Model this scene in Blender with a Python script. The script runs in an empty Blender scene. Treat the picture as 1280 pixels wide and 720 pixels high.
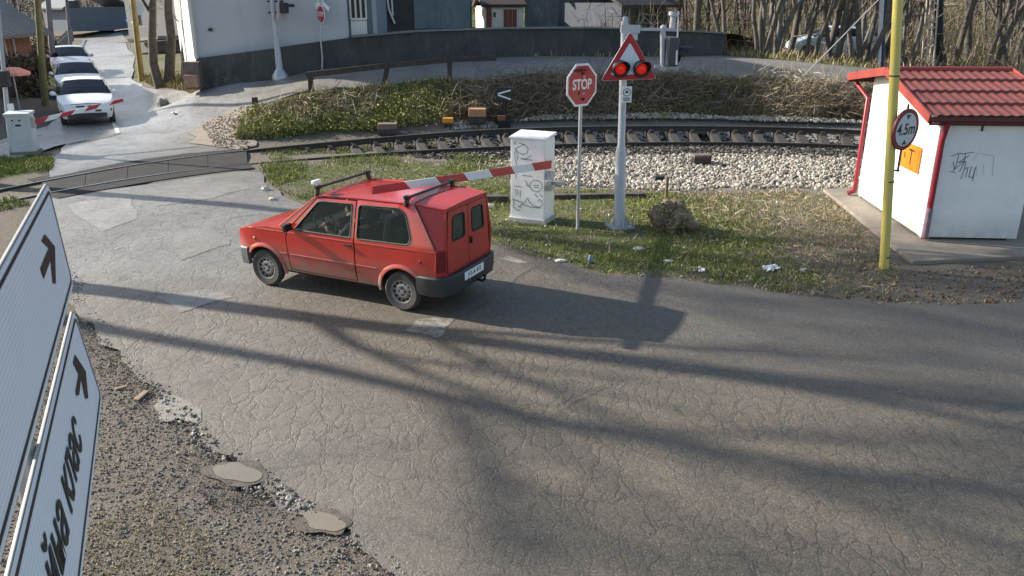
import bpy, math, random
import numpy as np
from mathutils import Vector, Matrix
from mathutils.geometry import delaunay_2d_cdt

random.seed(7)
RNG = np.random.default_rng(11)
SC = bpy.context.scene
COL = SC.collection

# ------------------------------------------------------------------ camera
CAM_H, CAM_F = 3.84, 1000.0
CAM_P = math.atan(355 / 1000)
cam_data = bpy.data.cameras.new('camera')
cam_data.sensor_width = 36.0
cam_data.lens = 36.0 * CAM_F / 1280.0
cam_data.clip_start = 0.05
cam_data.clip_end = 3000
cam = bpy.data.objects.new('camera', cam_data)
COL.objects.link(cam)
cam.location = (0, 0, CAM_H)
cam.rotation_euler = (math.pi / 2 - CAM_P, 0, 0)
SC.camera = cam

def ray(px, py):
    u = (px - 640) / CAM_F; w = -(py - 360) / CAM_F
    return np.array([u, math.cos(CAM_P) + w * math.sin(CAM_P), -math.sin(CAM_P) + w * math.cos(CAM_P)])

def at_z(px, py, z=0.0):
    r = ray(px, py)
    return np.array([0, 0, CAM_H]) + r * ((z - CAM_H) / r[2])

def at_y(px, py, Y):
    r = ray(px, py)
    return np.array([0, 0, CAM_H]) + r * (Y / r[1])

# ------------------------------------------------------------------ terrain height
CTRL = []
def _cz(px, py, z): CTRL.append(tuple(at_z(px, py, z)))
def _cy(px, py, Y): CTRL.append(tuple(at_y(px, py, Y)))
for a in ((0, 236), (100, 217), (200, 199), (260, 193), (310, 187), (380, 180)): _cz(*a, 0.0)
for px, py, z in ((480, 169, .10), (640, 158, .16), (760, 155, .18), (900, 155, .18), (1075, 160, .18), (1280, 174, .15)): _cz(px, py, z)
for px, py, z in ((330, 176, .08), (400, 163, .15), (480, 160, .2), (560, 157, .25), (700, 152, .28), (900, 150, .28), (1070, 155, .28)): _cz(px, py, z)
for a in ((383, 111, 26.6), (485, 106, 27.2), (562, 98, 27.8), (700, 93, 28.3), (830, 91, 28.5), (950, 97, 28.5), (1050, 103, 28.0), (1200, 112, 27.5)): _cy(*a)
for a in ((350, 97, 29.5), (403, 86, 30), (440, 84, 30.3), (520, 77, 31), (620, 71, 31.7), (740, 70, 32.3), (840, 70, 32.5), (905, 69, 33), (1000, 76, 32.5), (1120, 86, 32), (250, 107, 30.0), (300, 102, 29.8)): _cy(*a)
for px, py, z in ((110, 155, 0), (75, 130, 0.0), (30, 180, 0), (200, 140, .05), (170, 160, .02), (250, 165, .05), (280, 150, .2), (320, 137, .55), (230, 128, .25)): _cz(px, py, z)
for a in ((170, 106, 36), (160, 62, 57), (150, 43, 74), (105, 48, 74), (88, 92, 42), (60, 128, 33), (235, 92, 36), (40, 118, 32)): _cy(*a)
for x, y, z in ((-40, 20, 0), (-40, 40, .4), (-60, 75, 2.0), (-60, 120, 6), (-30, 120, 5), (0, 45, 2.4), (12, 45, 1.7), (25, 40, 1.2), (0, 70, 3.3), (20, 70, 3.2), (45, 60, 3.0),
                (0, 120, 8), (40, 120, 9), (90, 110, 10), (90, 60, 4), (60, 25, .5), (30, 22, .2), (45, 35, .9), (120, 40, 3), (-100, 40, 2), (-100, 110, 7), (-60, 10, 0), (60, 10, 0), (100, 15, 0)):
    CTRL.append((x, y, z))
_cp = np.array(CTRL); _n = len(_cp); _S = 30.0
def _phi(r2): return np.where(r2 > 1e-12, r2 * np.log(np.maximum(r2, 1e-12)), 0) * .5
_d2 = ((_cp[:, None, :2] - _cp[None, :, :2]) / _S) ** 2
_A = np.zeros((_n + 3, _n + 3))
_A[:_n, :_n] = _phi(_d2.sum(-1)) + np.eye(_n) * 2e-3
_A[:_n, _n] = 1; _A[:_n, _n + 1:] = _cp[:, :2] / _S; _A[_n:, :_n] = _A[:_n, _n:].T
_w = np.linalg.solve(_A, np.concatenate([_cp[:, 2], np.zeros(3)]))

def smooth(a, b, x):
    t = np.clip((x - a) / (b - a), 0, 1)
    return t * t * (3 - 2 * t)

# the rails: far and near polylines of (x, y, top z)
FAR_PX = ((-80, 252, .034), (0, 236, .034), (100, 217, .034), (200, 200, .034), (310, 187, .02), (400, 178, .12), (480, 171, .20), (560, 164.5, .29), (640, 160, .33), (760, 157, .35), (900, 157, .35), (1000, 159, .35), (1075, 162, .34), (1280, 177, .32), (1400, 188, .3))
NEAR_PX = ((-80, 268, .034), (0, 252, .034), (100, 233, .034), (200, 216.5, .034), (310, 204, .015), (400, 196.5, .05), (480, 190, .09), (560, 185.5, .11), (640, 182, .12), (760, 177.5, .12), (900, 177, .12), (1000, 178.5, .12), (1075, 181, .12), (1280, 197, .12), (1400, 208, .12))
def _curve(pts, n=160):
    P = np.array([at_z(*q) for q in pts])
    s = np.concatenate([[0], np.cumsum(np.linalg.norm(np.diff(P, axis=0), axis=1))])
    t = np.linspace(0, s[-1], n)
    Q = np.stack([np.interp(t, s, P[:, k]) for k in range(3)], 1)
    ker = np.ones(15) / 15
    for k in range(3):
        pad = np.concatenate([2 * Q[0, k] - Q[7:0:-1, k], Q[:, k], 2 * Q[-1, k] - Q[-2:-9:-1, k]])
        Q[:, k] = np.convolve(pad, ker, 'valid')
    return Q
FAR_R, NEAR_R = _curve(FAR_PX), _curve(NEAR_PX)

def near_dist(x, y):
    """positive behind the near rail"""
    return y - np.interp(x, NEAR_R[:, 0], NEAR_R[:, 1], left=12, right=18)

def h(x, y):
    x = np.asarray(x, float); y = np.asarray(y, float)
    shp = x.shape
    xf, yf = x.ravel(), y.ravel()
    out = np.zeros(xf.shape)
    for i in range(0, len(xf), 20000):
        a, b = xf[i:i + 20000] / _S, yf[i:i + 20000] / _S
        r2 = (a[:, None] - _cp[None, :, 0] / _S) ** 2 + (b[:, None] - _cp[None, :, 1] / _S) ** 2
        out[i:i + 20000] = _phi(r2) @ _w[:_n] + _w[_n] + _w[_n + 1] * a + _w[_n + 2] * b
    d = near_dist(xf, yf)
    out = out * smooth(.2, 3.0, d)
    # gentle far hill
    out += 26 * smooth(110, 330, yf) + 10 * smooth(140, 200, yf)
    return out.reshape(shp)

def h1(x, y): return float(h(np.array([x]), np.array([y]))[0])

def at(px, py, dz=0.0):
    """the ground point under a pixel of the photograph"""
    r = ray(px, py)
    ts = np.linspace(3, 220, 1500)
    P = np.array([0, 0, CAM_H])[None] + r[None] * ts[:, None]
    g = P[:, 2] - h(P[:, 0], P[:, 1])
    k = np.argmax(g < 0)
    if g[k] >= 0: k = len(ts) - 1
    lo, hi = ts[max(k - 1, 0)], ts[k]
    for _ in range(24):
        m = (lo + hi) / 2; q = np.array([0, 0, CAM_H]) + r * m
        if q[2] - h1(q[0], q[1]) < 0: hi = m
        else: lo = m
    q = np.array([0, 0, CAM_H]) + r * hi
    return Vector((q[0], q[1], q[2] + dz))

# ------------------------------------------------------------------ object helpers
def tag(o, label=None, cat=None, group=None, kind=None):
    if label: o['label'] = label
    if cat: o['category'] = cat
    if group: o['group'] = group
    if kind: o['kind'] = kind
    return o

def thing(name, label, cat, loc=(0, 0, 0), rz=0.0, group=None):
    o = bpy.data.objects.new(name, None); COL.objects.link(o)
    o.location = loc; o.rotation_euler = (0, 0, rz); o.empty_display_size = .2
    return tag(o, label, cat, group)

def copy_tree(o, parent=None):
    c = o.copy(); COL.objects.link(c); c.parent = parent
    for ch in list(o.children): copy_tree(ch, c)
    return c

class MB:
    """collects vertices and faces; build() links them as one mesh object"""
    def __init__(s): s.v = []; s.f = []; s.m = []; s.mi = 0
    def add(s, vs, fs):
        b = len(s.v); s.v += [tuple(v) for v in vs]
        s.f += [tuple(b + i for i in f) for f in fs]; s.m += [s.mi] * len(fs); return s
    def box(s, c, d, rz=0, M=None):
        x, y, z = d[0] / 2, d[1] / 2, d[2] / 2
        vs = [(-x, -y, -z), (x, -y, -z), (x, y, -z), (-x, y, -z), (-x, -y, z), (x, -y, z), (x, y, z), (-x, y, z)]
        R = M if M is not None else Matrix.Rotation(rz, 4, 'Z')
        vs = [(R @ Vector(v)) + Vector(c) for v in vs]
        return s.add(vs, [(0, 3, 2, 1), (4, 5, 6, 7), (0, 1, 5, 4), (1, 2, 6, 5), (2, 3, 7, 6), (3, 0, 4, 7)])
    def beam(s, a, b, w, t, up=(0, 0, 1)):
        a, b = Vector(a), Vector(b); d = (b - a); L = d.length; d.normalize()
        u = Vector(up); sx = d.cross(u)
        if sx.length < 1e-4: sx = d.cross(Vector((1, 0, 0)))
        sx.normalize(); u = sx.cross(d)
        vs = []
        for p in (a, b):
            for i, j in ((-1, -1), (1, -1), (1, 1), (-1, 1)): vs.append(p + sx * (i * w / 2) + u * (j * t / 2))
        return s.add(vs, [(3, 2, 1, 0), (4, 5, 6, 7), (0, 1, 5, 4), (1, 2, 6, 5), (2, 3, 7, 6), (3, 0, 4, 7)])
    def tube(s, pts, r, n=8, caps=True):
        pts = [Vector(p) for p in pts]; m = len(pts)
        rs = r if isinstance(r, (list, tuple)) else [r] * m
        vs = []; ref = None
        for i, p in enumerate(pts):
            d = (pts[min(i + 1, m - 1)] - pts[max(i - 1, 0)]).normalized()
            if ref is None:
                ref = d.cross(Vector((0, 0, 1)) if abs(d.z) < .9 else Vector((1, 0, 0))).normalized()
            else:
                ref = (ref - d * ref.dot(d)).normalized()
            w = d.cross(ref)
            for k in range(n):
                a = 2 * math.pi * k / n
                vs.append(p + (ref * math.cos(a) + w * math.sin(a)) * rs[i])
        fs = []
        for i in range(m - 1):
            for k in range(n):
                k2 = (k + 1) % n
                fs.append((i * n + k, i * n + k2, (i + 1) * n + k2, (i + 1) * n + k))
        if caps and n > 2:
            fs.append(tuple(range(n - 1, -1, -1))); fs.append(tuple((m - 1) * n + k for k in range(n)))
        return s.add(vs, fs)
    def lathe(s, prof, n=24, M=None, close=False, caps=True):
        """profile of (r, z) turned about local z"""
        M = M or Matrix.Identity(4); vs = []; fs = []; m = len(prof)
        for r, z in prof:
            for k in range(n):
                a = 2 * math.pi * k / n
                vs.append(M @ Vector((r * math.cos(a), r * math.sin(a), z)))
        for i in range(m - 1 if not close else m):
            for k in range(n):
                k2 = (k + 1) % n; j = (i + 1) % m
                fs.append((i * n + k, i * n + k2, j * n + k2, j * n + k))
        if not close and caps:
            if prof[0][0] > 1e-6: fs.append(tuple(range(n - 1, -1, -1)))
            if prof[-1][0] > 1e-6: fs.append(tuple((m - 1) * n + k for k in range(n)))
        return s.add(vs, fs)
    def prism(s, poly, t, M=None):
        """polygon in local xy given thickness t along local z"""
        M = M or Matrix.Identity(4); n = len(poly)
        vs = [M @ Vector((p[0], p[1], 0)) for p in poly] + [M @ Vector((p[0], p[1], t)) for p in poly]
        fs = [tuple(range(n - 1, -1, -1)), tuple(range(n, 2 * n))]
        fs += [(i, (i + 1) % n, n + (i + 1) % n, n + i) for i in range(n)]
        return s.add(vs, fs)
    def ball(s, c, r, nu=12, nv=8, sq=(1, 1, 1)):
        vs = []; fs = []
        for i in range(nv + 1):
            th = math.pi * i / nv
            for k in range(nu):
                a = 2 * math.pi * k / nu
                vs.append((c[0] + r * sq[0] * math.sin(th) * math.cos(a), c[1] + r * sq[1] * math.sin(th) * math.sin(a), c[2] + r * sq[2] * math.cos(th)))
        for i in range(nv):
            for k in range(nu):
                k2 = (k + 1) % nu
                fs.append((i * nu + k, (i + 1) * nu + k, (i + 1) * nu + k2, i * nu + k2))
        return s.add(vs, fs)
    def build(s, name, mat, parent=None, smooth_ang=None, bevel=0):
        me = bpy.data.meshes.new(name); me.from_pydata(s.v, [], s.f)
        for m in (mat if isinstance(mat, (list, tuple)) else [mat]): me.materials.append(m)
        if any(s.m): me.polygons.foreach_set('material_index', s.m)
        me.validate(); me.update()
        if smooth_ang:
            me.polygons.foreach_set('use_smooth', [True] * len(me.polygons)); me.set_sharp_from_angle(angle=smooth_ang)
        o = bpy.data.objects.new(name, me); COL.objects.link(o); o.parent = parent
        if bevel:
            b = o.modifiers.new('bevel', 'BEVEL'); b.width = bevel; b.segments = 2; b.limit_method = 'ANGLE'; b.angle_limit = .6
        return o

def np_mesh(name, verts, faces, mat, parent=None, smooth_=False):
    me = bpy.data.meshes.new(name)
    verts = np.asarray(verts, np.float32); faces = np.asarray(faces, np.int32)
    k = faces.shape[1]
    me.vertices.add(len(verts)); me.vertices.foreach_set('co', verts.ravel())
    me.loops.add(faces.size); me.loops.foreach_set('vertex_index', faces.ravel())
    me.polygons.add(len(faces)); me.polygons.foreach_set('loop_start', np.arange(0, faces.size, k, dtype=np.int32))
    me.polygons.foreach_set('use_smooth', np.full(len(faces), smooth_))
    me.update(); me.validate()
    me.materials.append(mat)
    o = bpy.data.objects.new(name, me); COL.objects.link(o); o.parent = parent
    return o

def in_poly(px, py, poly):
    px = np.asarray(px); py = np.asarray(py); c = np.zeros(px.shape, bool)
    n = len(poly)
    for i in range(n):
        x1, y1 = poly[i][0], poly[i][1]; x2, y2 = poly[(i + 1) % n][0], poly[(i + 1) % n][1]
        if y1 == y2: continue
        c ^= ((y1 > py) != (y2 > py)) & (px < (x2 - x1) * (py - y1) / (y2 - y1) + x1)
    return c

def cdt(poly, holes=(), step=.5, extra=None):
    """triangulate a polygon with holes, with inner points every step"""
    pts = []; edges = []
    for lp in (poly,) + tuple(holes):
        b = len(pts); n = len(lp)
        for i in range(n):
            a, c = np.array(lp[i][:2]), np.array(lp[(i + 1) % n][:2])
            k = max(1, int(np.linalg.norm(c - a) / step))
            for j in range(k): pts.append(tuple(a + (c - a) * j / k))
        m = len(pts) - b
        edges += [(b + i, b + (i + 1) % m) for i in range(m)]
    A = np.array(pts); lo, hi = A.min(0), A.max(0)
    gx, gy = np.meshgrid(np.arange(lo[0] + step / 2, hi[0], step), np.arange(lo[1] + step / 2, hi[1], step))
    gx = gx.ravel() ; gy = gy.ravel()
    k = in_poly(gx, gy, poly)
    for hl in holes: k &= ~in_poly(gx, gy, hl)
    # keep clear of the boundary
    B = A
    if k.sum():
        G = np.stack([gx[k], gy[k]], 1)
        d = np.min(((G[:, None] - B[None]) ** 2).sum(-1), 1)
        G = G[d > (step * .35) ** 2]
        pts += [tuple(g) for g in G]
    r = delaunay_2d_cdt([Vector(p) for p in pts], edges, [], 0, 1e-6)
    V = np.array([tuple(v) for v in r[0]]); T = np.array([f for f in r[2] if len(f) == 3])
    c = V[T].mean(1)
    k = in_poly(c[:, 0], c[:, 1], poly)
    for hl in holes: k &= ~in_poly(c[:, 0], c[:, 1], hl)
    return V, T[k]

def sheet(name, poly, dz, mat, step=.5, rag=0.0, rough_n=2, kind='structure', attr=None, hfun=None):
    """a sheet of ground laid over the terrain; rag makes its outline ragged"""
    P = [np.array(p[:2], float) for p in poly]
    for _ in range(rough_n if rag else 0):
        Q = []
        for i in range(len(P)):
            a, b = P[i], P[(i + 1) % len(P)]
            d = b - a; L = np.linalg.norm(d)
            Q.append(a)
            if L > .12:
                Q.append((a + b) / 2 + np.array([-d[1], d[0]]) / max(L, 1e-6) * RNG.normal() * rag * min(L, 1.2))
        P = Q
    V, T = cdt([tuple(p) for p in P], (), step)
    z = (hfun or h)(V[:, 0], V[:, 1]) + dz
    T = np.array(T)
    # upward
    a, b, c = V[T[:, 0]], V[T[:, 1]], V[T[:, 2]]
    s = (b[:, 0] - a[:, 0]) * (c[:, 1] - a[:, 1]) - (b[:, 1] - a[:, 1]) * (c[:, 0] - a[:, 0])
    T[s < 0] = T[s < 0][:, ::-1]
    o = np_mesh(name, np.c_[V, z], T, mat, None, True)
    if attr:
        for an, fn in attr.items():
            at_ = o.data.attributes.new(an, 'FLOAT', 'POINT')
            at_.data.foreach_set('value', np.asarray(fn(V[:, 0], V[:, 1]), np.float32))
    o['kind'] = kind
    return o

# ------------------------------------------------------------------ materials
class NT:
    def __init__(s, name):
        s.mat = bpy.data.materials.new(name); s.mat.use_nodes = True
        s.n = s.mat.node_tree.nodes; s.l = s.mat.node_tree.links
        s.b = s.n['Principled BSDF']; s.out = s.n['Material Output']
    def N(s, t, **k):
        x = s.n.new(t)
        for a, v in k.items():
            if a.startswith('i_'): x.inputs[a[2:].replace('_', ' ')].default_value = v
            else: setattr(x, a, v)
        return x
    def L(s, a, b): s.l.new(a, b)
    def coord(s, which='Object', sc=(1, 1, 1), rot=(0, 0, 0)):
        t = s.N('ShaderNodeTexCoord'); m = s.N('ShaderNodeMapping'); m.inputs['Scale'].default_value = sc; m.inputs['Rotation'].default_value = rot
        s.L(t.outputs[which], m.inputs['Vector']); return m.outputs['Vector']
    def noise(s, vec, scale, detail=4, rough=.55, dist=0):
        t = s.N('ShaderNodeTexNoise'); t.inputs['Scale'].default_value = scale; t.inputs['Detail'].default_value = detail
        t.inputs['Roughness'].default_value = rough; t.inputs['Distortion'].default_value = dist
        if vec is not None: s.L(vec, t.inputs['Vector'])
        return t.outputs['Fac']
    def ramp(s, fac, *stops):
        r = s.N('ShaderNodeValToRGB'); e = r.color_ramp.elements
        while len(e) < len(stops): e.new(.5)
        for i, (p, c) in enumerate(stops):
            e[i].position = p; e[i].color = (c, c, c, 1) if not isinstance(c, tuple) else (*c[:3], 1)
        s.L(fac, r.inputs['Fac']); return r.outputs['Color']
    def mix(s, fac, a, b, mode='MIX'):
        m = s.N('ShaderNodeMix'); m.data_type = 'RGBA'; m.blend_type = mode
        for k, v in ((0, fac), (6, a), (7, b)):
            if isinstance(v, (int, float)): m.inputs[k].default_value = v
            elif isinstance(v, tuple): m.inputs[k].default_value = (*v[:3], 1)
            else: s.L(v, m.inputs[k])
        return m.outputs[2]
    def math(s, op, a, b=0.0, c=None, clamp=False):
        m = s.N('ShaderNodeMath'); m.operation = op; m.use_clamp = clamp
        for k, v in ((0, a), (1, b), (2, c)):
            if v is None: continue
            if isinstance(v, (int, float)): m.inputs[k].default_value = v
            else: s.L(v, m.inputs[k])
        return m.outputs[0]
    def bump(s, hgt, strength=.5, dist=.02, normal=None):
        b = s.N('ShaderNodeBump'); b.inputs['Strength'].default_value = strength; b.inputs['Distance'].default_value = dist
        s.L(hgt, b.inputs['Height'])
        if normal is not None: s.L(normal, b.inputs['Normal'])
        return b.outputs['Normal']
    def attr(s, name):
        a = s.N('ShaderNodeAttribute'); a.attribute_name = name; return a.outputs['Fac']
    def fin(s, col=None, rough=None, normal=None, metal=None, spec=None):
        for key, v in (('Base Color', col), ('Roughness', rough), ('Metallic', metal), ('Specular IOR Level', spec)):
            if v is None: continue
            if isinstance(v, (int, float)): s.b.inputs[key].default_value = v
            elif isinstance(v, tuple): s.b.inputs[key].default_value = (*v[:3], 1)
            else: s.L(v, s.b.inputs[key])
        if normal is not None: s.L(normal, s.b.inputs['Normal'])
        return s.mat

def M(name, col, rough=.7, metal=0.0, dirt=.25, scale=5.0, col2=None, bump=0.0, bscale=40.0, spec=None, rvar=.1):
    """a painted or plain surface with uneven dirt, wear and roughness"""
    t = NT(name); v = t.coord('Object')
    n1 = t.noise(v, scale, 6, .62); n2 = t.noise(v, scale * 7.3, 4, .6)
    c2 = col2 or tuple(c * (1 - dirt * 1.6) for c in col)
    f = t.ramp(t.math('ADD', t.math('MULTIPLY', n1, .7), t.math('MULTIPLY', n2, .3)), (.38, 0.0), (.68, 1.0))
    c = t.mix(t.math('MULTIPLY', f, 1.0 if col2 else min(1, dirt * 2.2 + .2)), tuple(col), c2)
    r = t.math('ADD', t.math('MULTIPLY', n2, rvar * 2), rough - rvar, clamp=True)
    nb = t.bump(t.noise(v, bscale, 5), bump, .01) if bump else None
    return t.fin(c, r, nb, metal, spec)

def island_mat(name, *cols, rough=.85, trans=False):
    t = NT(name); g = t.N('ShaderNodeNewGeometry')
    k = len(cols)
    c = t.ramp(g.outputs['Random Per Island'], *[((i + .5) / k if k > 1 else 0, cc) for i, cc in enumerate(cols)])
    return t.fin(c, rough, None, None, .25)

def glass_mat(name, tint, ior=1.3):
    t = NT(name); t.n.remove(t.b)
    tr = t.N('ShaderNodeBsdfTransparent'); tr.inputs['Color'].default_value = (*tint, 1)
    gl = t.N('ShaderNodeBsdfGlossy'); gl.inputs['Roughness'].default_value = .03; gl.inputs['Color'].default_value = (.9, .95, 1, 1)
    fr = t.N('ShaderNodeFresnel'); fr.inputs['IOR'].default_value = ior
    m = t.N('ShaderNodeMixShader'); t.L(fr.outputs['Fac'], m.inputs[0]); t.L(tr.outputs[0], m.inputs[1]); t.L(gl.outputs[0], m.inputs[2])
    t.L(m.outputs[0], t.out.inputs['Surface']); return t.mat
# ------------------------------------------------------------------ light
SUN_D = Vector((1.0, -0.36, 0)).normalized()
SUN_EL = math.radians(26.5)
world = bpy.data.worlds.new('World'); SC.world = world; world.use_nodes = True
_wn = world.node_tree.nodes; _bg = _wn['Background']
_sky = _wn.new('ShaderNodeTexSky'); _sky.sky_type = 'NISHITA'; _sky.sun_disc = False
_sky.sun_elevation = SUN_EL
_sky.sun_rotation = math.atan2(-SUN_D.x, -SUN_D.y)
_sky.air_density = 1.2; _sky.dust_density = 2.0; _sky.altitude = 300
world.node_tree.links.new(_sky.outputs[0], _bg.inputs['Color']); _bg.inputs['Strength'].default_value = .10
sl = bpy.data.lights.new('sun', 'SUN'); sl.energy = 5.0; sl.angle = math.radians(.9); sl.color = (1, .93, .82)
so = bpy.data.objects.new('sun', sl); COL.objects.link(so); so.location = (-30, 20, 30)
_dir = Vector((SUN_D.x * math.cos(SUN_EL), SUN_D.y * math.cos(SUN_EL), -math.sin(SUN_EL)))
so.rotation_euler = _dir.to_track_quat('-Z', 'Y').to_euler()
SC.view_settings.view_transform = 'Standard'; SC.view_settings.look = 'None'
SC.view_settings.gamma = 1; SC.view_settings.use_curve_mapping = False
SC.view_settings.exposure = 1.2

# ------------------------------------------------------------------ polygons of the place (pixels of the photograph)
def pxpoly(*pts): return [tuple(at(*p))[:2] for p in pts]
ROAD_NEAR = [tuple(at_z(*p))[:2] for p in ((62, 246), (46, 264), (56, 300), (76, 350), (100, 398), (150, 438), (196, 484), (232, 520), (270, 566), (330, 612), (400, 650), (455, 690), (505, 730))] + \
    [(-.8, 3.6), (0, 2.4), (1, -2), (30, -2), (30, 9.5)] + \
    [tuple(at_z(*p))[:2] for p in ((1500, 384), (1280, 376), (1180, 379), (1100, 378), (1040, 374), (960, 364), (870, 353), (760, 345), (690, 327), (640, 318), (590, 302), (500, 280), (400, 258), (352, 244), (330, 228), (321, 212))]
ROAD_FAR = pxpoly((62, 226), (66, 205), (84, 180), (30, 196), (-40, 212), (-60, 190), (0, 176), (60, 158), (76, 135), (72, 118), (86, 92), (98, 64), (106, 47), (130, 40), (152, 41), (160, 62), (166, 84), (172, 104), (190, 111), (235, 115), (300, 104), (350, 98), (403, 87), (440, 85), (520, 78), (620, 72), (740, 71), (840, 71), (905, 70), (1000, 78), (1120, 89), (1250, 96),
                  (1250, 112), (1150, 110), (1050, 104), (950, 98), (830, 92), (700, 94), (562, 100), (485, 108), (400, 115), (340, 127), (300, 137), (270, 150), (262, 166), (290, 176), (318, 184))
ROADS = [ROAD_NEAR, ROAD_FAR]
BALLAST = pxpoly((600, 206), (640, 222), (690, 232), (780, 236), (860, 238), (940, 236), (1010, 236), (1090, 246), (1180, 250), (1300, 262), (1400, 230), (1400, 180), (1280, 172), (1075, 158), (900, 153), (760, 153), (640, 156), (560, 158), (540, 164), (560, 200))
VERGE = pxpoly((322, 208), (335, 228), (356, 244), (402, 257), (500, 279), (592, 301), (642, 317), (692, 326), (762, 344), (872, 352), (962, 363), (1042, 373), (1110, 374), (1128, 340), (1040, 246), (1000, 238), (900, 241), (780, 238), (690, 234), (640, 224), (600, 205), (480, 197), (400, 203))
def dseg(x, y, poly):
    x = np.asarray(x, float); y = np.asarray(y, float); d = np.full(x.shape, 1e9)
    for i in range(len(poly)):
        a = np.array(poly[i][:2]); b = np.array(poly[(i + 1) % len(poly)][:2]); e = b - a; L = (e ** 2).sum() + 1e-9
        t = np.clip(((x - a[0]) * e[0] + (y - a[1]) * e[1]) / L, 0, 1)
        d = np.minimum(d, np.hypot(x - a[0] - t * e[0], y - a[1] - t * e[1]))
    return d
def soft(poly, w):
    return lambda x, y: np.clip(.5 + np.where(in_poly(x, y, poly), 1, -1) * dseg(x, y, poly) / w, 0, 1)

# ------------------------------------------------------------------ ground
def ground_mat():
    t = NT('ground_earth'); v = t.coord('Object')
    n1 = t.noise(v, .7, 6, .65); n2 = t.noise(v, 9, 5, .65); n3 = t.noise(v, 55, 3, .6)
    earth = t.mix(n2, (.085, .073, .059), (.19, .166, .137))
    earth = t.mix(t.ramp(n3, (.62, 0.), (.72, 1.)), earth, (.30, .26, .21))
    grass = t.mix(n2, (.035, .05, .014), (.12, .135, .045))
    gm = t.math('ADD', t.attr('green'), t.math('MULTIPLY', t.math('SUBTRACT', n1, .5), 1.5), clamp=True)
    c = t.mix(t.ramp(gm, (.4, 0.), (.62, 1.)), earth, grass)
    st = t.mix(n3, (.12, .115, .105), (.34, .32, .29))
    c = t.mix(t.attr('stone'), c, st)
    return t.fin(c, .92, t.bump(t.math('ADD', n2, t.math('MULTIPLY', n3, .6)), .8, .05), None, .2)
GX = np.concatenate([np.arange(-420, -45, 15), np.arange(-45, 45, .42), np.arange(45, 421, 15)])
GY = np.concatenate([np.arange(-40, 0, 5), np.arange(0, 64, .42), np.arange(64, 460, 7)])
gx, gy = np.meshgrid(GX, GY); gxf, gyf = gx.ravel(), gy.ravel()
gz = h(gxf, gyf)
for P_ in ROADS:
    gz = np.where(in_poly(gxf, gyf, P_), gz - .06, gz)
dn = near_dist(gxf, gyf)
nx, ny = len(GX), len(GY)
ii, jj = np.meshgrid(np.arange(nx - 1), np.arange(ny - 1)); k = (jj * nx + ii).ravel()
ground = np_mesh('ground', np.c_[gxf, gyf, gz], np.stack([k, k + 1, k + nx + 1, k + nx], 1), ground_mat(), None, True)
ground['kind'] = 'structure'
green = .55 * soft(VERGE, 1.0)(gxf, gyf) + .1
green -= .5 * smooth(3.2, 6.0, gxf) * smooth(9, 12, gyf) * (gyf < 19)
green += .35 * smooth(26, 30, gyf) * smooth(-12, -6, gxf)
green += .45 * (gyf > 36) 
green -= .3 * smooth(48, 70, gyf)
green += .5 * soft([tuple(at(*q))[:2] for q in ((-60, 196), (30, 196), (72, 183), (66, 214), (-60, 240))], .5)(gxf, gyf)
green += .2 * soft([(-2.5, 3.2), (-3.2, 5.3), (-2.9, 5.9), (-1.9, 4.6), (-1.4, 3.0)], .8)(gxf, gyf)
stone = soft(BALLAST, .5)(gxf, gyf)
for an, val in (('green', green), ('stone', stone)):
    a_ = ground.data.attributes.new(an, 'FLOAT', 'POINT'); a_.data.foreach_set('value', val.astype(np.float32))

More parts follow.
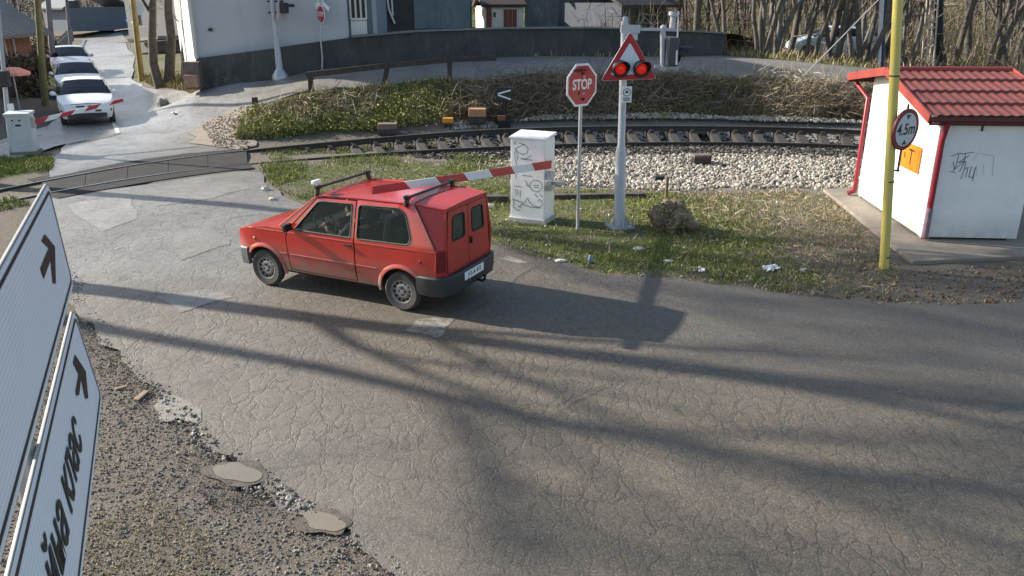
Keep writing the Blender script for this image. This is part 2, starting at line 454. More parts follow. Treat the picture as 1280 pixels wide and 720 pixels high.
# ------------------------------------------------------------------ asphalt
def asphalt_mat(name, far=False):
    t = NT(name); v = t.coord('Object', rot=(0, 0, .5)); v2 = t.coord('Object', (1, .62, 1), (0, 0, .45))
    big = t.noise(v, .35, 4, .6); mid = t.noise(v, 2.2, 5, .65); fine = t.noise(v, 55, 4, .75); grit = t.noise(v, 75, 2, .5)
    w = t.N('ShaderNodeTexNoise'); w.inputs['Scale'].default_value = 2.6; w.inputs['Detail'].default_value = 7; w.inputs['Roughness'].default_value = .62; t.L(v2, w.inputs['Vector'])
    wv = t.N('ShaderNodeVectorMath', operation='MULTIPLY_ADD'); wv.inputs[1].default_value = (.42, .42, 0); t.L(w.outputs['Color'], wv.inputs[0]); t.L(v2, wv.inputs[2])
    def cracks(scale, lo, hi):
        vo = t.N('ShaderNodeTexVoronoi'); vo.feature = 'DISTANCE_TO_EDGE'; vo.inputs['Scale'].default_value = scale
        t.L(wv.outputs[0], vo.inputs['Vector']); return t.ramp(vo.outputs['Distance'], (lo, 0.), (hi, 1.))
    c1 = cracks(6.2, .0, .05); dome = cracks(6.2, .0, .20); c2 = cracks(1.35, .0, .012)
    cm = t.math('MULTIPLY', t.attr('crack'), t.ramp(t.math('ADD', t.math('MULTIPLY', mid, .35), t.math('MULTIPLY', big, .65)), (.37, .05), (.55, 1.)))
    k1 = t.math('SUBTRACT', 1.0, t.math('MULTIPLY', t.math('SUBTRACT', 1.0, c1), cm))
    k2 = t.math('SUBTRACT', 1.0, t.math('MULTIPLY', t.math('SUBTRACT', 1.0, c2), t.math('ADD', .35, t.math('MULTIPLY', cm, .6))))
    k = t.math('MULTIPLY', k1, k2)
    brown = t.mix(mid, (.058, .047, .034), (.106, .087, .064))
    dark = t.mix(mid, (.041, .039, .038), (.070, .066, .061))
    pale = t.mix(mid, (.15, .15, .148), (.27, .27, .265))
    c = t.mix(t.attr('dark'), brown, dark)
    c = t.mix(t.attr('pale'), c, pale); c = t.mix(t.attr('glare_and_patch'), c, t.mix(mid, (.34, .345, .35), (.44, .445, .45)))  # palest tone: painted glare on the far road, own colour on repair patches
    c = t.mix(t.ramp(t.noise(v, .9, 5, .7), (.42, .0), (.7, .6)), c, (.062, .055, .048))
    c = t.mix(t.ramp(fine, (.42, 0.), (.70, .85)), c, (.21, .18, .135))
    c = t.mix(t.ramp(grit, (.66, 0.), (.72, .8)), c, (.36, .34, .30)); c = t.mix(t.ramp(t.noise(v, 95, 2, .5), (.28, .75), (.38, 0.)), c, (.02, .018, .016))
    c = t.mix(t.ramp(t.noise(v, 9, 5, .7), (.5, 0.), (.75, .6)), c, (.055, .048, .042))
    c = t.mix(t.math('MULTIPLY', t.math('SUBTRACT', 1.0, k), .62), c, (.036, .031, .026))
    hh = t.math('ADD', t.math('ADD', t.math('MULTIPLY', k, .5), t.math('MULTIPLY', t.math('MULTIPLY', dome, cm), .22)), t.math('ADD', t.math('MULTIPLY', fine, .55), t.math('MULTIPLY', mid, .4)))
    hh = t.math('ADD', hh, t.math('MULTIPLY', t.noise(v, 22, 4, .7), .5))
    r = t.math('SUBTRACT', t.math('ADD', .58, t.math('MULTIPLY', mid, .22)), t.math('MULTIPLY', t.attr('wet'), .26), clamp=True)
    return t.fin(c, r, t.bump(hh, .5, .02), None, .5)
ASPH = asphalt_mat('asphalt_cracked')
A_FUN = {'glare_and_patch': lambda x, y: 0 * x,
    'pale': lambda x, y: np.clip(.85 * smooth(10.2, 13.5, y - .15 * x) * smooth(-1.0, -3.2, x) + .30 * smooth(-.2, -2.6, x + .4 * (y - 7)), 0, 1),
    'dark': lambda x, y: np.clip(smooth(.8, 2.6, x + .25 * (y - 9)) * smooth(7.0, 8.8, y + .05 * x) * 1.0, 0, 1),
    'crack': lambda x, y: np.clip(1.1 - .95 * smooth(1.2, 3.4, x) * smooth(6.8, 8.2, y) - .8 * smooth(-1.6, -2.6, x + .55 * (y - 6)) * smooth(8.8, 8.0, y) - .35 * smooth(12, 14, y), .08, 1),
    'wet': lambda x, y: np.clip(.75 * smooth(9, 13, y) * smooth(0, -3, x) + .25, 0, 1)}
F_FUN = {'pale': lambda x, y: np.clip(.75 + .25 * smooth(-6, -9, x), 0, 1), 'glare_and_patch': lambda x, y: smooth(-8, -12.5, x - .25 * (y - 24)), 'dark': lambda x, y: 0 * x, 'crack': lambda x, y: 0 * x + .12,  # bright glare at the far left is painted in as paler road colour
         'wet': lambda x, y: np.clip(1.5 * smooth(-4, -9, x) , 0, 1.5)}
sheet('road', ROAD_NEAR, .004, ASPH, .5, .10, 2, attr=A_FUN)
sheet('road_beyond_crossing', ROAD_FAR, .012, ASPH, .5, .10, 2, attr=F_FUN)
# straight-edged repair patches near the crossing
PATCH = M('patched_asphalt', (.23, .23, .22), .55, 0, .18, 3, (.17, .17, .165), .3, 60, .5)
PATCH2 = M('older_patch', (.15, .15, .15), .5, 0, .2, 3, (.11, .11, .108), .3, 60, .5)
for nm, q, m_ in (('road_patch', ((86, 256), (160, 244), (171, 274), (128, 290)), PATCH), ('road_patch', ((214, 296), (262, 284), (288, 306), (226, 326)), PATCH2),
                  ('road_patch', ((176, 236), (300, 222), (312, 236), (268, 248), (196, 258)), PATCH2), ('road_patch', ((196, 372), (256, 362), (292, 372), (226, 392)), PATCH2)):
    sheet(nm, [tuple(at_z(*p))[:2] for p in q], .009, ASPH, .25, .06, 2, attr={'pale': lambda x, y: 0 * x + 1, 'dark': lambda x, y: 0 * x, 'crack': lambda x, y: 0 * x + .2, 'wet': lambda x, y: 0 * x + .7, 'glare_and_patch': (lambda x, y: 0 * x + .38) if m_ is PATCH else (lambda x, y: 0 * x)})
# worn stop line
def worn_paint():
    t = NT('worn_road_paint'); v = t.coord('Object')
    f = t.ramp(t.math('ADD', t.math('MULTIPLY', t.noise(v, 6, 6, .7), .6), t.math('MULTIPLY', t.noise(v, 30, 4, .7), .4)), (.42, 0.), (.58, 1.))
    return t.fin(t.mix(f, (.25, .24, .21), (.085, .075, .062)), .7, t.bump(t.noise(v, 60, 4), .3, .02))
PAINT = worn_paint()
sheet('road_marking', [tuple(at_z(*p))[:2] for p in ((505, 414), (520, 400), (570, 398), (545, 424))], .008, PAINT, .2, .05, 2)
PAINT2 = M('faded_road_paint', (.115, .105, .09), .7, 0, .3, 8, (.085, .077, .066), .3, 60)
sheet('road_marking', [tuple(at_z(*p))[:2] for p in ((571, 398), (622, 352), (664, 334), (676, 332), (640, 354), (586, 392))], .008, PAINT2, .3, .05, 2)
sheet('road_marking', [tuple(at_z(*p))[:2] for p in ((622, 323), (634, 320), (662, 329), (650, 330))], .008, PAINT, .2, .03, 1)
sheet('road_marking', pxpoly((140, 155), (143, 154), (150, 167), (146, 169)), .02, M('white_road_paint', (.62, .62, .6), .6, 0, .2), .3, .03, 1)
sheet('road_marking', pxpoly((84, 182), (86, 180), (150, 166), (151, 168)), .02, PAINT2, .3, .03, 1)
# potholes with muddy water
MUD = M('wet_pothole_mud', (.07, .058, .045), .5, 0, .3, 9, (.125, .105, .082), .6, 40)
def water_mat():
    t = NT('muddy_water'); v = t.coord('Object')
    return t.fin(t.mix(t.noise(v, 3, 3), (.165, .138, .098), (.215, .182, .132)), .07, t.bump(t.noise(v, 12, 2), .02, .01), None, .6)
WATER = water_mat()
def blob(px, py, rx, ry, rot, seed, k=30, wob=.13):
    c = at_z(px, py); r = np.random.default_rng(seed); ph = r.uniform(0, 6.28, 5); am = r.uniform(.4, 1, 5) * wob; out = []
    for a in np.linspace(0, 2 * np.pi, k, False):
        s = 1 + sum(am[i] * math.sin((i + 2) * a + ph[i]) / (1 + .35 * i) for i in range(5)); x, y = rx * s * math.cos(a), ry * s * math.sin(a)
        out.append((c[0] + x * math.cos(rot) - y * math.sin(rot), c[1] + x * math.sin(rot) + y * math.cos(rot)))
    return out
for px, py, rx, ry, sd in ((297, 592, .235, .125, 3), (405, 653, .185, .105, 8)):
    sheet('pothole', blob(px, py, rx * 1.28, ry * 1.45, -.5, sd + 1, 30, .15), .009, MUD, .08, .03, 1)
    sheet('puddle', blob(px, py, rx, ry, -.5, sd, 40, .13), .013, WATER, .08)
sheet('pothole', blob(221, 512, .34, .19, -.75, 12, 30, .22), .009, M('broken_pale_patch', (.24, .23, .205), .8, 0, .3, 12, (.10, .09, .08), .8, 40), .08, .04, 1)
# gravelly apron where the far road meets the crossing
sheet('gravel_apron', pxpoly((252, 158), (268, 148), (300, 135), (330, 130), (300, 150), (290, 170), (320, 184), (296, 188), (268, 184)), .03, M('trodden_gravel', (.24, .20, .16), .9, 0, .3, 6, (.13, .105, .08), .8, 30), .4, .2, 2)

# ------------------------------------------------------------------ the railway
RAILM = M('rail_rust', (.050, .038, .032), .7, 0, .3, 3)
RTOP = M('polished_rail_top', (.34, .34, .35), .35, .85, .2, 2)
def rail(name, Q, label):
    mb = MB(); prof = [(-.07, -.16), (-.07, -.145), (-.012, -.12), (-.012, -.05), (-.036, -.038), (-.036, -.004), (-.028, 0), (.028, 0), (.036, -.004), (.036, -.038), (.012, -.05), (.012, -.12), (.07, -.145), (.07, -.16)]
    n = len(prof); vs = []
    for i in range(len(Q)):
        d = Q[min(i + 1, len(Q) - 1)] - Q[max(i - 1, 0)]; d[2] = 0; d /= np.linalg.norm(d); s_ = np.array([d[1], -d[0]])
        for a, b in prof: vs.append((Q[i, 0] + s_[0] * a, Q[i, 1] + s_[1] * a, Q[i, 2] + b))
    fs = []; ms = []
    for i in range(len(Q) - 1):
        for k in range(n):
            k2 = (k + 1) % n; fs.append((i * n + k, i * n + k2, (i + 1) * n + k2, (i + 1) * n + k)); ms.append(1 if k == 6 else 0)
    mb.v = vs; mb.f = fs; mb.m = ms
    return tag(mb.build(name, [RAILM, RTOP]), label, 'rail', 'rails of the level crossing')
rail('rail', FAR_R, 'rail of the track farther from the red hatchback')
rail('rail', NEAR_R, 'rail of the track nearer to the red hatchback')
def rail_at(Q, px_x):
    """index of the rail point whose picture column is px_x"""
    z = Q[:, 2] - CAM_H; d = Q[:, 1] * math.cos(CAM_P) - z * math.sin(CAM_P)
    return int(np.argmin(np.abs(640 + CAM_F * Q[:, 0] / d - px_x)))
SLM = M('weathered_sleeper', (.034, .030, .026), .9, 0, .3, 4, (.018, .016, .014), .5, 30)
CHAIR = M('rail_chair_steel', (.03, .026, .022), .7, 0, .3, 12, (.075, .066, .058))
i0, i1 = rail_at(FAR_R, 322), rail_at(FAR_R, 1320)
P0 = FAR_R[i0:i1]; seglen = np.concatenate([[0], np.cumsum(np.linalg.norm(np.diff(P0, axis=0), axis=1))])
proto_s = None
for d in np.arange(0, seglen[-1], .64):
    a = np.array([np.interp(d, seglen, P0[:, k]) for k in range(3)])
    k = np.argmin(((NEAR_R[:, :2] - a[:2]) ** 2).sum(1)); b = NEAR_R[k]
    ax = Vector(b - a); L = ax.length; ax.normalize()
    if proto_s is None:
        proto_s = thing('railway_sleeper', 'weathered sleeper lying across under the two curved rails', 'sleeper', group='sleepers of the railway track')
        MB().box((0, 0, -.09), (2.5, .24, .18)).build('sleeper_body', SLM, proto_s, bevel=.012)
        for s_ in (-1, 1):
            mb = MB()
            mb.box((s_ * .75, 0, .012), (.30, .17, .03)); mb.box((s_ * .75 - .10, 0, .05), (.05, .11, .08)); mb.box((s_ * .75 + .10, 0, .05), (.05, .11, .08))
            mb.build('rail_chair', CHAIR, proto_s, bevel=.008)
        o = proto_s
    else:
        o = copy_tree(proto_s)
    mid = (a + b) / 2
    o.location = (mid[0], mid[1], mid[2] - .165)
    X = ax; Z = Vector((0, 0, 1)); Y = Z.cross(X).normalized(); Z = X.cross(Y)
    o.rotation_euler = Matrix((X, Y, Z)).transposed().to_euler()
# crossing panels of dark concrete between and beside the rails
PANEL = M('crossing_panel_concrete', (.026, .026, .027), .9, 0, .3, 2.5, (.048, .047, .046), .25, 50, .15)
mb = MB()
def strip(Qa, ta, oa, Qb, tb, ob, n):
    for i in range(n):
        c = []
        for Q, (t0, t1), o in ((Qa, ta, oa), (Qb, tb, ob)):
            for u in (i / n, (i + 1) / n):
                k = t0 + (t1 - t0) * u; j = min(int(k), len(Q) - 2); fr = k - j
                p = Q[j] * (1 - fr) + Q[j + 1] * fr; d = Q[j + 1] - Q[j]; d = d / np.linalg.norm(d)
                e = d[:2] * (.004 if u == i / n else -.004)
                c.append((p[0] - d[1] * o + e[0], p[1] + d[0] * o + e[1]))
        a, b, d_, e_ = c
        mb.prism([a, b, e_, d_], .07, Matrix.Translation((0, 0, -.050)))
fi = (rail_at(FAR_R, 48), rail_at(FAR_R, 309)); ni = (rail_at(NEAR_R, 50), rail_at(NEAR_R, 309))
strip(NEAR_R, ni, .09, FAR_R, fi, -.09, 5)
strip(NEAR_R, ni, -.62, NEAR_R, ni, -.055, 5)
strip(FAR_R, fi, .055, FAR_R, fi, .62, 5)
o = mb.build('crossing_panels', PANEL, bevel=.008); o['kind'] = 'structure'

# ------------------------------------------------------------------ scattering
def sample(polys, n, dens=None):
    out = []; got = 0
    A = []
    for P_ in polys:
        Q = np.array([p[:2] for p in P_]); A.append((np.ptp(Q[:, 0])) * np.ptp(Q[:, 1]))
    A = np.array(A) / sum(A)
    while got < n:
        for P_, a in zip(polys, A):
            Q = np.array([p[:2] for p in P_]); lo, hi = Q.min(0), Q.max(0)
            x = RNG.uniform(lo[0], hi[0], int(n * a) + 50); y = RNG.uniform(lo[1], hi[1], len(x))
            k = in_poly(x, y, P_)
            if dens is not None: k &= RNG.uniform(0, 1, len(x)) < dens(x, y)
            out.append(np.stack([x[k], y[k]], 1)); got += k.sum()
    out = np.concatenate(out); RNG.shuffle(out)
    return out[:n]
_np_ = RNG.uniform(0, 6.28, (14, 1)); _nk = RNG.normal(0, 1, (14, 2))
def patchy(sc, lo=.35, hi=.65):
    def f(x, y):
        v = sum(np.sin((_nk[i, 0] * x + _nk[i, 1] * y) * sc + _np_[i]) for i in range(14)) / 7.5 + .5
        return smooth(lo, hi, v)
    return f
def blades(name, polys, n, hr, wr, lean, mat, dens=None, zfun=None, sink=.02):
    p = sample(polys, n, dens); x, y = p[:, 0], p[:, 1]; z = (zfun or h)(x, y) - sink
    H = RNG.uniform(*hr, n) * RNG.uniform(.6, 1.1, n); W = RNG.uniform(*wr, n)
    a = RNG.uniform(0, 2 * np.pi, n); l = RNG.uniform(0, 2 * np.pi, n); L = np.abs(RNG.normal(0, lean, n))
    sx, sy = np.cos(a) * W / 2, np.sin(a) * W / 2; lx, ly = np.cos(l) * np.sin(L), np.sin(l) * np.sin(L); cz = np.cos(L)
    m = .55
    V = np.stack([np.stack([x - sx, y - sy, z], 1), np.stack([x + sx, y + sy, z], 1),
                  np.stack([x + lx * H * m * .7 - sx * .8, y + ly * H * m * .7 - sy * .8, z + H * m], 1), np.stack([x + lx * H * m * .7 + sx * .8, y + ly * H * m * .7 + sy * .8, z + H * m], 1),
                  np.stack([x + lx * H, y + ly * H, z + H * (m + (1 - m) * cz)], 1)], 1).reshape(-1, 3)
    b = np.arange(n)[:, None] * 5
    F = np.concatenate([b + [0, 1, 3], b + [0, 3, 2], b + [2, 3, 4]], 1).reshape(-1, 3)
    o = np_mesh(name, V, F, mat); o['kind'] = 'stuff'; return o
_t = (1 + 5 ** .5) / 2
ICO_V = np.array([(-1, _t, 0), (1, _t, 0), (-1, -_t, 0), (1, -_t, 0), (0, -1, _t), (0, 1, _t), (0, -1, -_t), (0, 1, -_t), (_t, 0, -1), (_t, 0, 1), (-_t, 0, -1), (-_t, 0, 1)]) / 1.9
ICO_F = np.array([(0, 11, 5), (0, 5, 1), (0, 1, 7), (0, 7, 10), (0, 10, 11), (1, 5, 9), (5, 11, 4), (11, 10, 2), (10, 7, 6), (7, 1, 8), (3, 9, 4), (3, 4, 2), (3, 2, 6), (3, 6, 8), (3, 8, 9), (4, 9, 5), (2, 4, 11), (6, 2, 10), (8, 6, 7), (9, 8, 1)])
def rocks(name, polys, n, sr, mat, dens=None, zfun=None, up=.25, kind='stuff'):
    p = sample(polys, n, dens); z = (zfun or h)(p[:, 0], p[:, 1])
    S = RNG.uniform(0, 1, n) ** 1.8 * (sr[1] - sr[0]) + sr[0]
    V = ICO_V[None] * (1 + RNG.normal(0, .16, (n, 12, 1))) * S[:, None, None] * .5
    V = V * RNG.uniform(.65, 1.25, (n, 1, 3))
    q = RNG.normal(0, 1, (n, 4)); q /= np.linalg.norm(q, axis=1)[:, None]; w, a, b, c = q.T
    R = np.stack([1 - 2 * (b * b + c * c), 2 * (a * b - c * w), 2 * (a * c + b * w), 2 * (a * b + c * w), 1 - 2 * (a * a + c * c), 2 * (b * c - a * w), 2 * (a * c - b * w), 2 * (b * c + a * w), 1 - 2 * (a * a + b * b)], 1).reshape(n, 3, 3)
    V = np.einsum('nij,nkj->nki', R, V) + np.c_[p, z + S * up][:, None]
    F = (ICO_F[None] + (np.arange(n) * 12)[:, None, None]).reshape(-1, 3)
    o = np_mesh(name, V.reshape(-1, 3), F, mat); o['kind'] = kind; return o
def leaves(name, pts, size, mat, flat=0.0, parent=None):
    n = len(pts); nrm = RNG.normal(0, 1, (n, 3)); nrm[:, 2] = np.abs(nrm[:, 2]) + flat; nrm /= np.linalg.norm(nrm, axis=1)[:, None]
    r = RNG.normal(0, 1, (n, 3)); u = np.cross(nrm, r); u /= np.linalg.norm(u, axis=1)[:, None] + 1e-9; v = np.cross(nrm, u)
    s = RNG.uniform(size[0], size[1], n)[:, None]
    V = np.stack([pts - u * s, pts - v * s * .5 + nrm * s * .15, pts + u * s, pts + v * s * .5 + nrm * s * .15], 1).reshape(-1, 3)
    F = np.arange(n * 4).reshape(-1, 4)
    return np_mesh(name, V, F, mat, parent)

STONE = island_mat('ballast_stone', (.10, .09, .075), (.34, .32, .275), (.50, .47, .41), (.22, .20, .165), (.41, .38, .325), (.28, .23, .175), rough=.85)
def bz(x, y):
    d = near_dist(x, y)
    return h(x, y) + .0 * d
NEARB = pxpoly((598, 208), (640, 224), (690, 234), (780, 238), (860, 240), (940, 238), (1010, 236), (1092, 248), (1180, 256), (1300, 266), (1400, 240), (1400, 224), (1280, 214), (1075, 197), (900, 193), (760, 194), (640, 198), (600, 203))
rocks('ballast_gravel', [NEARB], 15000, (.04, .105), STONE, lambda x, y: smooth(-.1, .55, dseg(x, y, NEARB)) * .92 + .08, bz, .3)
MIDB = pxpoly((480, 174), (480, 194), (600, 204), (760, 198), (900, 197), (1075, 201), (1290, 218), (1290, 180), (1075, 165), (900, 160), (760, 160), (640, 162))
DARKST = island_mat('oily_ballast_stone', (.02, .018, .016), (.045, .04, .036), (.09, .08, .07), (.03, .027, .024), rough=.85)
rocks('track_bed_gravel', [MIDB], 9500, (.05, .11), DARKST, None, None, .1)
FARB = pxpoly((520, 164), (600, 159), (680, 150), (760, 148), (860, 148), (960, 150), (1060, 156), (1180, 164), (1180, 172), (1075, 159), (900, 153.5), (760, 153.5), (640, 156.5))
rocks('far_ballast_gravel', [FARB], 4200, (.045, .11), STONE, None, lambda x, y: h(x, y) + .12, .3)
FARB2 = pxpoly((420, 168), (480, 150), (560, 150), (640, 148), (640, 158), (540, 164), (430, 176))
rocks('far_ballast_gravel', [FARB2], 500, (.05, .13), STONE, patchy(1.3, .45, .75), None, .3)

GRASS = island_mat('winter_grass', (.08, .115, .02), (.16, .21, .04), (.12, .165, .03), (.23, .25, .07), (.32, .27, .11), (.18, .215, .05), rough=.8)
DRY = island_mat('dry_grass', (.28, .21, .10), (.44, .35, .19), (.18, .135, .07), (.34, .265, .14), (.50, .43, .27), (.12, .09, .05), rough=.85)
TWIG = island_mat('bare_brush_stems', (.075, .058, .043), (.19, .15, .107), (.125, .097, .072), (.32, .265, .19), (.135, .096, .073), (.24, .195, .14), rough=.9)
gr_d = lambda x, y: np.clip(patchy(1.5, .3, .6)(x, y) * (1 - .75 * smooth(4.2, 6.0, x + .3 * (y - 13))) + .08, 0, 1) * smooth(-.05, .3, dseg(x, y, VERGE))
blades('verge_grass', [VERGE], 42000, (.03, .11), (.008, .018), .9, GRASS, gr_d)
blades('verge_dry_grass', [VERGE], 13000, (.03, .11), (.007, .016), 1.1, DRY, lambda x, y: (.15 + .85 * smooth(2.5, 5, x)) * (.25 + .75 * patchy(2.2, .35, .6)(x, y)))
lv = sample([VERGE], 2600); LITM = island_mat('fallen_leaf_litter', (.10, .065, .035), (.20, .14, .08), (.05, .035, .022), (.30, .24, .16), (.14, .09, .05))
leaves('fallen_leaves', np.c_[lv, h(lv[:, 0], lv[:, 1]) + .012], (.015, .045), LITM, 2.0)['kind'] = 'stuff'
rocks('verge_pebbles', [VERGE], 900, (.015, .06), island_mat('pebbles', (.30, .28, .25), (.16, .14, .12), (.5, .48, .45), (.22, .19, .15)), None, None, .2)
blades('track_grass', [pxpoly((330, 190), (480, 175), (560, 172), (560, 182), (480, 188), (340, 202)), pxpoly((324, 205), (400, 199), (480, 194), (600, 194), (640, 204), (640, 226), (480, 206), (340, 232))], 9000, (.04, .16), (.01, .02), .7, GRASS, patchy(1.6, .3, .6))
LISL = pxpoly((-60, 200), (-10, 194), (30, 196), (72, 184), (66, 214), (-60, 244))
blades('crossing_side_grass', [LISL], 7000, (.05, .2), (.012, .025), .7, GRASS, patchy(1.2, .25, .55))
blades('crossing_side_grass', [[(-12.6, 14.0), (-10.6, 14.2), (-9.75, 15.9), (-10.5, 16.4), (-12.2, 15.0)]], 3000, (.05, .2), (.012, .025), .7, GRASS)
CORN = [(-2.55, 3.0), (-3.3, 5.2), (-2.95, 5.7), (-2.2, 5.0), (-1.75, 4.2), (-1.3, 3.0)]
blades('corner_grass', [CORN], 9000, (.015, .06), (.003, .008), 1.1, GRASS, lambda x, y: patchy(4, .35, .7)(x, y) * smooth(0, .9, dseg(x, y, CORN)) + .04)
blades('corner_dry_grass', [CORN], 9000, (.02, .08), (.004, .008), 1.2, DRY)
DIRT = [tuple(at_z(*p))[:2] for p in ((50, 300), (72, 350), (98, 396), (148, 436), (196, 484), (232, 520), (270, 566), (330, 612), (400, 650), (455, 690), (505, 730))] + [(-1.2, 3.6), (-3.4, 3.6), (-5, 7.5), (-6.2, 11)]
PUDS = [blob(297, 592, .30, .19, -.5, 3), blob(405, 653, .24, .16, -.5, 8)]
_x = [[tuple(at_z(*p))[:2] for p in w] for w in (((262, 590), (270, 573), (300, 576), (329, 596), (324, 610), (290, 610)), ((376, 652), (384, 636), (410, 638), (436, 656), (430, 671), (396, 670)))]
rocks('verge_gravel', [DIRT], 14000, (.007, .026), island_mat('verge_gravel_stone', (.19, .175, .155), (.11, .10, .088), (.28, .265, .24), (.15, .137, .12), (.075, .068, .06)), lambda x, y: (~(in_poly(x, y, PUDS[0]) | in_poly(x, y, PUDS[1]))) * 1.0, None, .15)
EDGE = [tuple(at_z(*p))[:2] for p in ((186, 480), (200, 478), (238, 512), (278, 560), (345, 600), (445, 665), (452, 690), (400, 668), (320, 622), (262, 580), (222, 540))]
PUDS_ = [[tuple(at_z(*p))[:2] for p in w] for w in (((266, 590), (272, 575), (300, 578), (325, 596), (320, 608), (290, 608)), ((379, 652), (386, 638), (410, 640), (432, 656), (427, 668), (396, 666)))]
rocks('broken_asphalt_crumbs', [EDGE], 420, (.010, .042), island_mat('asphalt_crumb', (.24, .215, .18), (.15, .13, .11), (.42, .39, .34), (.10, .09, .08)), lambda x, y: (~(in_poly(x, y, PUDS[0]) | in_poly(x, y, PUDS[1]))) * 1.0, None, .25)
leaves('fallen_twigs_and_leaves', (lambda p: np.c_[p, h(p[:, 0], p[:, 1]) + .01])(sample([DIRT], 900)), (.008, .022), LITM, 2.5)['kind'] = 'stuff'
GRIT = [tuple(at_z(*p))[:2] for p in ((60, 300), (130, 400), (210, 480), (290, 552), (380, 612), (470, 664), (560, 730), (500, 740), (440, 690), (320, 612), (232, 530), (148, 440), (90, 380))]
for gsz, gn in (((.004, .014), 5200), ((.01, .03), 380)):
    rocks('road_edge_grit', [GRIT], gn, gsz, island_mat('road_grit', (.15, .13, .108), (.10, .088, .072), (.24, .215, .18), (.32, .30, .265)), lambda x, y: smooth(0, .35, dseg(x, y, GRIT)) * patchy(3.0, .3, .65)(x, y) + .05, None, .1)
rocks('apron_gravel', [pxpoly((252, 158), (268, 148), (300, 135), (330, 130), (300, 150), (290, 170), (320, 184), (296, 188), (268, 184))], 900, (.02, .07), island_mat('apron_stone', (.26, .22, .17), (.16, .13, .10), (.36, .32, .27)), None, lambda x, y: h(x, y) + .03, .2)
RDUST = [tuple(at_z(*p))[:2] for p in ((1042, 374), (1130, 340), (1290, 330), (1400, 335), (1400, 384), (1280, 378), (1180, 381), (1100, 380))]
rocks('earth_crumbs', [RDUST], 1200, (.012, .05), LITM, None, None, .2)
ROUGH_R = pxpoly((1030, 240), (1092, 250), (1180, 258), (1290, 268), (1290, 322), (1250, 300), (1140, 330))
blades('dry_grass_by_the_hut', [ROUGH_R + []], 2500, (.03, .1), (.008, .015), 1.1, DRY)

# the bank beyond the track
BANK = pxpoly((296, 176), (330, 174), (400, 166), (470, 162), (560, 155), (640, 152), (700, 150), (900, 149), (1070, 154), (1190, 162), (1190, 118), (1150, 110), (1050, 104.5), (950, 98.5), (830, 93), (700, 95), (562, 101), (485, 109), (400, 117), (345, 132), (310, 146))
BANK_R = pxpoly((560, 155), (640, 150), (700, 149), (900, 148.5), (1070, 153), (1190, 161), (1190, 127), (1150, 122), (1050, 117), (950, 111), (830, 105), (700, 107), (600, 110), (545, 120))
BANK_L = pxpoly((296, 176), (330, 174), (400, 166), (470, 162), (560, 155), (590, 120), (562, 103), (485, 111), (400, 119), (345, 134), (310, 148))
BANK_T = pxpoly((1190, 114), (1150, 110.5), (1050, 105), (950, 99), (830, 93.4), (700, 95.4), (562, 101.4), (485, 109.4), (400, 117.4), (400, 121), (485, 114), (562, 106), (700, 99), (830, 97), (950, 103), (1050, 109), (1190, 119))
blades('bank_brush', [BANK_R], 22000, (.12, .6), (.008, .022), 1.15, TWIG, lambda x, y: .12 + .88 * patchy(1.0, .35, .6)(x, y))
blades('bank_dry_grass', [BANK], 22000, (.08, .32), (.012, .024), 1.1, DRY, patchy(1.1, .25, .6))
blades('bank_top_grass', [BANK_T], 9000, (.05, .16), (.015, .028), .8, DRY)
blades('bank_green_weeds', [BANK_L], 17000, (.1, .42), (.014, .03), 1.0, GRASS, patchy(.8, .25, .55))
blades('bank_left_brush', [BANK_L], 7000, (.2, .5), (.008, .02), 1.0, TWIG)
blades('bank_green_weeds', [BANK_R], 5000, (.1, .35), (.012, .024), .8, GRASS, patchy(.7, .5, .75))
pl = np.concatenate([sample([BANK_L], 300, patchy(1.0, .35, .6)), sample([BANK_R], 60, patchy(.9, .5, .75))]); LP = []
for x, y in pl:
    r = RNG.uniform(.15, .45); q = RNG.normal(0, 1, (60, 3)); q /= np.linalg.norm(q, axis=1)[:, None]
    q *= RNG.uniform(.5, 1, (60, 1)) * r; q[:, 2] = np.abs(q[:, 2]) * 1.1
    LP.append(q + [x, y, h1(x, y)])
leaves('bank_leafy_undergrowth', np.concatenate(LP), (.025, .06), island_mat('bramble_leaf', (.11, .145, .035), (.21, .235, .06), (.34, .31, .10), (.15, .18, .05), (.42, .36, .15)))['kind'] = 'stuff'
def tangle(name, polys, n, lr, wr, zr, mat, dens=None):
    p = sample(polys, n, dens); z = h(p[:, 0], p[:, 1]) + RNG.uniform(0, 1, n) ** 1.6 * zr
    d = RNG.normal(0, 1, (n, 3)); d[:, 2] = d[:, 2] * .55 + .15; d /= np.linalg.norm(d, axis=1)[:, None]
    s = np.cross(d, RNG.normal(0, 1, (n, 3))); s /= np.linalg.norm(s, axis=1)[:, None]
    L = RNG.uniform(*lr, n)[:, None]; W = RNG.uniform(*wr, n)[:, None]; c = np.c_[p, z]
    m = c + d * L * .5 + RNG.normal(0, .06, (n, 3)) * L
    e = c + d * L
    V = np.stack([c - s * W, c + s * W, m - s * W * .8, m + s * W * .8, e], 1).reshape(-1, 3); b = np.arange(n)[:, None] * 5
    F = np.concatenate([b + [0, 1, 3], b + [0, 3, 2], b + [2, 3, 4]], 1).reshape(-1, 3)
    o = np_mesh(name, V, F, mat); o['kind'] = 'stuff'
STRAW = island_mat('pale_straw_stems', (.33, .27, .18), (.23, .18, .12), (.15, .12, .085), (.42, .37, .27), rough=.85)
tangle('bank_brush_tangle', [BANK_R], 11000, (.3, .9), (.006, .013), .55, TWIG, lambda x, y: .25 + .75 * patchy(1.1, .35, .6)(x, y))
tangle('bank_straw_tangle', [BANK], 7000, (.2, .7), (.006, .014), .40, STRAW, patchy(1.7, .4, .65))
tangle('bank_straw_tangle', [BANK_T], 2500, (.1, .28), (.008, .016), .10, STRAW)
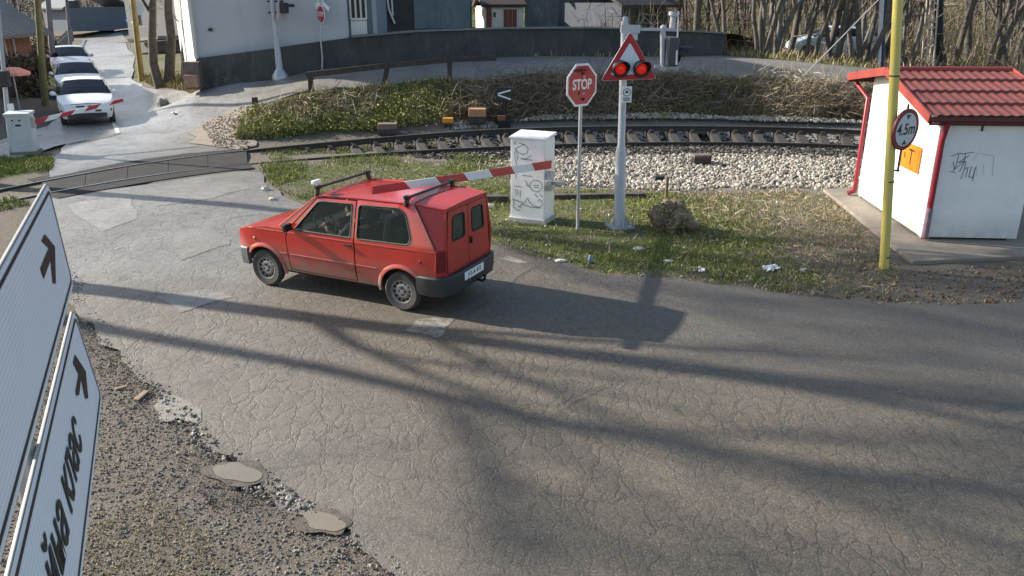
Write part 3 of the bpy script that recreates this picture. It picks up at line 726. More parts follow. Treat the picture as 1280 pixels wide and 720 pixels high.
tangle('verge_straw', [VERGE], 2600, (.08, .3), (.003, .007), .05, STRAW, lambda x, y: .15 + .85 * smooth(2.2, 5, x))
# roadside strip of yellow grass by the house corner and along the far walls
for q in (((176, 100), (190, 108), (232, 113), (255, 112), (300, 104), (240, 104), (205, 92)), ((620, 71.5), (740, 70.5), (840, 70.5), (840, 66), (740, 66), (620, 67)), ((905, 69), (1000, 77), (1100, 86), (1100, 80), (1000, 70), (905, 62))):
    blades('roadside_grass', [pxpoly(*q)], 2600, (.08, .4), (.02, .04), .7, DRY)
    blades('roadside_green_grass', [pxpoly(*q)], 1300, (.08, .3), (.02, .04), .7, GRASS)
# ------------------------------------------------------------------ common materials for the things
RED = M('red_car_paint', (.47, .022, .012), .20, 0, .18, 2.2, (.33, .028, .018), .0, 40, .8, .04)
RED.node_tree.nodes['Principled BSDF'].inputs['Coat Weight'].default_value = .6; RED.node_tree.nodes['Principled BSDF'].inputs['Coat Roughness'].default_value = .12
def grime(mat, z0, z1, amt, col=(.16, .13, .105)):
    nt = mat.node_tree; b = nt.nodes['Principled BSDF']; src = b.inputs['Base Color'].links[0].from_socket
    tc = nt.nodes.new('ShaderNodeTexCoord'); sp = nt.nodes.new('ShaderNodeSeparateXYZ'); nt.links.new(tc.outputs['Object'], sp.inputs[0])
    mr = nt.nodes.new('ShaderNodeMapRange'); mr.inputs[1].default_value = z0; mr.inputs[2].default_value = z1; mr.inputs[3].default_value = amt; mr.inputs[4].default_value = 0; nt.links.new(sp.outputs['Z'], mr.inputs[0])
    no = nt.nodes.new('ShaderNodeTexNoise'); no.inputs['Scale'].default_value = 7; no.inputs['Detail'].default_value = 8; nt.links.new(tc.outputs['Object'], no.inputs['Vector'])
    m = nt.nodes.new('ShaderNodeMath'); m.operation = 'MULTIPLY'; nt.links.new(mr.outputs[0], m.inputs[0]); nt.links.new(no.outputs['Fac'], m.inputs[1])
    m2 = nt.nodes.new('ShaderNodeMath'); m2.operation = 'MULTIPLY'; m2.use_clamp = True; m2.inputs[1].default_value = 1.7; nt.links.new(m.outputs[0], m2.inputs[0])
    mx = nt.nodes.new('ShaderNodeMix'); mx.data_type = 'RGBA'; mx.inputs[7].default_value = (*col, 1); nt.links.new(m2.outputs[0], mx.inputs[0]); nt.links.new(src, mx.inputs[6]); nt.links.new(mx.outputs[2], b.inputs['Base Color'])
grime(RED, .25, .70, .95)
REDBOX = M('faded_red_panel', (.42, .026, .024), .42, 0, .15, 3, (.32, .03, .026))
RUBBER = M('black_rubber', (.018, .018, .018), .7, 0, .2, 8)
TYRE = M('dusty_tyre', (.030, .029, .028), .85, 0, .2, 6, (.07, .065, .06))
GREYP = M('faded_grey_bumper', (.10, .105, .105), .65, 0, .2, 3, (.17, .17, .165))
DARKP = M('dark_grey_plastic', (.032, .034, .036), .55, 0, .2, 4)
STEELW = M('steel_wheel', (.40, .40, .40), .4, .6, .25, 8, (.16, .15, .14))
BLACKM = M('black_steel', (.02, .02, .022), .45, .3, .2, 6)
UNDER = M('sooty_underbody', (.012, .012, .012), .9, 0, .2, 5)
CARGLASS = glass_mat('car_window_glass', (.46, .50, .50))
REARG = M('grey_green_rear_glass', (.055, .065, .06), .15, 0, .15, 6)
DARKGLASS = glass_mat('dark_window_glass', (.10, .115, .11), 1.55)
WHITEP = M('white_enamel', (.78, .79, .80), .45, 0, .10, 3, (.66, .66, .64))
GALV = M('galvanised_steel', (.46, .48, .50), .45, .55, .18, 5, (.36, .37, .38), .05, 60)
GREYPAINT = M('pale_grey_post_paint', (.42, .44, .48), .5, 0, .14, 4)
SIGNRED = M('sign_red', (.44, .014, .022), .4, 0, .15, 5, (.33, .014, .018))
SIGNWHITE = M('sign_white', (.74, .76, .79), .4, 0, .08, 5)
SIGNBLACK = M('sign_black', (.012, .012, .013), .5, 0, .1, 5)
SIGNBACK = M('grey_sign_back', (.30, .31, .32), .5, .4, .15, 5)
CONC = M('weathered_concrete', (.235, .205, .165), .9, 0, .25, 2.5, (.15, .13, .105), .35, 30)
LAMPRED = NT('lit_red_lamp'); LAMPRED = (lambda t: (t.b.inputs['Emission Color'].__setattr__('default_value', (1, .03, .015, 1)), t.b.inputs['Emission Strength'].__setattr__('default_value', .13), t.fin((.5, .01, .01), .25))[-1])(LAMPRED)

def text_mesh(name, body, size, mat, parent, mw, shear=0.0, ext=.0015, sx=1.0, bold=0.0):
    cu = bpy.data.curves.new(name, 'FONT'); cu.body = body; cu.size = size; cu.shear = shear; cu.extrude = ext; cu.align_x = 'CENTER'; cu.align_y = 'CENTER'; cu.offset = bold
    tmp = bpy.data.objects.new(name, cu); COL.objects.link(tmp)
    dg = bpy.context.evaluated_depsgraph_get(); dg.update()
    me = bpy.data.meshes.new_from_object(tmp.evaluated_get(dg)); bpy.data.objects.remove(tmp)
    me.name = name; me.materials.clear(); me.materials.append(mat)
    me.transform(mw @ Matrix.Scale(sx, 4, (1, 0, 0)))
    o = bpy.data.objects.new(name, me); COL.objects.link(o); o.parent = parent
    return o

def frame(origin, xdir, ydir):
    """matrix with local x along xdir, local y along ydir, z out of the face"""
    x = Vector(xdir).normalized(); y = Vector(ydir); y = (y - x * y.dot(x)).normalized(); z = x.cross(y)
    m = Matrix((x, y, z)).transposed().to_4x4(); m.translation = Vector(origin); return m

def arc(cx, cz, r, a0, a1, n=12):
    return [(cx + r * math.cos(math.radians(a0 + (a1 - a0) * i / n)), cz + r * math.sin(math.radians(a0 + (a1 - a0) * i / n))) for i in range(n + 1)]

def panel(mb, poly, holes, yf, side, step=.07):
    V, T = cdt(poly, holes, step)
    vs = [(v[0], side * yf(v[0], v[1]), v[1]) for v in V]
    a, b, c = V[T[:, 0]], V[T[:, 1]], V[T[:, 2]]
    s = (b[:, 0] - a[:, 0]) * (c[:, 1] - a[:, 1]) - (b[:, 1] - a[:, 1]) * (c[:, 0] - a[:, 0])
    fs = [tuple(t) if (q < 0) == (side > 0) else (t[0], t[2], t[1]) for t, q in zip(T.tolist(), s)]
    mb.add(vs, fs)

def cross_strip(mb, line, yf, crown=.02, n=8, inset=0.0):
    """a skin from the left edge to the right along the profile line (x, z)"""
    vs = []; fs = []
    for x, z in line:
        w = yf(x, z) - inset
        for k in range(n + 1):
            u = -1 + 2 * k / n
            vs.append((x, u * w, z + crown * (1 - u * u)))
    m = n + 1
    for i in range(len(line) - 1):
        for k in range(n): fs.append((i * m + k, i * m + k + 1, (i + 1) * m + k + 1, (i + 1) * m + k))
    mb.add(vs, fs)

def loop_tube(mb, poly, yf, side, r, off=0.0, n=6, step=.1):
    pts = []
    for i in range(len(poly)):
        a, b = poly[i], poly[(i + 1) % len(poly)]
        k = max(1, int(math.hypot(b[0] - a[0], b[1] - a[1]) / step))
        for j in range(k):
            x = a[0] + (b[0] - a[0]) * j / k; z = a[1] + (b[1] - a[1]) * j / k; pts.append((x, side * (yf(x, z) + off), z))
    mb.tube(pts + [pts[0], pts[1]], r, n, False)

def rounded(poly, r, n=4):
    out = []
    m = len(poly)
    for i in range(m):
        p, q, s_ = Vector(poly[i - 1]).to_2d(), Vector(poly[i]).to_2d(), Vector(poly[(i + 1) % m]).to_2d()
        a = q + (p - q).normalized() * min(r, (p - q).length * .45); b = q + (s_ - q).normalized() * min(r, (s_ - q).length * .45)
        for k in range(n + 1):
            t = k / n; v = a * (1 - t) ** 2 + q * 2 * t * (1 - t) + b * t * t; out.append((v.x, v.y))
    return out

def path_band(mb, path, z0, z1, thick, taper=0.0):
    """an upright band of a given thickness along a plan path (x, y)"""
    n = len(path); ins = []
    for i in range(n):
        a = Vector(path[max(i - 1, 0)]); b = Vector(path[min(i + 1, n - 1)]); d = (b - a).normalized(); nn = Vector((-d.y, d.x)); ins.append(Vector(path[i]) + nn * thick)
    vs = []
    for i in range(n):
        p, q = Vector(path[i]), ins[i]; c = p + (q - p) * taper
        vs += [(c.x, c.y, z0), (p.x, p.y, z0 + (z1 - z0) * .45), (p.x, p.y, z1 - .02), ((p.x * .8 + q.x * .2), p.y * .8 + q.y * .2, z1), (q.x, q.y, z1), (q.x, q.y, z0)]
    fs = []
    for i in range(n - 1):
        for k in range(6):
            k2 = (k + 1) % 6; fs.append((i * 6 + k, i * 6 + k2, (i + 1) * 6 + k2, (i + 1) * 6 + k))
    fs += [tuple(range(5, -1, -1)), tuple((n - 1) * 6 + k for k in range(6))]
    mb.add(vs, fs)

def wheel(root, x, y, r, w, side, rimmat, style='steel', spin=0.0, steer=0.0):
    e = bpy.data.objects.new('wheel', None); COL.objects.link(e); e.parent = root; e.location = (x, y, r)
    e.rotation_euler = (0, 0, steer); e.empty_display_size = .1
    R = Matrix.Rotation(-math.pi / 2 * side, 4, 'X') @ Matrix.Rotation(spin, 4, 'Z')
    rr = r * .60
    mb = MB(); mb.lathe([(rr, -w / 2 + .01), (r * .88, -w / 2), (r * .97, -w * .36), (r, -w * .2), (r, w * .2), (r * .97, w * .36), (r * .88, w / 2), (rr, w / 2 - .01), (rr * .96, w * .1), (rr * .96, -w * .3)], 36, R, True)
    mb.build('tyre', TYRE, e, .7)
    mb = MB()
    mb.lathe([(rr * .99, w * .44), (rr * .93, w * .42), (rr * .88, w * .22), (rr * .70, w * .20), (rr * .50, w * .30), (rr * .36, w * .26), (rr * .22, w * .27), (rr * .20, w * .36), (0.0001, w * .37)], 30, R, False, False)
    mb.mi = 1
    k = 12 if style == 'steel' else 7
    for i in range(k):
        a = 2 * math.pi * i / k; q = R @ Matrix.Rotation(a, 4, 'Z') @ Matrix.Translation((rr * .785, 0, w * .226))
        mb.prism([(.024 * math.cos(t) * (1 if style == 'steel' else 2.0), .020 * math.sin(t) * (1 if style == 'steel' else 1.8)) for t in np.linspace(0, 2 * math.pi, 8, False)], .006, q)
    mb.mi = 2
    for i in range(4):
        a = 2 * math.pi * i / 4; q = R @ Matrix.Rotation(a, 4, 'Z') @ Matrix.Translation((rr * .29, 0, w * .26)); mb.prism([(.011 * math.cos(t), .011 * math.sin(t)) for t in np.linspace(0, 2 * math.pi, 6, False)], .02, q)
    mb.build('rim', [rimmat, UNDER, BLACKM], e, .6)
    return e

def seat(mb, x, y, z=.32, w=.46, h_=.58):
    mb.box((x + .22, y, z + .09), (.48, w, .16)); mb.box((x - .06, y, z + .40), (.13, w, h_), M=Matrix.Rotation(-.22, 4, 'Y')); mb.box((x - .16, y, z + .80), (.09, .25, .17), M=Matrix.Rotation(-.2, 4, 'Y'))

# ------------------------------------------------------------------ the red hatchback
CAR_LOC, CAR_YAW = (-2.161, 11.053, .004), 2.689
car = thing('red_car', 'small boxy red hatchback with roof bars stopped under the striped barrier boom', 'car', CAR_LOC, CAR_YAW)
def cy(x, z):
    w = .735
    if z < .6: w -= .035 * ((.6 - z) / .32) ** 2
    if z > .88:
        w -= (z - .88) * .235
        if z > 1.36: w -= (z - 1.36) * .5
    if x > 1.25: w -= .045 * ((x - 1.25) / .4) ** 2
    if x < -1.25: w -= .02 * ((-1.25 - x) / .4) ** 2
    return w
FX, RX, WR, AR = 1.165, -1.14, .268, .325
outline = [(1.47, .30), (1.60, .36), (1.645, .55), (1.625, .775), (1.595, .80), (1.25, .872), (.85, .925), (.24, 1.385), (.12, 1.405), (-.5, 1.425), (-1.32, 1.428), (-1.67, .90), (-1.695, .88), (-1.665, .52), (-1.50, .30)]
outline += [(x, z) for x, z in arc(RX, .27, AR, 175, 5, 14)][0:] + [(RX + AR + .02, .285)] + [(FX - AR - .02, .285)] + arc(FX, .27, AR, 175, 5, 14)
door = [(.70, .315), (.735, .78), (.665, .915), (.225, 1.352), (.12, 1.372), (-.415, 1.386), (-.415, .315)]
win1 = rounded([(.585, .905), (.205, 1.318), (.12, 1.33), (-.365, 1.342), (-.365, .905)], .035)
win2 = rounded([(-.47, .905), (-.47, 1.342), (-1.10, 1.362), (-1.20, 1.30), (-1.305, 1.0), (-1.27, .92)], .05)
dgap = [(.712, .304), (.749, .782), (.677, .926), (.231, 1.365), (.12, 1.385), (-.432, 1.399), (-.432, .304)]
mb = MB()
for s_ in (1, -1): panel(mb, outline, (dgap, win2), cy, s_)
cross_strip(mb, [(1.595, .80), (1.42, .838), (1.25, .872), (1.05, .90), (.85, .925)], cy, .022)
cross_strip(mb, [(1.645, .55), (1.638, .66), (1.625, .775), (1.595, .80)], cy, .0)
cross_strip(mb, [(.24, 1.385), (.12, 1.405), (-.2, 1.416), (-.5, 1.425), (-.9, 1.428), (-1.32, 1.428)], cy, .022, 10)
for s_ in (1, -1):
    # wheel arch flares
    for wx in (FX, RX):
        aa, bb = (186, 38) if wx > 0 else (148, -6)
        A1, A2 = arc(wx, .27, AR, aa, bb, 18), arc(wx, .27, AR + .055, aa, bb, 18)
        vs = []
        for (x1, z1), (x2, z2) in zip(A1, A2):
            y1, y2 = cy(x1, z1) + .020, cy(x2, z2) + .003
            vs += [(x1, s_ * (y1 - .04), z1), (x1, s_ * y1, z1), ((x1 + x2) / 2, s_ * (y1 - .002), (z1 + z2) / 2), (x2, s_ * y2, z2)]
        fs = [(i * 4 + k, i * 4 + k + 1, i * 4 + k + 5, i * 4 + k + 4) for i in range(18) for k in range(3)]
        mb.add(vs, fs)
    # swages along the side, roof gutters
    mb.tube([(x, s_ * (cy(x, .855) - .001), .855) for x in (1.55, 1.2, .75)], .007, 6)
    mb.tube([(x, s_ * (cy(x, .86) - .001), .86 + .008 * (x < -1)) for x in (-.43, -.9, -1.3, -1.66)], .007, 6)
    mb.tube([(x, s_ * (cy(x, .545) - .001), .545) for x in (-.43, -.6, -.77)], .008, 6)
    mb.tube([(x, s_ * (cy(x, .545) - .001), .545) for x in (.87, .8, .75)], .008, 6)
    mb.tube([(.84, s_ * (cy(.84, .93) - .005), .932), (.24, s_ * (cy(.24, 1.385) + .004), 1.387), (.1, s_ * (cy(.1, 1.405) + .008), 1.406), (-.5, s_ * (cy(-.5, 1.42) + .008), 1.424), (-1.31, s_ * (cy(-1.31, 1.428) + .006), 1.428)], .014, 6)
body = mb.build('body', RED, car, .5)
# gap backing, wheel wells, floor
mb = MB()
for s_ in (1, -1):
    panel(mb, [(.78, .29), (.80, .80), (.70, .95), (.62, .91), (.60, .89), (-.36, .89), (-.36, 1.35), (.12, 1.335), (.215, 1.323), (.60, .91), (.70, .93), (.24, 1.375), (.12, 1.39), (-.46, 1.40), (-.46, .29)], (), lambda x, z: cy(x, z) - .022, s_, .15) if 0 else None
    panel(mb, [(.80, .295), (.80, .86), (-.48, .86), (-.48, .295)], (), lambda x, z: cy(x, z) - .03, s_, .2)
mb.box((0, 0, .30), (3.0, 1.24, .14)); mb.box((.0, 0, .40), (1.55, 1.34, .12))
for wx in (FX, RX):
    mb.box((wx, 0, .46), (.78, .98, .30))
mb.box((1.25, 0, .60), (.70, 1.20, .30)); mb.box((-1.2, 0, .55), (.8, 1.24, .25))
mb.build('underbody', UNDER, car)
# doors
for s_ in (1, -1):
    mb = MB(); panel(mb, door, (win1,), lambda x, z: cy(x, z) + .001, s_)
    mb.tube([(x, s_ * (cy(x, .855)), .855) for x in (.70, .2, -.40)], .007, 6)
    mb.tube([(x, s_ * (cy(x, .545)), .545) for x in (.69, .2, -.40)], .008, 6)
    d_ = mb.build('door', RED, car, .5)
    hb = MB(); hb.box((-.33, s_ * (cy(-.33, .80) + .016), .80), (.12, .022, .028)); hb.build('handle', BLACKM, d_, bevel=.005)
    hb = MB(); hb.box((.62, s_ * (cy(.62, .90) + .09), .955), (.06, .15, .10)); hb.box((.64, s_ * (cy(.62, .90) + .02), .92), (.05, .06, .04)); hb.build('wing_mirror', BLACKM, d_, bevel=.012)
    for wn, nm in ((win1, 'front_side_window'), (win2, 'rear_side_window')):
        mb = MB(); panel(mb, wn, (), lambda x, z: cy(x, z) - .012, s_, .2)
        g = mb.build(nm, CARGLASS if wn is win1 else CARGLASS, car, .5)
        mb = MB(); loop_tube(mb, wn, cy, s_, .013, -.004); mb.build('rubber_seal', RUBBER, g, .8)
mb = MB(); cross_strip(mb, [(.83, .945), (.53, 1.17), (.26, 1.372)], cy, .02, 8, .05)
ws = mb.build('windscreen', CARGLASS, car, .5)
mb = MB(); mb.tube([(.845, -.62, .95), (.845, .62, .95)], .014, 6); mb.tube([(.255, -.545, 1.385), (.255, .545, 1.385)], .014, 6); mb.build('rubber_seal', RUBBER, ws)
# plastic box tail
def q4(mb, *v): mb.add(v, [(0, 1, 2, 3)])
mb = MB()
T_, Bm, Lo = (-1.325, .595, 1.432), (-1.678, .712, .895), (-1.664, .722, .50)
RT, RM, RL = (-1.735, .545, 1.395), (-1.765, .615, .895), (-1.752, .605, .50)
mir = lambda p: (p[0], -p[1], p[2])
q4(mb, T_, Bm, RM, RT); q4(mb, mir(RT), mir(RM), mir(Bm), mir(T_))
q4(mb, Bm, Lo, RL, RM); q4(mb, mir(RM), mir(RL), mir(Lo), mir(Bm))
for a in np.linspace(-1, 1, 9)[:-1]:
    b = a + .25
    f_ = lambda p, u: (p[0], p[1] * u, p[2] + .02 * (1 - u * u))
    q4(mb, f_(T_, a), f_(T_, b), f_(RT, b), f_(RT, a))
    q4(mb, f_(RT, a), f_(RT, b), (RT[0], (RT[1]) * b, 1.355), (RT[0], RT[1] * a, 1.355))
RX0 = lambda z: -1.752 - .013 * (1 - abs((z - .9) / .5))
for s_ in (1, -1):
    y0, y1 = .535, .56
    q4(mb, (-1.737, s_ * .515, 1.358), (-1.737, s_ * .545, 1.395), (-1.765, s_ * .615, .895), (-1.765, s_ * .585, .895))
    q4(mb, (-1.765, s_ * .585, .895), (-1.765, s_ * .615, .895), (-1.752, s_ * .605, .5), (-1.752, s_ * .58, .5))
q4(mb, (-1.752, -.60, .50), (-1.752, .60, .50), (-1.753, .60, .56), (-1.753, -.60, .56))
mb.tube([(T_[0], T_[1], T_[2]), RT], .016, 6); mb.tube([mir(T_), mir(RT)], .016, 6)
mb.tube([RT, RM, RL], .014, 6); mb.tube([mir(RT), mir(RM), mir(RL)], .014, 6); mb.tube([RT, (RT[0] - .01, 0, RT[2] + .02), mir(RT)], .016, 6)
tail = mb.build('box_tail', REDBOX, car, .4)
mb = MB()
for s_ in (1, -1): mb.tube([(T_[0] + .004, s_ * (T_[1] + .008), T_[2] + .004), (-1.5, s_ * .66, 1.167), (Bm[0] + .004, s_ * (Bm[1] + .006), Bm[2])], .010, 6)
mb.build('rubber_seal', RUBBER, tail, .8)
for s_ in (1, -1):
    # each rear door is a flat plate with a window; its plane leans with the tail
    ex = lambda u, z: (-1.756 - .010 + (z - .6) * .022, s_ * u, z)
    dp = rounded([(.006, .57), (.006, 1.352), (.500, 1.352), (.560, .92), (.565, .57)], .03)
    wp = rounded([(.10, .955), (.10, 1.275), (.40, 1.275), (.43, .955)], .05)
    V, T = cdt(dp, (wp,), .12)
    mb = MB(); mb.add([ex(v[0], v[1]) for v in V], [tuple(t) for t in T.tolist()])
    n = len(dp); mb.add([ex(*p) for p in dp] + [(ex(*p)[0] + .03, ex(*p)[1], p[1]) for p in dp], [(i, (i + 1) % n, n + (i + 1) % n, n + i) for i in range(n)])
    rd = mb.build('rear_door', REDBOX, car)
    V, T = cdt(wp, (), .3); mb = MB(); mb.add([(ex(v[0], v[1])[0] + .01, s_ * v[0], v[1]) for v in V], [tuple(t) for t in T.tolist()]); mb.build('rear_window', REARG, rd)
    mb = MB(); pts = [ex(*p) for p in wp]; mb.tube(pts + pts[:2], .012, 6, False); mb.build('window_seal', RUBBER, rd, .8)
    if s_ < 0:
        mb = MB(); mb.box((-1.772, -.05, .86), (.03, .035, .09)); mb.build('handle', BLACKM, rd, bevel=.005)
    # dark gap between the doors comes from the shell behind
    mb = MB(); lampm = [M('tail_lamp_red', (.16, .012, .014), .25, 0, .1), M('tail_lamp_orange', (.35, .10, .02), .25, 0, .1)] if s_ > 0 else lampm
    a = [(-1.686, .722, .87), (-1.672, .73, .60), (-1.762, .612, .60), (-1.773, .622, .87)]
    mb.add([(p[0] - .004, s_ * (p[1] + .006), p[2]) for p in a] + [(p[0] + .04, s_ * (p[1] - .03), p[2]) for p in a], [(0, 1, 2, 3), (0, 4, 5, 1), (1, 5, 6, 2), (2, 6, 7, 3), (3, 7, 4, 0)]); mb.build('tail_light', lampm[0], car)
mb = MB(); mb.add([(-1.745, .56, .56), (-1.745, -.56, .56), (-1.73, -.5, 1.35), (-1.73, .5, 1.35)], [(0, 1, 2, 3)]) if 0 else None
# bumpers, plate, tow hook
mb = MB(); path_band(mb, [(-1.85, 0.0), (-1.85, .35), (-1.835, .58), (-1.77, .70), (-1.66, .752), (-1.50, .757), (-1.385, .752)][::-1] + [(-1.85, -.35), (-1.835, -.58), (-1.77, -.70), (-1.66, -.752), (-1.50, -.757), (-1.385, -.752)], .275, .535, .09, .25)
rb = mb.build('rear_bumper', DARKP, car, .6)
mb = MB(); path_band(mb, [(1.475, -.745), (1.60, -.735), (1.69, -.64), (1.715, -.3), (1.72, 0), (1.715, .3), (1.69, .64), (1.60, .735), (1.475, .745)], .285, .545, .08, .25)
mb.build('front_bumper', GREYP, car, .6)
pm = frame((-1.856, .04, .455), (0, -1, 0), (0, 0, 1))
mb = MB(); mb.prism(rounded([(-.26, -.055), (.26, -.055), (.26, .055), (-.26, .055)], .012), .008, pm); plate = mb.build('number_plate', SIGNWHITE, car)
text_mesh('plate_characters', 'J10-A-410', .098, SIGNBLACK, plate, pm @ Matrix.Translation((0, 0, .009)), 0, .001, .9)
mb = MB(); mb.tube([(-1.78, -.1, .30), (-1.90, -.1, .28), (-1.94, -.1, .31), (-1.945, -.1, .36)], .018, 8); mb.ball((-1.945, -.1, .375), .027); mb.build('tow_hook', BLACKM, car, .8)
mb = MB(); mb.box((1.636, 0, .68), (.03, .80, .15)); mb.build('grille', DARKP, car)
for s_ in (1, -1):
    mb = MB(); mb.box((1.638, s_ * .53, .69), (.035, .24, .16)); mb.build('headlight', M('headlamp_glass', (.55, .57, .58), .15, .3, .1) if s_ > 0 else bpy.data.materials['headlamp_glass'], car, bevel=.01)
    mb = MB(); mb.box((1.60, s_ * .662, .69), (.07, .045, .14)); mb.build('indicator', lampm[1], car, bevel=.008)
    wheel(car, FX, s_ * .665, WR, .145, s_, STEELW, spin=.3 * s_, steer=0.0)
    wheel(car, RX, s_ * .668, WR, .145, s_, STEELW, spin=.1)
for s_ in (1, -1):
    mb = MB(); mb.ball((1.31, s_ * (cy(1.31, .70) + .002), .70), .028, 8, 6, (1, .4, .7)); mb.build('side_repeater', lampm[1], car, 1.0)
    mb = MB(); mb.ball((.38, s_ * (cy(.38, .80) + .001), .80), .01, 6, 4) if 0 else mb.ball((-1.45, s_ * (cy(-1.45, .72) + .001), .72), .02, 8, 6, (1, .3, 1)); mb.build('filler_lock', BLACKM, car, 1.0)
# roof bars
for x, nm in ((.24, 'front'), (-1.19, 'rear')):
    mb = MB()
    zt = 1.50
    yb = .60
    mb.beam((x, -yb - .02, zt), (x, yb + .02, zt), .035, .03)
    for s_ in (1, -1):
        yr = cy(x, 1.40) + .012
        mb.beam((x, s_ * (yr - .035), zt - .01), (x, s_ * (yr + .005), 1.39), .07, .035, (1, 0, 0)); mb.box((x, s_ * (yr - .04), zt + .005), (.075, .08, .045))
    b_ = mb.build('roof_bar', BLACKM, car, bevel=.006)
    if nm == 'front':
        mb = MB(); mb.box((x + .015, .575, zt + .075), (.06, .15, .055)); mb.box((x + .01, .56, zt + .03), (.03, .04, .06)); mb.build('white_end_block', WHITEP, b_, bevel=.012)
# inside
SEATM = M('dark_seat_cloth', (.025, .026, .028), .95, 0, .2, 9); SEATG = M('green_seat_cover', (.03, .09, .03), .95, 0, .3, 9)
for s_ in (1, -1):
    mb = MB(); seat(mb, -.30, s_ * .33); mb.build('front_seat', SEATM, car, bevel=.03)
mb = MB(); mb.box((-.475, -.33, 1.10), (.12, .27, .19), M=Matrix.Rotation(-.2, 4, 'Y')); mb.build('white_headrest_cover', M('white_cotton', (.65, .65, .63), .9), car, bevel=.03)
mb = MB(); mb.box((-.80, 0, .50), (.45, 1.15, .22)); mb.box((-1.02, 0, .82), (.14, 1.15, .5), M=Matrix.Rotation(-.2, 4, 'Y')); mb.build('rear_seat', SEATG, car, bevel=.04)
mb = MB(); mb.box((.62, 0, .80), (.32, 1.20, .16)); mb.build('dashboard', DARKP, car, bevel=.03)
sm = Matrix.Translation((.36, .33, .93)) @ Matrix.Rotation(-.9, 4, 'Y')
mb = MB(); mb.tube([sm @ Vector((.185 * math.cos(a), .185 * math.sin(a), 0)) for a in np.linspace(0, 2 * math.pi * 1.04, 26)], .014, 6, False); mb.beam(sm @ Vector((-.18, 0, 0)), sm @ Vector((.18, 0, 0)), .04, .02); mb.tube([sm @ Vector((0, 0, 0)), sm @ Vector((0, 0, -.28))], .025, 6)
mb.build('steering_wheel', BLACKM, car, .8)
# the driver
def skin_person(name, label, verts, edges, radii, mats, hand_r=None, facemat=None):
    me = bpy.data.meshes.new(name); me.from_pydata(verts, edges, []); o = bpy.data.objects.new(name, me); COL.objects.link(o)
    sk = o.modifiers.new('skin', 'SKIN'); sk.use_smooth_shade = True
    for i, r in enumerate(radii): me.skin_vertices[0].data[i].radius = (r, r) if not isinstance(r, tuple) else r
    me.skin_vertices[0].data[0].use_root = True
    ss = o.modifiers.new('sub', 'SUBSURF'); ss.levels = ss.render_levels = 2
    dg = bpy.context.evaluated_depsgraph_get(); dg.update()
    m2 = bpy.data.meshes.new_from_object(o.evaluated_get(dg)); bpy.data.objects.remove(o)
    m2.name = name; m2.materials.clear()
    for m in mats: m2.materials.append(m)
    o = bpy.data.objects.new(name, m2); COL.objects.link(o); return tag(o, label, 'person')
SKIN = M('skin', (.50, .30, .22), .55, 0, .1, 20); JACKET = M('dark_blue_jacket', (.022, .024, .034), .9, 0, .2, 12); TROUS = M('dark_trousers', (.02, .02, .025), .9, 0, .2, 12); HAIR = M('dark_hair', (.02, .016, .012), .8, 0, .2, 40)
V_ = [(-.14, .33, .52), (-.17, .33, .68), (-.20, .33, .86), (-.19, .33, .98), (-.16, .33, 1.05), (-.145, .33, 1.12), (-.13, .33, 1.20),
      (-.18, .48, .97), (-.02, .55, .80), (.17, .48, .86), (.25, .455, .93),
      (-.18, .18, .97), (-.02, .10, .80), (.17, .19, .86), (.25, .215, .93),
      (-.08, .42, .50), (.30, .42, .56), (.52, .42, .38), (-.08, .24, .50), (.30, .24, .56), (.52, .24, .38)]
E_ = [(0, 1), (1, 2), (2, 3), (3, 4), (4, 5), (5, 6), (3, 7), (7, 8), (8, 9), (9, 10), (3, 11), (11, 12), (12, 13), (13, 14), (0, 15), (15, 16), (16, 17), (0, 18), (18, 19), (19, 20)]
R_ = [.13, .135, .145, .12, .055, .075, .08, .07, .05, .038, .034, .07, .05, .038, .034, .09, .068, .05, .09, .068, .05]
drv = skin_person('person', 'person in a dark jacket sitting behind the wheel of the red hatchback', V_, E_, R_, [JACKET, SKIN, TROUS])
for p_ in drv.data.polygons:
    c = p_.center
    p_.material_index = 1 if (c.z > 1.03 or c.x > .19 and c.z > .75) else (2 if c.z < .6 and c.x > -.05 else 0)
    p_.use_smooth = True
drv.location = CAR_LOC; drv.rotation_euler = (0, 0, CAR_YAW)
mb = MB(); mb.ball((-.15, .33, 1.225), .098, 14, 10, (1, .86, 1.0)); hr = mb.build('hair', HAIR, drv, 1.2)
mb = MB()
mb.ball((-.105, .33, 1.175), .082, 14, 10, (.95, .85, 1.15)); mb.box((-.022, .33, 1.165), (.03, .025, .04)); mb.build('face', SKIN, drv, .8)
for s_ in (-1, 1):
    mb = MB(); hx, hy, hz = .265, .33 + s_ * .125, .935
    mb.ball((hx, hy, hz), .042, 8, 6, (.8, .6, 1.1))
    for k in range(4): mb.tube([(hx + .01, hy - s_ * .005, hz - .03 + k * .019), (hx + .05, hy - s_ * .02, hz - .02 + k * .019), (hx + .045, hy - s_ * .05, hz - .02 + k * .019)], [.010, .009, .007], 6)
    mb.tube([(hx - .01, hy - s_ * .01, hz + .03), (hx + .01, hy - s_ * .045, hz + .045)], [.011, .008], 6)
    mb.build('hand', SKIN, drv, .8)

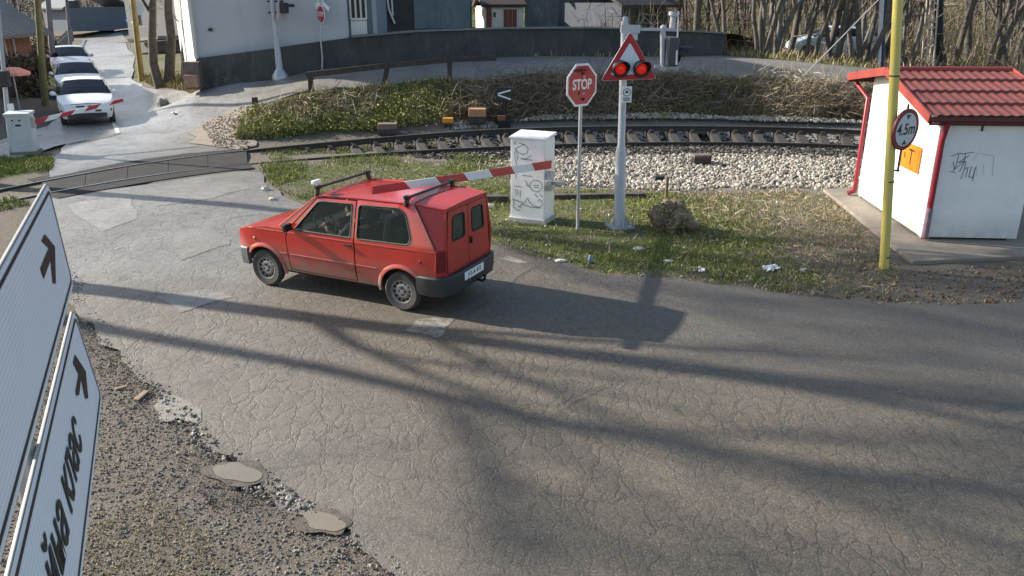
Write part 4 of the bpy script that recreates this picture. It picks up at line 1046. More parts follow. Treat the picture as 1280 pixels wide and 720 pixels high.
# ------------------------------------------------------------------ near barrier: cabinet and boom
CBL, CBR = at_z(637, 276), at_z(681, 281)
cab_u = Vector((CBR - CBL)); cw = cab_u.length; cab_u.normalize(); cab_v = Vector((-cab_u.y, cab_u.x, 0)); cab_d = .50
cab = thing('level_crossing_barrier', 'white graffitied barrier cabinet holding a red and white boom over the red car', 'barrier', (CBL + CBR) / 2)
yaw = math.atan2(cab_u.y, cab_u.x); cab.rotation_euler = (0, 0, yaw)
zc = at_y(640, 172, float((CBL[1] + CBR[1]) / 2))[2]
bw = cw - .04
mb = MB(); mb.box((0, cab_d / 2, .04), (cw + .02, cab_d + .06, .09)); mb.build('plinth', M('grey_plinth', (.42, .43, .42), .7, 0, .2, 6), cab, bevel=.008)
mb = MB(); mb.box((0, cab_d / 2, .08 + (zc - .12) / 2), (bw, cab_d, zc - .10)); cbody = mb.build('cabinet_body', WHITEP, cab, bevel=.012)
mb = MB(); mb.add([(-bw / 2 - .025, -.03, zc - .03), (bw / 2 + .025, -.03, zc - .03), (bw / 2 + .025, cab_d + .03, zc + .0), (-bw / 2 - .025, cab_d + .03, zc + .0), (-bw / 2 - .025, -.03, zc - .0), (bw / 2 + .025, -.03, zc - .0), (bw / 2 + .025, cab_d + .03, zc + .055), (-bw / 2 - .025, cab_d + .03, zc + .055)], [(0, 3, 2, 1), (4, 5, 6, 7), (0, 1, 5, 4), (1, 2, 6, 5), (2, 3, 7, 6), (3, 0, 4, 7)]); mb.build('lid', WHITEP, cab, bevel=.008)
# graffiti strokes, drawn in fractions of the door face
SPRAY = M('grey_spray_line', (.16, .17, .18), .7, 0, .2, 8)
def strokes(mb, lines, mw, w, hgt, r):
    for ln in lines:
        pts = [mw @ Vector(((x) * w, (1 - y) * hgt, .0025)) for x, y in ln]
        for a, b in zip(pts[:-1], pts[1:]):
            d = b - a; n_ = (mw.to_3x3() @ Vector((0, 0, 1))); s__ = d.cross(n_).normalized() * r; e_ = d.normalized() * r * .6
            mb.add([a - s__ - e_, a + s__ - e_, b + s__ + e_, b - s__ + e_], [(0, 1, 2, 3)])
def circ(cx, cy_, rx, ry, n=16, a0=0, a1=360): return [(cx + rx * math.cos(math.radians(a0 + (a1 - a0) * i / n)), cy_ + ry * math.sin(math.radians(a0 + (a1 - a0) * i / n))) for i in range(n + 1)]
G1 = [[(.10, .03), (.10, .07)], [(.16, .03), (.15, .07)], [(.26, .05), (.42, .06), (.52, .11), (.50, .16), (.38, .19), (.24, .17), (.14, .12), (.40, .06)], [(.14, .12), (.22, .22), (.20, .27)], [(.62, .19), (.46, .24), (.30, .245), (.64, .25)], [(.12, .16), (.14, .26), (.18, .32)], [(.16, .33), (.15, .44), (.17, .50)],
      [(.35, .455), (.65, .455)], circ(.76, .575, .18, .075, 18), [(.68, .57), (.84, .565)], [(.69, .595), (.83, .592)], [(.44, .52), (.54, .58)], [(.46, .57), (.56, .60)], [(.12, .60), (.34, .605)], [(.15, .64), (.18, .72)], [(.30, .65), (.29, .74)], [(.22, .65), (.23, .71)],
      [(.46, .84), (.36, .83), (.44, .79), (.52, .74), (.56, .79), (.68, .835), (.86, .845), (.95, .82), (.93, .76), (.86, .745), (.82, .77)], [(.36, .83), (.60, .855), (.88, .855)], [(.10, .77), (.10, .88), (.20, .915), (.30, .91)], [(.22, .80), (.34, .80), (.33, .84), (.24, .87), (.34, .87)], [(.06, .78), (.24, .79)], [(.72, .68), (.80, .72)], [(.88, .67), (.94, .71)]]
mb = MB(); strokes(mb, G1, frame((-bw / 2, 0, .10), (1, 0, 0), (0, 0, 1)), bw, zc - .14, .0065); mb.build('graffiti', SPRAY, cbody)
# drive box on the right side and the boom
mb = MB(); mb.box((bw / 2 + .06, .10, .80), (.11, .16, .34)); mb.box((bw / 2 + .10, -.02, .79), (.12, .10, .10)); mb.tube([(bw / 2 + .03, .03, .79), (bw / 2 + .14, .03, .79)], .05, 12); mb.box((bw / 2 + .24, .02, .80), (.26, .07, .07)); mb.build('boom_pivot', GALV, cab, .5, bevel=.008)
Pb = Vector(at_y(689, 205.5, float(CBL[1]) - .16)); Pe = Vector(at_z(465, 238, 1.66))
def boom(parent, root, a, b, h0, h1_, cols, n):
    """a flat tapered arm with slanted stripes; cols[0] nearest the pivot"""
    inv = root.matrix_world.inverted() if root else Matrix.Identity(4)
    d = b - a; L = d.length; d.normalize(); s__ = d.cross(Vector((0, 0, 1))).normalized(); u = s__.cross(d)
    mb = MB(); sl_ = .16
    for i in range(n):
        t0, t1 = i / n, (i + 1) / n
        for fidx in range(1):
            P4 = []
            for t, e in ((t0, 0), (t1, 0)):
                hh = (h0 * (1 - t) + h1_ * t) / 2
                lo = 0 if t in (0, 1) else -sl_ / 2; hi = 0 if t in (0, 1) else sl_ / 2
                c = a + d * (L * t); P4 += [c + d * lo - u * hh, c + d * hi + u * hh]
            vs = []
            for k, off in ((0, -.009), (1, .009)):
                for p in (P4[0], P4[2], P4[3], P4[1]): vs.append(inv @ (p + s__ * off))
            mb.mi = cols[i]; mb.add(vs, [(0, 3, 2, 1), (4, 5, 6, 7), (0, 1, 5, 4), (2, 3, 7, 6)] + ([(3, 0, 4, 7)] if i == 0 else []) + ([(1, 2, 6, 5)] if i == n - 1 else []))
    return mb.build('boom', [BOOMRED, BOOMWHITE], parent)
BOOMRED = M('boom_red', (.42, .014, .03), .45, 0, .15, 4); BOOMWHITE = M('boom_white', (.68, .70, .73), .45, 0, .1, 4)
bpy.context.view_layer.update()
boom(cab, cab, Pb, Pe, .145, .10, [0, 1, 0, 1, 0, 1, 0], 7)

# ------------------------------------------------------------------ stop sign at the near side
def regular(n, r, a0): return [(r * math.cos(a0 + 2 * math.pi * i / n), r * math.sin(a0 + 2 * math.pi * i / n)) for i in range(n)]
sb = at_z(722, 287); Ys = float(sb[1]); stp = Vector(at_y(727, 84, Ys)); ctr = Vector(at_y(728.3, 106, Ys))
sign = thing('stop_sign', 'scratched red octagonal STOP sign on a thin steel post beside the barrier cabinet', 'road sign', sb)
S0 = Vector(sb)
mb = MB(); mb.tube([(0, 0, -.2), ((stp - S0) * .5)[:], (stp - S0)[:]], .030, 12); mb.build('post', GALV, sign, .8)
r8 = float(at_y(728, 80, Ys)[2] - at_y(728, 133, Ys)[2]) / 2 / math.cos(math.pi / 8)
fm = frame(ctr - S0 + Vector((-.02, -.05, 0)), (math.cos(-.72), math.sin(-.72), 0) if 0 else (math.cos(.70), math.sin(.70), 0), (.02, 0, 1))
mb = MB(); mb.prism(regular(8, r8, math.pi / 8), .014, fm @ Matrix.Translation((0, 0, -.007))); face = mb.build('sign_plate', SIGNWHITE, sign)
mb = MB(); mb.prism(regular(8, r8 * .90, math.pi / 8), .002, fm @ Matrix.Translation((0, 0, .008))); mb.build('red_face', SIGNRED, face)
text_mesh('stop_lettering', 'STOP', .235, SIGNWHITE, face, fm @ Matrix.Translation((0, .005, .0115)), 0, .0008, .80, .006)
mb = MB(); k_ = random.Random(3)
DIRTB = M('sign_scuff', (.07, .012, .014), .8, 0, .3, 20)
for cx, cy_, w_, hh in ((-.05, .245, .36, .05), (-.07, -.13, .035, .07), (.03, -.235, .10, .05), (.0, .19, .10, .05)):
    pl_ = [(cx + w_ / 2 * math.cos(a) * k_.uniform(.7, 1.1), cy_ + hh / 2 * math.sin(a) * k_.uniform(.7, 1.2)) for a in np.linspace(0, 2 * math.pi, 12, False)]
    mb.prism(pl_, .0008, fm @ Matrix.Translation((0, 0, .0135)))
mb.build('scuff_marks', DIRTB, face)
mb = MB()
for dz in (.14, -.14): mb.box((ctr - S0 + Vector((-.005, -.008, dz)))[:], (.09, .075, .03))
mb.build('clamp', GALV, sign)

# ------------------------------------------------------------------ warning signal on its thick post
wb = at_z(774, 284); Yw = float(wb[1]); W0 = Vector(wb)
sig = thing('crossing_signal', 'grey crossing signal post with a red triangle of two lit lamps facing the camera', 'signal', wb)
zz = lambda px, py, dy=0: Vector(at_y(px, py, Yw + dy)) - W0
pt = [zz(774, 284), zz(776, 190), zz(776.5, 183), zz(781, 26)]
pt[0] = Vector((0, 0, 0))
mb = MB(); mb.tube([pt[0], pt[1], pt[1] * 1.0 + Vector((0, 0, .02)), pt[2] + Vector((0, 0, .04)), pt[3]], [.098, .098, .092, .066, .060], 16); mb.build('post', GREYPAINT, sig, .6)
mb = MB(); mb.box((0, 0, .02), (.42, .42, .04), .3)
for a in range(4):
    an = a * math.pi / 2 + .3 + math.pi / 4; mb.tube([(.24 * math.cos(an), .24 * math.sin(an), -.02), (.24 * math.cos(an), .24 * math.sin(an), .17)], .014, 6)
    an = a * math.pi / 2 + .3; mb.add([(.08 * math.cos(an), .08 * math.sin(an), .04), (.19 * math.cos(an), .19 * math.sin(an), .04), (.08 * math.cos(an), .08 * math.sin(an), .24), (.08 * math.cos(an) + .012, .08 * math.sin(an), .04), (.19 * math.cos(an) + .012, .19 * math.sin(an), .04), (.08 * math.cos(an) + .012, .08 * math.sin(an), .24)], [(0, 1, 2), (5, 4, 3), (0, 3, 4, 1), (1, 4, 5, 2), (2, 5, 3, 0)])
mb.build('base_flange', GALV, sig)
# cap plate and cross arm
mb = MB(); c0, c1 = zz(777, 33), zz(797, 34)
mb.beam(zz(776, 35.5), zz(800, 36.5), .10, .13); mb.beam(zz(797, 36.5), zz(852, 37.5), .05, .05); mb.tube([zz(781.5, 21), zz(781.5, 33)], .045, 12)
mb.beam(zz(779, 44), zz(797, 44), .07, .16)
mb.build('cross_arm', GREYPAINT, sig, bevel=.008)
mb = MB(); mb.beam(zz(818, 83), zz(848, 85), .05, .05); mb.build('lower_stay', GREYPAINT, sig)
tri = [zz(787.5, 39, -.16), zz(750.5, 101, -.16), zz(820.5, 98.5, -.16)]
tc = (tri[0] + tri[1] + tri[2]) / 3
def tri_plate(s, t, z):
    n_ = Vector((.10, -1, 0)).normalized(); mb = MB(); P3 = []
    for i in range(3):
        p = tc + (tri[i] - tc) * s
        nx_, pv = tc + (tri[(i + 1) % 3] - tc) * s, tc + (tri[i - 1] - tc) * s
        a = p + (pv - p).normalized() * .05 * s; b = p + (nx_ - p).normalized() * .05 * s
        P3 += [a, p * .55 + a * .225 + b * .225, b]
    vs = [p + n_ * z for p in P3] + [p + n_ * (z + t) for p in P3]; n = len(P3)
    mb.add(vs, [tuple(range(n - 1, -1, -1)), tuple(range(n, 2 * n))] + [(i, (i + 1) % n, n + (i + 1) % n, n + i) for i in range(n)]); return mb
tp = tri_plate(1.0, .022, 0); tpo = tp.build('triangle_board', M('board_edge_white', (.74, .74, .74), .5), sig)
tri_plate(.985, .002, .0225).build('red_border', SIGNRED, tpo); tri_plate(.66, .002, .0255).build('white_field', M('field_blue_white', (.62, .68, .76), .5, 0, .06), tpo)
for px in (775.5, 801.5):
    c = zz(px, 86, -.19)
    n_ = Vector((.10, -1, 0)).normalized(); mw = frame(c, (1, .10, 0), (0, 0, 1))
    mb = MB(); mb.lathe([(.135, 0), (.145, .02), (.135, .045), (.105, .045), (.10, .02), (.0001, .015)], 24, mw)
    # hood over the top half
    for r_ in (.135, .125):
        vs = []
        for i in range(17):
            a = math.radians(-15 + 210 * i / 16); l_ = .25 * max(.15, math.sin(math.radians(180 * i / 16)))
            vs += [mw @ Vector((r_ * math.cos(a), r_ * math.sin(a), .04)), mw @ Vector((r_ * math.cos(a), r_ * math.sin(a), .05 + l_))]
        mb.add(vs, [(2 * i, 2 * i + 1, 2 * i + 3, 2 * i + 2) for i in range(16)])
    lo = mb.build('lamp', BLACKM, sig, .6)
    mb = MB(); mb.lathe([(.096, .014), (.088, .024), (.075, .026), (.06, .044), (.045, .046), (.0001, .056)], 20, mw); mb.build('red_lens', LAMPRED, lo, .9)
# small notice on the post
nm_ = frame(zz(783.5, 118, -.085), (1, .05, 0), (0, 0, 1)); nw = .085; nh = .135
mb = MB(); mb.prism([(-nw, -nh), (nw, -nh), (nw, nh), (-nw, nh)], .006, nm_); no = mb.build('notice_plate', SIGNWHITE, sig)
mb = MB(); ring = [(.062 * math.cos(a), .035 + .062 * math.sin(a)) for a in np.linspace(0, 2 * math.pi, 25)]
mb.tube([nm_ @ Vector((x, y, .008)) for x, y in ring], .005, 6, False); mb.prism([(-.03, .04), (.012, .055), (.028, .03), (-.012, .015)], .002, nm_ @ Matrix.Translation((0, 0, .007))); mb.prism([(-.02, .06), (.015, .072), (.02, .06), (-.015, .048)], .002, nm_ @ Matrix.Translation((0, 0, .007)))
for k in range(3): mb.prism([(-.06, -.065 - k * .02), (.06, -.065 - k * .02), (.06, -.054 - k * .02), (-.06, -.054 - k * .02)], .001, nm_ @ Matrix.Translation((0, 0, .007)))
mb.build('notice_marks', SIGNBLACK, no)
# second head, turned to the side road: seen from its edge
hc = zz(838, 62)
mb = MB(); mb.tube([zz(828.5, 35), zz(828.5, 84)], .045, 10); mb.beam(zz(829, 47), zz(846, 48), .05, .05); mb.ball(zz(829, 35), .055, 10, 6); mb.ball(zz(829, 85), .06, 10, 6); mb.build('side_bracket', GREYPAINT, sig, .8)
mb = MB(); e1, e2, e3 = zz(846, 17), zz(844.5, 80), zz(866, 79)
n2 = Vector((1, -.12, 0)).normalized()
B3 = [zz(847, 14, 0), zz(844.5, 81, -.42), zz(844.5, 81, .42)]
mb.add([B3[0], B3[1], B3[2]] + [p + n2 * .025 for p in B3], [(0, 1, 2), (5, 4, 3), (0, 3, 4, 1), (1, 4, 5, 2), (2, 5, 3, 0)]); sb2 = mb.build('side_triangle_board', WHITEP, sig)
mb = MB(); cc = (B3[0] + B3[1] + B3[2]) / 3; B4 = [cc + (p - cc) * .97 + n2 * .028 for p in B3]; mb.add(B4 + [p + n2 * .004 for p in B4], [(0, 1, 2), (5, 4, 3), (0, 3, 4, 1), (1, 4, 5, 2), (2, 5, 3, 0)]); mb.build('red_border', SIGNRED, sb2)
for dy in (-.17, .17):
    c = zz(845, 68, dy); mw = frame(c + n2 * .03, (0, 1, 0), (0, 0, 1)); mb = MB()
    mb.lathe([(.12, 0), (.13, .03), (.10, .04), (.0001, .03)], 16, mw)
    vs = []
    for i in range(13):
        a = math.radians(-15 + 210 * i / 12); l_ = .20 * max(.2, math.sin(math.radians(180 * i / 12))); vs += [mw @ Vector((.125 * math.cos(a), .125 * math.sin(a), .03)), mw @ Vector((.125 * math.cos(a), .125 * math.sin(a), .04 + l_))]
    mb.add(vs, [(2 * i, 2 * i + 1, 2 * i + 3, 2 * i + 2) for i in range(12)]); mb.build('side_lamp', BLACKM, sig, .6)
mb = MB(); mb.box((zz(838, 64) + Vector((0, 0, 0)))[:], (.17, .62, .46)); mb.build('lamp_housing', M('slate_housing', (.045, .055, .07), .5, 0, .15, 5), sig, bevel=.02)
mb = MB(); mb.tube([zz(843, 15), zz(842, 20)], .09, 14); mb.tube([zz(842, 20), zz(840, 36)], .05, 12); mb.build('bell', GREYPAINT, sig, .6)

# ------------------------------------------------------------------ the hut
F0 = Vector(at_z(1150, 303)); hv = Vector((.075, .997, 0)).normalized(); hu = Vector((hv.y, -hv.x, 0))
HL, HW = 3.25, 1.56
hut = thing('signal_hut', 'small white hut with a red tile roof standing on a concrete slab', 'hut', F0, math.atan2(hu.y, hu.x))
z_e = float(at_y(1168, 156, F0.y)[2]); z_a = float(at_y(1107, 92, F0.y + HL / 2)[2])
RW, RD = .10, 0  # overhang
HUTW = M('hut_white_panel', (.80, .80, .79), .55, 0, .08, 1.6, (.68, .69, .70)); ROOFR = M('red_roof_steel', (.185, .048, .036), .55, 0, .2, 3, (.13, .038, .03)); FASC = M('red_fascia', (.27, .048, .038), .5, 0, .15, 3); PIPE = M('wine_red_downpipe', (.26, .022, .035), .35, 0, .15, 5)
mb = MB(); z0 = .10
AP = (2.08, float(at_y(1107, 88, F0.y + 2.08)[2])); EF = (-.10, float(at_y(1162, 148, F0.y - .1)[2])); EB = (4.15, float(at_y(1060, 95, F0.y + 4.15)[2]))
roofz = lambda v: (EF[1] + (AP[1] - EF[1]) * (v - EF[0]) / (AP[0] - EF[0])) if v < AP[0] else (AP[1] + (EB[1] - AP[1]) * (v - AP[0]) / (EB[0] - AP[0]))
z_e = roofz(0) - .07
pr = [(0, z0), (HL, z0), (HL, roofz(HL) - .07), (AP[0], AP[1] - .07), (0, z_e)]
mb.add([(0, p[0], p[1]) for p in pr] + [(HW, p[0], p[1]) for p in pr], [(0, 1, 2, 3, 4), (9, 8, 7, 6, 5)] + [(i, 5 + i, 5 + (i + 1) % 5, (i + 1) % 5) for i in range(5)])
wl = mb.build('walls', HUTW, hut)
mb = MB(); mb.box((HW * .42, -.006, z_e - .12), (.03, .02, .09)); mb.build('cable_inlet', DARKP, hut)
mb = MB()
for x in (.08, HW - .08):
    for y in (.08, HL / 2, HL - .08): mb.box((x, y, .052), (.14, .14, .10))
mb.build('foot_block', CONC, hut)
# roof: tile steel with rolls and steps on both slopes, overhanging eaves
ov_u0, ov_u1, ov_e = -.22, HW + .42, .20
AP = (2.08, float(at_y(1107, 88, F0.y + 2.08)[2])); EF = (-.10, float(at_y(1162, 148, F0.y - .1)[2])); EB = (4.15, float(at_y(1060, 95, F0.y + 4.15)[2]))
def roof_side(sgn):
    mb = MB(); nu, steps = 110, 4; vs = []; fs = []
    E_ = EF if sgn > 0 else EB
    rows = []
    for k in range(steps):
        rows += [(k / steps, .0), ((k + 1) / steps - .02, .028), ((k + 1) / steps - .0001, .034)]
    for t, lift in rows:
        for i in range(nu + 1):
            u = ov_u0 + (ov_u1 - ov_u0) * i / nu
            w = .009 * math.cos(2 * math.pi * (u - ov_u0) / .155)
            y = AP[0] + (E_[0] - AP[0]) * t; z = AP[1] + (E_[1] - AP[1]) * t + .01 + lift * 1.25 + w
            vs.append((u, y, z))
    m = nu + 1
    for j in range(len(rows) - 1):
        for i in range(nu): fs.append((j * m + i, j * m + i + 1, (j + 1) * m + i + 1, (j + 1) * m + i))
    mb.add(vs, fs); return mb
rf = None
for sgn in (1, -1):
    o = roof_side(sgn).build('roof', ROOFR, hut, .5)
    rf = rf or o
    ye, ze = EF if sgn > 0 else EB
    mb = MB()
    # gable boards and eave board, gutter
    for u in (ov_u0 - .012, ov_u1 + .012):
        mb = MB(); mb.beam((u, AP[0], AP[1] - .01), (u, ye, ze - .01), .028, .15); mb.build('gable_board', FASC, o)
    mb = MB(); mb.beam((ov_u0, ye + sgn * .03, ze - .05), (ov_u1, ye + sgn * .03, ze - .05), .02, .13); mb.box(((ov_u0 + ov_u1) / 2, ye + sgn * .13, ze - .04), (ov_u1 - ov_u0 - .02, .22, .015)); mb.build('eave_board', M('dark_red_eave', (.12, .02, .018), .5, 0, .15, 4) if sgn > 0 else bpy.data.materials['dark_red_eave'], o)
    mb = MB()
    g = [(math.cos(a) * .055, math.sin(a) * .055) for a in np.linspace(math.pi, 2 * math.pi, 9)]
    vs = []
    for u in (ov_u0 + .01, ov_u1 - .01): vs += [(u, ye - sgn * .055 + p[0], ze - .02 + p[1]) for p in g]
    mb.add(vs, [(i, i + 1, 9 + i + 1, 9 + i) for i in range(8)]); mb.build('gutter', M('brown_red_gutter', (.10, .02, .02), .4, 0, .1) if sgn > 0 else bpy.data.materials['brown_red_gutter'], o)
    # down pipe
    yy = -.075 if sgn > 0 else HL + .075
    mb = MB(); xx = .03 if sgn > 0 else -.05
    mb.tube([(xx + .02, ye - sgn * .04, ze - .06), (xx + .02, ye, ze - .16), (xx, yy, ze - .36), (xx, yy, .55 if sgn > 0 else .2), (xx, yy, .16), (xx - (.14 if sgn < 0 else 0), yy, .10)], .045, 12)
    mb.build('down_pipe', PIPE, hut, .6)
    if sgn > 0:
        mb = MB(); mb.tube([(xx, yy, .12), (xx, yy, .62)], .052, 12); mb.build('grey_pipe_foot', M('scuffed_pipe', (.13, .06, .10), .5, 0, .3, 8, (.25, .22, .24)), hut, .6)
mb = MB(); mb.tube([(ov_u0, AP[0], AP[1] + .015), (ov_u1, AP[0], AP[1] + .015)], .06, 12); mb.build('ridge_cap', M('ridge_red', (.22, .035, .03), .45, 0, .15, 3), rf, .6)
grime(HUTW, .05, .55, .55, (.30, .26, .21))
# telephone sign on the left wall
def hut_local(px, py):   # pixel -> point on the left wall plane (x = 0)
    r = Vector(ray(px, py)); t = (F0 - Vector((0, 0, CAM_H))).dot(hu) / r.dot(hu); p = Vector((0, 0, CAM_H)) + r * t - F0
    return p.dot(hv), p.z
ty, tz = zip(*[hut_local(*q) for q in ((1128, 178), (1153, 181), (1150.5, 218), (1127, 208))])
ty0, ty1, tz0, tz1 = min(ty), max(ty), sum(tz[2:]) / 2, sum(tz[:2]) / 2
tm = frame((-.012, (ty0 + ty1) / 2, (tz0 + tz1) / 2), (0, -1, 0), (0, 0, 1)); tw, th = (ty1 - ty0) / 2, (tz1 - tz0) / 2
tw = min(tw, .42)
mb = MB(); mb.prism(rounded([(-tw, -th), (tw, -th), (tw, th), (-tw, th)], .04), .012, tm); ts = mb.build('telephone_sign', M('sign_orange', (.72, .20, .015), .45, 0, .08, 5), hut)
text_mesh('telephone_letter', 'T', th * 1.75, SIGNBLACK, ts, tm @ Matrix.Translation((.04, -.01, .014)), 0, .001, 1.1, -.002)
mb = MB(); mb.box(tm @ Vector((-.55 * tw, .0, .015)), (.004, .05, .10)); mb.box(tm @ Vector((tw * .86, -.02, .014)), (.003, .012, th * 1.6)); mb.build('handset_mark', M('sign_dark_brown', (.15, .05, .01), .5), ts)
G2 = [[(.05, .14), (.22, .04), (.36, .05), (.60, .0)], [(.24, .07), (.22, .42), (.17, .60)], [(.40, .06), (.42, .30), (.34, .62)], [(.12, .30), (.20, .55), (.42, .28), (.26, .34), (.50, .10)], [(.46, .30), (.44, .66), (.40, .85)], [(.44, .55), (.54, .48), (.52, .80)], [(.62, .45), (.60, .78), (.70, .82), (.73, .48)], [(.72, .50), (.72, .92)], [(.10, .62), (.24, .66)]]
mb = MB(); strokes(mb, G2, frame((.22, 0, z_e * .50), (1, 0, 0), (0, 0, 1)), .62, .52, .0065); mb.build('graffiti', M('dark_blue_spray', (.13, .16, .19), .6, 0, .2, 9), wl)
G3 = [[(.0, .3), (.1, .0), (.9, .1), (1., .9)], [(.2, .5), (.25, .9)], [(.5, .4), (.55, .8)]]
mb = MB(); strokes(mb, G3, frame((.62, 0, z_e * .54), (1, 0, 0), (0, 0, 1)), .34, .42, .004); mb.build('faint_graffiti', M('pale_grey_spray', (.45, .48, .50), .6, 0, .2, 9), wl)
# slab the hut stands on
sl_ = MB(); q = [Vector(at_z(*p)) for p in ((1028, 239), (1140, 331), (1420, 318), (1400, 236))]
sl_.prism([(p.x, p.y) for p in q], .16, Matrix.Translation((0, 0, -.10)))
o = sl_.build('concrete_slab', CONC, bevel=.015); tag(o, 'flat weathered concrete slab under the white hut', 'slab')

# ------------------------------------------------------------------ yellow height gauge post with the 4.5 m sign
yb_ = Vector(at_z(1106, 336)); ytop = Vector(at_y(1123.5, -20, yb_.y))
YEL = M('chipped_yellow_paint', (.56, .46, .085), .5, 0, .22, 4, (.46, .41, .18), .05, 30)
yp = thing('height_limit_post', 'tall chipped yellow post carrying a round 4.5 m height limit sign', 'post', yb_)
dv = ytop - yb_
mb = MB(); mb.tube([(0, 0, -.15), dv * .5, dv * 1.35], .068, 12); ypo = mb.build('post', YEL, yp, .8)
RUSTB = M('rusty_brown', (.10, .05, .025), .8, 0, .3, 20)
for t in (.045, .33, .70):
    mb = MB(); mb.tube([dv * t, dv * t + Vector((0, 0, .022))], .0715, 12); mb.build('rust_band', RUSTB, ypo, .8)
sc_ = Vector(at_y(1131.5, 162, yb_.y - .02)) - yb_; rs = .30
sm_ = frame(sc_, (math.cos(.56), math.sin(.56), 0), (.05, 0, 1))
disc = lambda r: [(r * math.cos(a), r * math.sin(a)) for a in np.linspace(0, 2 * math.pi, 40, False)]
mb = MB(); mb.prism(disc(rs), .03, sm_ @ Matrix.Translation((0, 0, -.015))); hs = mb.build('sign_disc', M('dark_red_rim', (.16, .018, .022), .4, 0, .15, 6), yp, .5)
mb = MB(); mb.prism(disc(rs * .80), .002, sm_ @ Matrix.Translation((0, 0, .0155))); mb.build('white_field', M('grey_white_field', (.52, .54, .56), .5, 0, .1, 5), hs)
text_mesh('height_figures', '4.5m', .225, SIGNBLACK, hs, sm_ @ Matrix.Translation((0, .0, .0185)), 0, .001, .98, .004)
mb = MB()
for sg in (1, -1): mb.prism([(-.055, sg * .215), (.055, sg * .215), (0, sg * .145)][::sg], .001, sm_ @ Matrix.Translation((0, 0, .018)))
mb.build('arrow_marks', SIGNBLACK, hs)
mb = MB(); c = sc_
mb.beam(c + Vector((-.0, .02, -.62)), c + Vector((-.0, .02, .36)), .035, .02); mb.box(c + Vector((-.05, .02, -.60)), (.14, .03, .02)); mb.box(c + Vector((-.05, .02, .2)), (.14, .03, .02)); mb.build('bracket', M('violet_grey_bracket', (.10, .09, .14), .5, .3, .1), yp)

# ------------------------------------------------------------------ direction boards beside the camera
bd = Vector((-.395, .919, 0)).normalized(); Ye = 2.62
def board_edge(px, py): return Vector(at_y(px, py, Ye))
BFACE = None
def board_mat():
    t = NT('reflective_board_white'); v = t.coord('Object')
    w = t.N('ShaderNodeTexWave'); w.wave_type = 'BANDS'; w.bands_direction = 'Z'; w.inputs['Scale'].default_value = 22.0; w.inputs['Distortion'].default_value = .0; w.inputs['Detail'].default_value = 0
    t.L(v, w.inputs['Vector'])
    f = t.ramp(w.outputs['Fac'], (.2, 0.), (.8, 1.))
    c = t.mix(f, (.74, .79, .85), (.88, .91, .94))
    c = t.mix(t.math('MULTIPLY', t.noise(v, 4, 5), .18), c, (.5, .52, .53))
    return t.fin(c, .45)
BFACE = board_mat(); BEDGE = M('board_edge_alu', (.34, .34, .34), .6, .2, .2, 8)
def dir_board(name, label, ptop, pbot, L):
    a, b = board_edge(*ptop), board_edge(*pbot); up = (a - b); hgt = up.length; up.normalize()
    root = thing(name, label, 'road sign', b)
    mw = frame((0, 0, 0), bd, up)      # x away from the camera, y up the board, z out of its face
    def ringp(i): return rounded([(-L + i, i), (-i, i), (-i, hgt - i), (-L + i, hgt - i)], max(.05 - i * .6, .02), 6)
    off = lambda d: Matrix.Translation((0, 0, d))
    mb = MB(); mb.prism(ringp(0), .008, mw @ off(-.008)); mb.build('board', BEDGE, root, bevel=.002)
    A, B = ringp(.022), ringp(.033); n = len(A); mb = MB(); mb.add([mw @ off(.0025) @ Vector((*p, 0)) for p in A + B], [(k, (k + 1) % n, n + (k + 1) % n, n + k) for k in range(n)]); mb.build('border', SIGNBLACK, root)
    mb = MB(); mb.add([mw @ off(.001) @ Vector((*p, 0)) for p in ringp(.005)], [tuple(range(n))]); mb.build('reflective_face', BFACE, root)
    return root, mw, off, hgt
b1, mw1, off1, h_1 = dir_board('direction_sign', 'upper white direction board with a black edge line close to the camera', (60, 226), (92, 356), 1.7)
b2, mw2, off2, h_2 = dir_board('direction_sign', 'lower white direction board lettered in black Cyrillic close to the camera', (92, 383), (128, 497), 1.75)
def board_uv(px, py, root, mw):
    r = Vector(ray(px, py)); m3 = mw.to_3x3(); n_ = m3.col[2]; o = Vector((0, 0, CAM_H)); t = (root.location - o).dot(n_) / r.dot(n_); p = o + r * t - root.location
    return p.dot(m3.col[0]), p.dot(m3.col[1])
def glyph(root, mw, off, pixpoly, nm='arrow'):
    mb = MB(); mb.add([mw @ off(.003) @ Vector((*board_uv(px, py, root, mw), 0)) for px, py in pixpoly], [tuple(range(len(pixpoly)))]); return mb.build(nm, SIGNBLACK, root)
BOARDPX = lambda pts, ox, oy, k: [(ox + x / k, oy + y / k) for x, y in pts]
glyph(b1, mw1, off1, BOARDPX([(152, 257), (187, 300), (190, 428), (180, 428), (172, 345), (148, 412), (136, 376), (160, 318), (166, 306), (140, 280)], 0, 200, 2.769))
glyph(b2, mw2, off2, BOARDPX([(238, 8), (273, 62), (281, 150), (271, 150), (258, 85), (252, 138), (243, 142), (240, 128), (250, 72), (232, 36)], 0, 440, 2.571))
for q_ in ((96, 508), (82, 520), (99, 540), (65, 585), (92, 622), (40, 700), (66, 720)): print('UV', q_, board_uv(*q_, b2, mw2), h_2)
uc = board_uv(92, 522, b2, mw2)[0]; uy = board_uv(52, 712, b2, mw2)[0]
tl = text_mesh('board_lettering', '\u0439\u043d\u0430 \u043a\u043b\u0430\u0441', .17, SIGNBLACK, b2, Matrix.Identity(4), .22, .0006, 1.0, .002)
xs = [v.co.x for v in tl.data.vertices]; ys = [v.co.y for v in tl.data.vertices]
kx = (uc - uy) / (max(xs) - min(xs))
tl.data.transform(mw2 @ off2(.004) @ Matrix.Translation((uy - min(xs) * kx, .5 * h_2 - .5 * (min(ys) + max(ys)) + .01, 0)) @ Matrix.Scale(kx, 4, (1, 0, 0)))
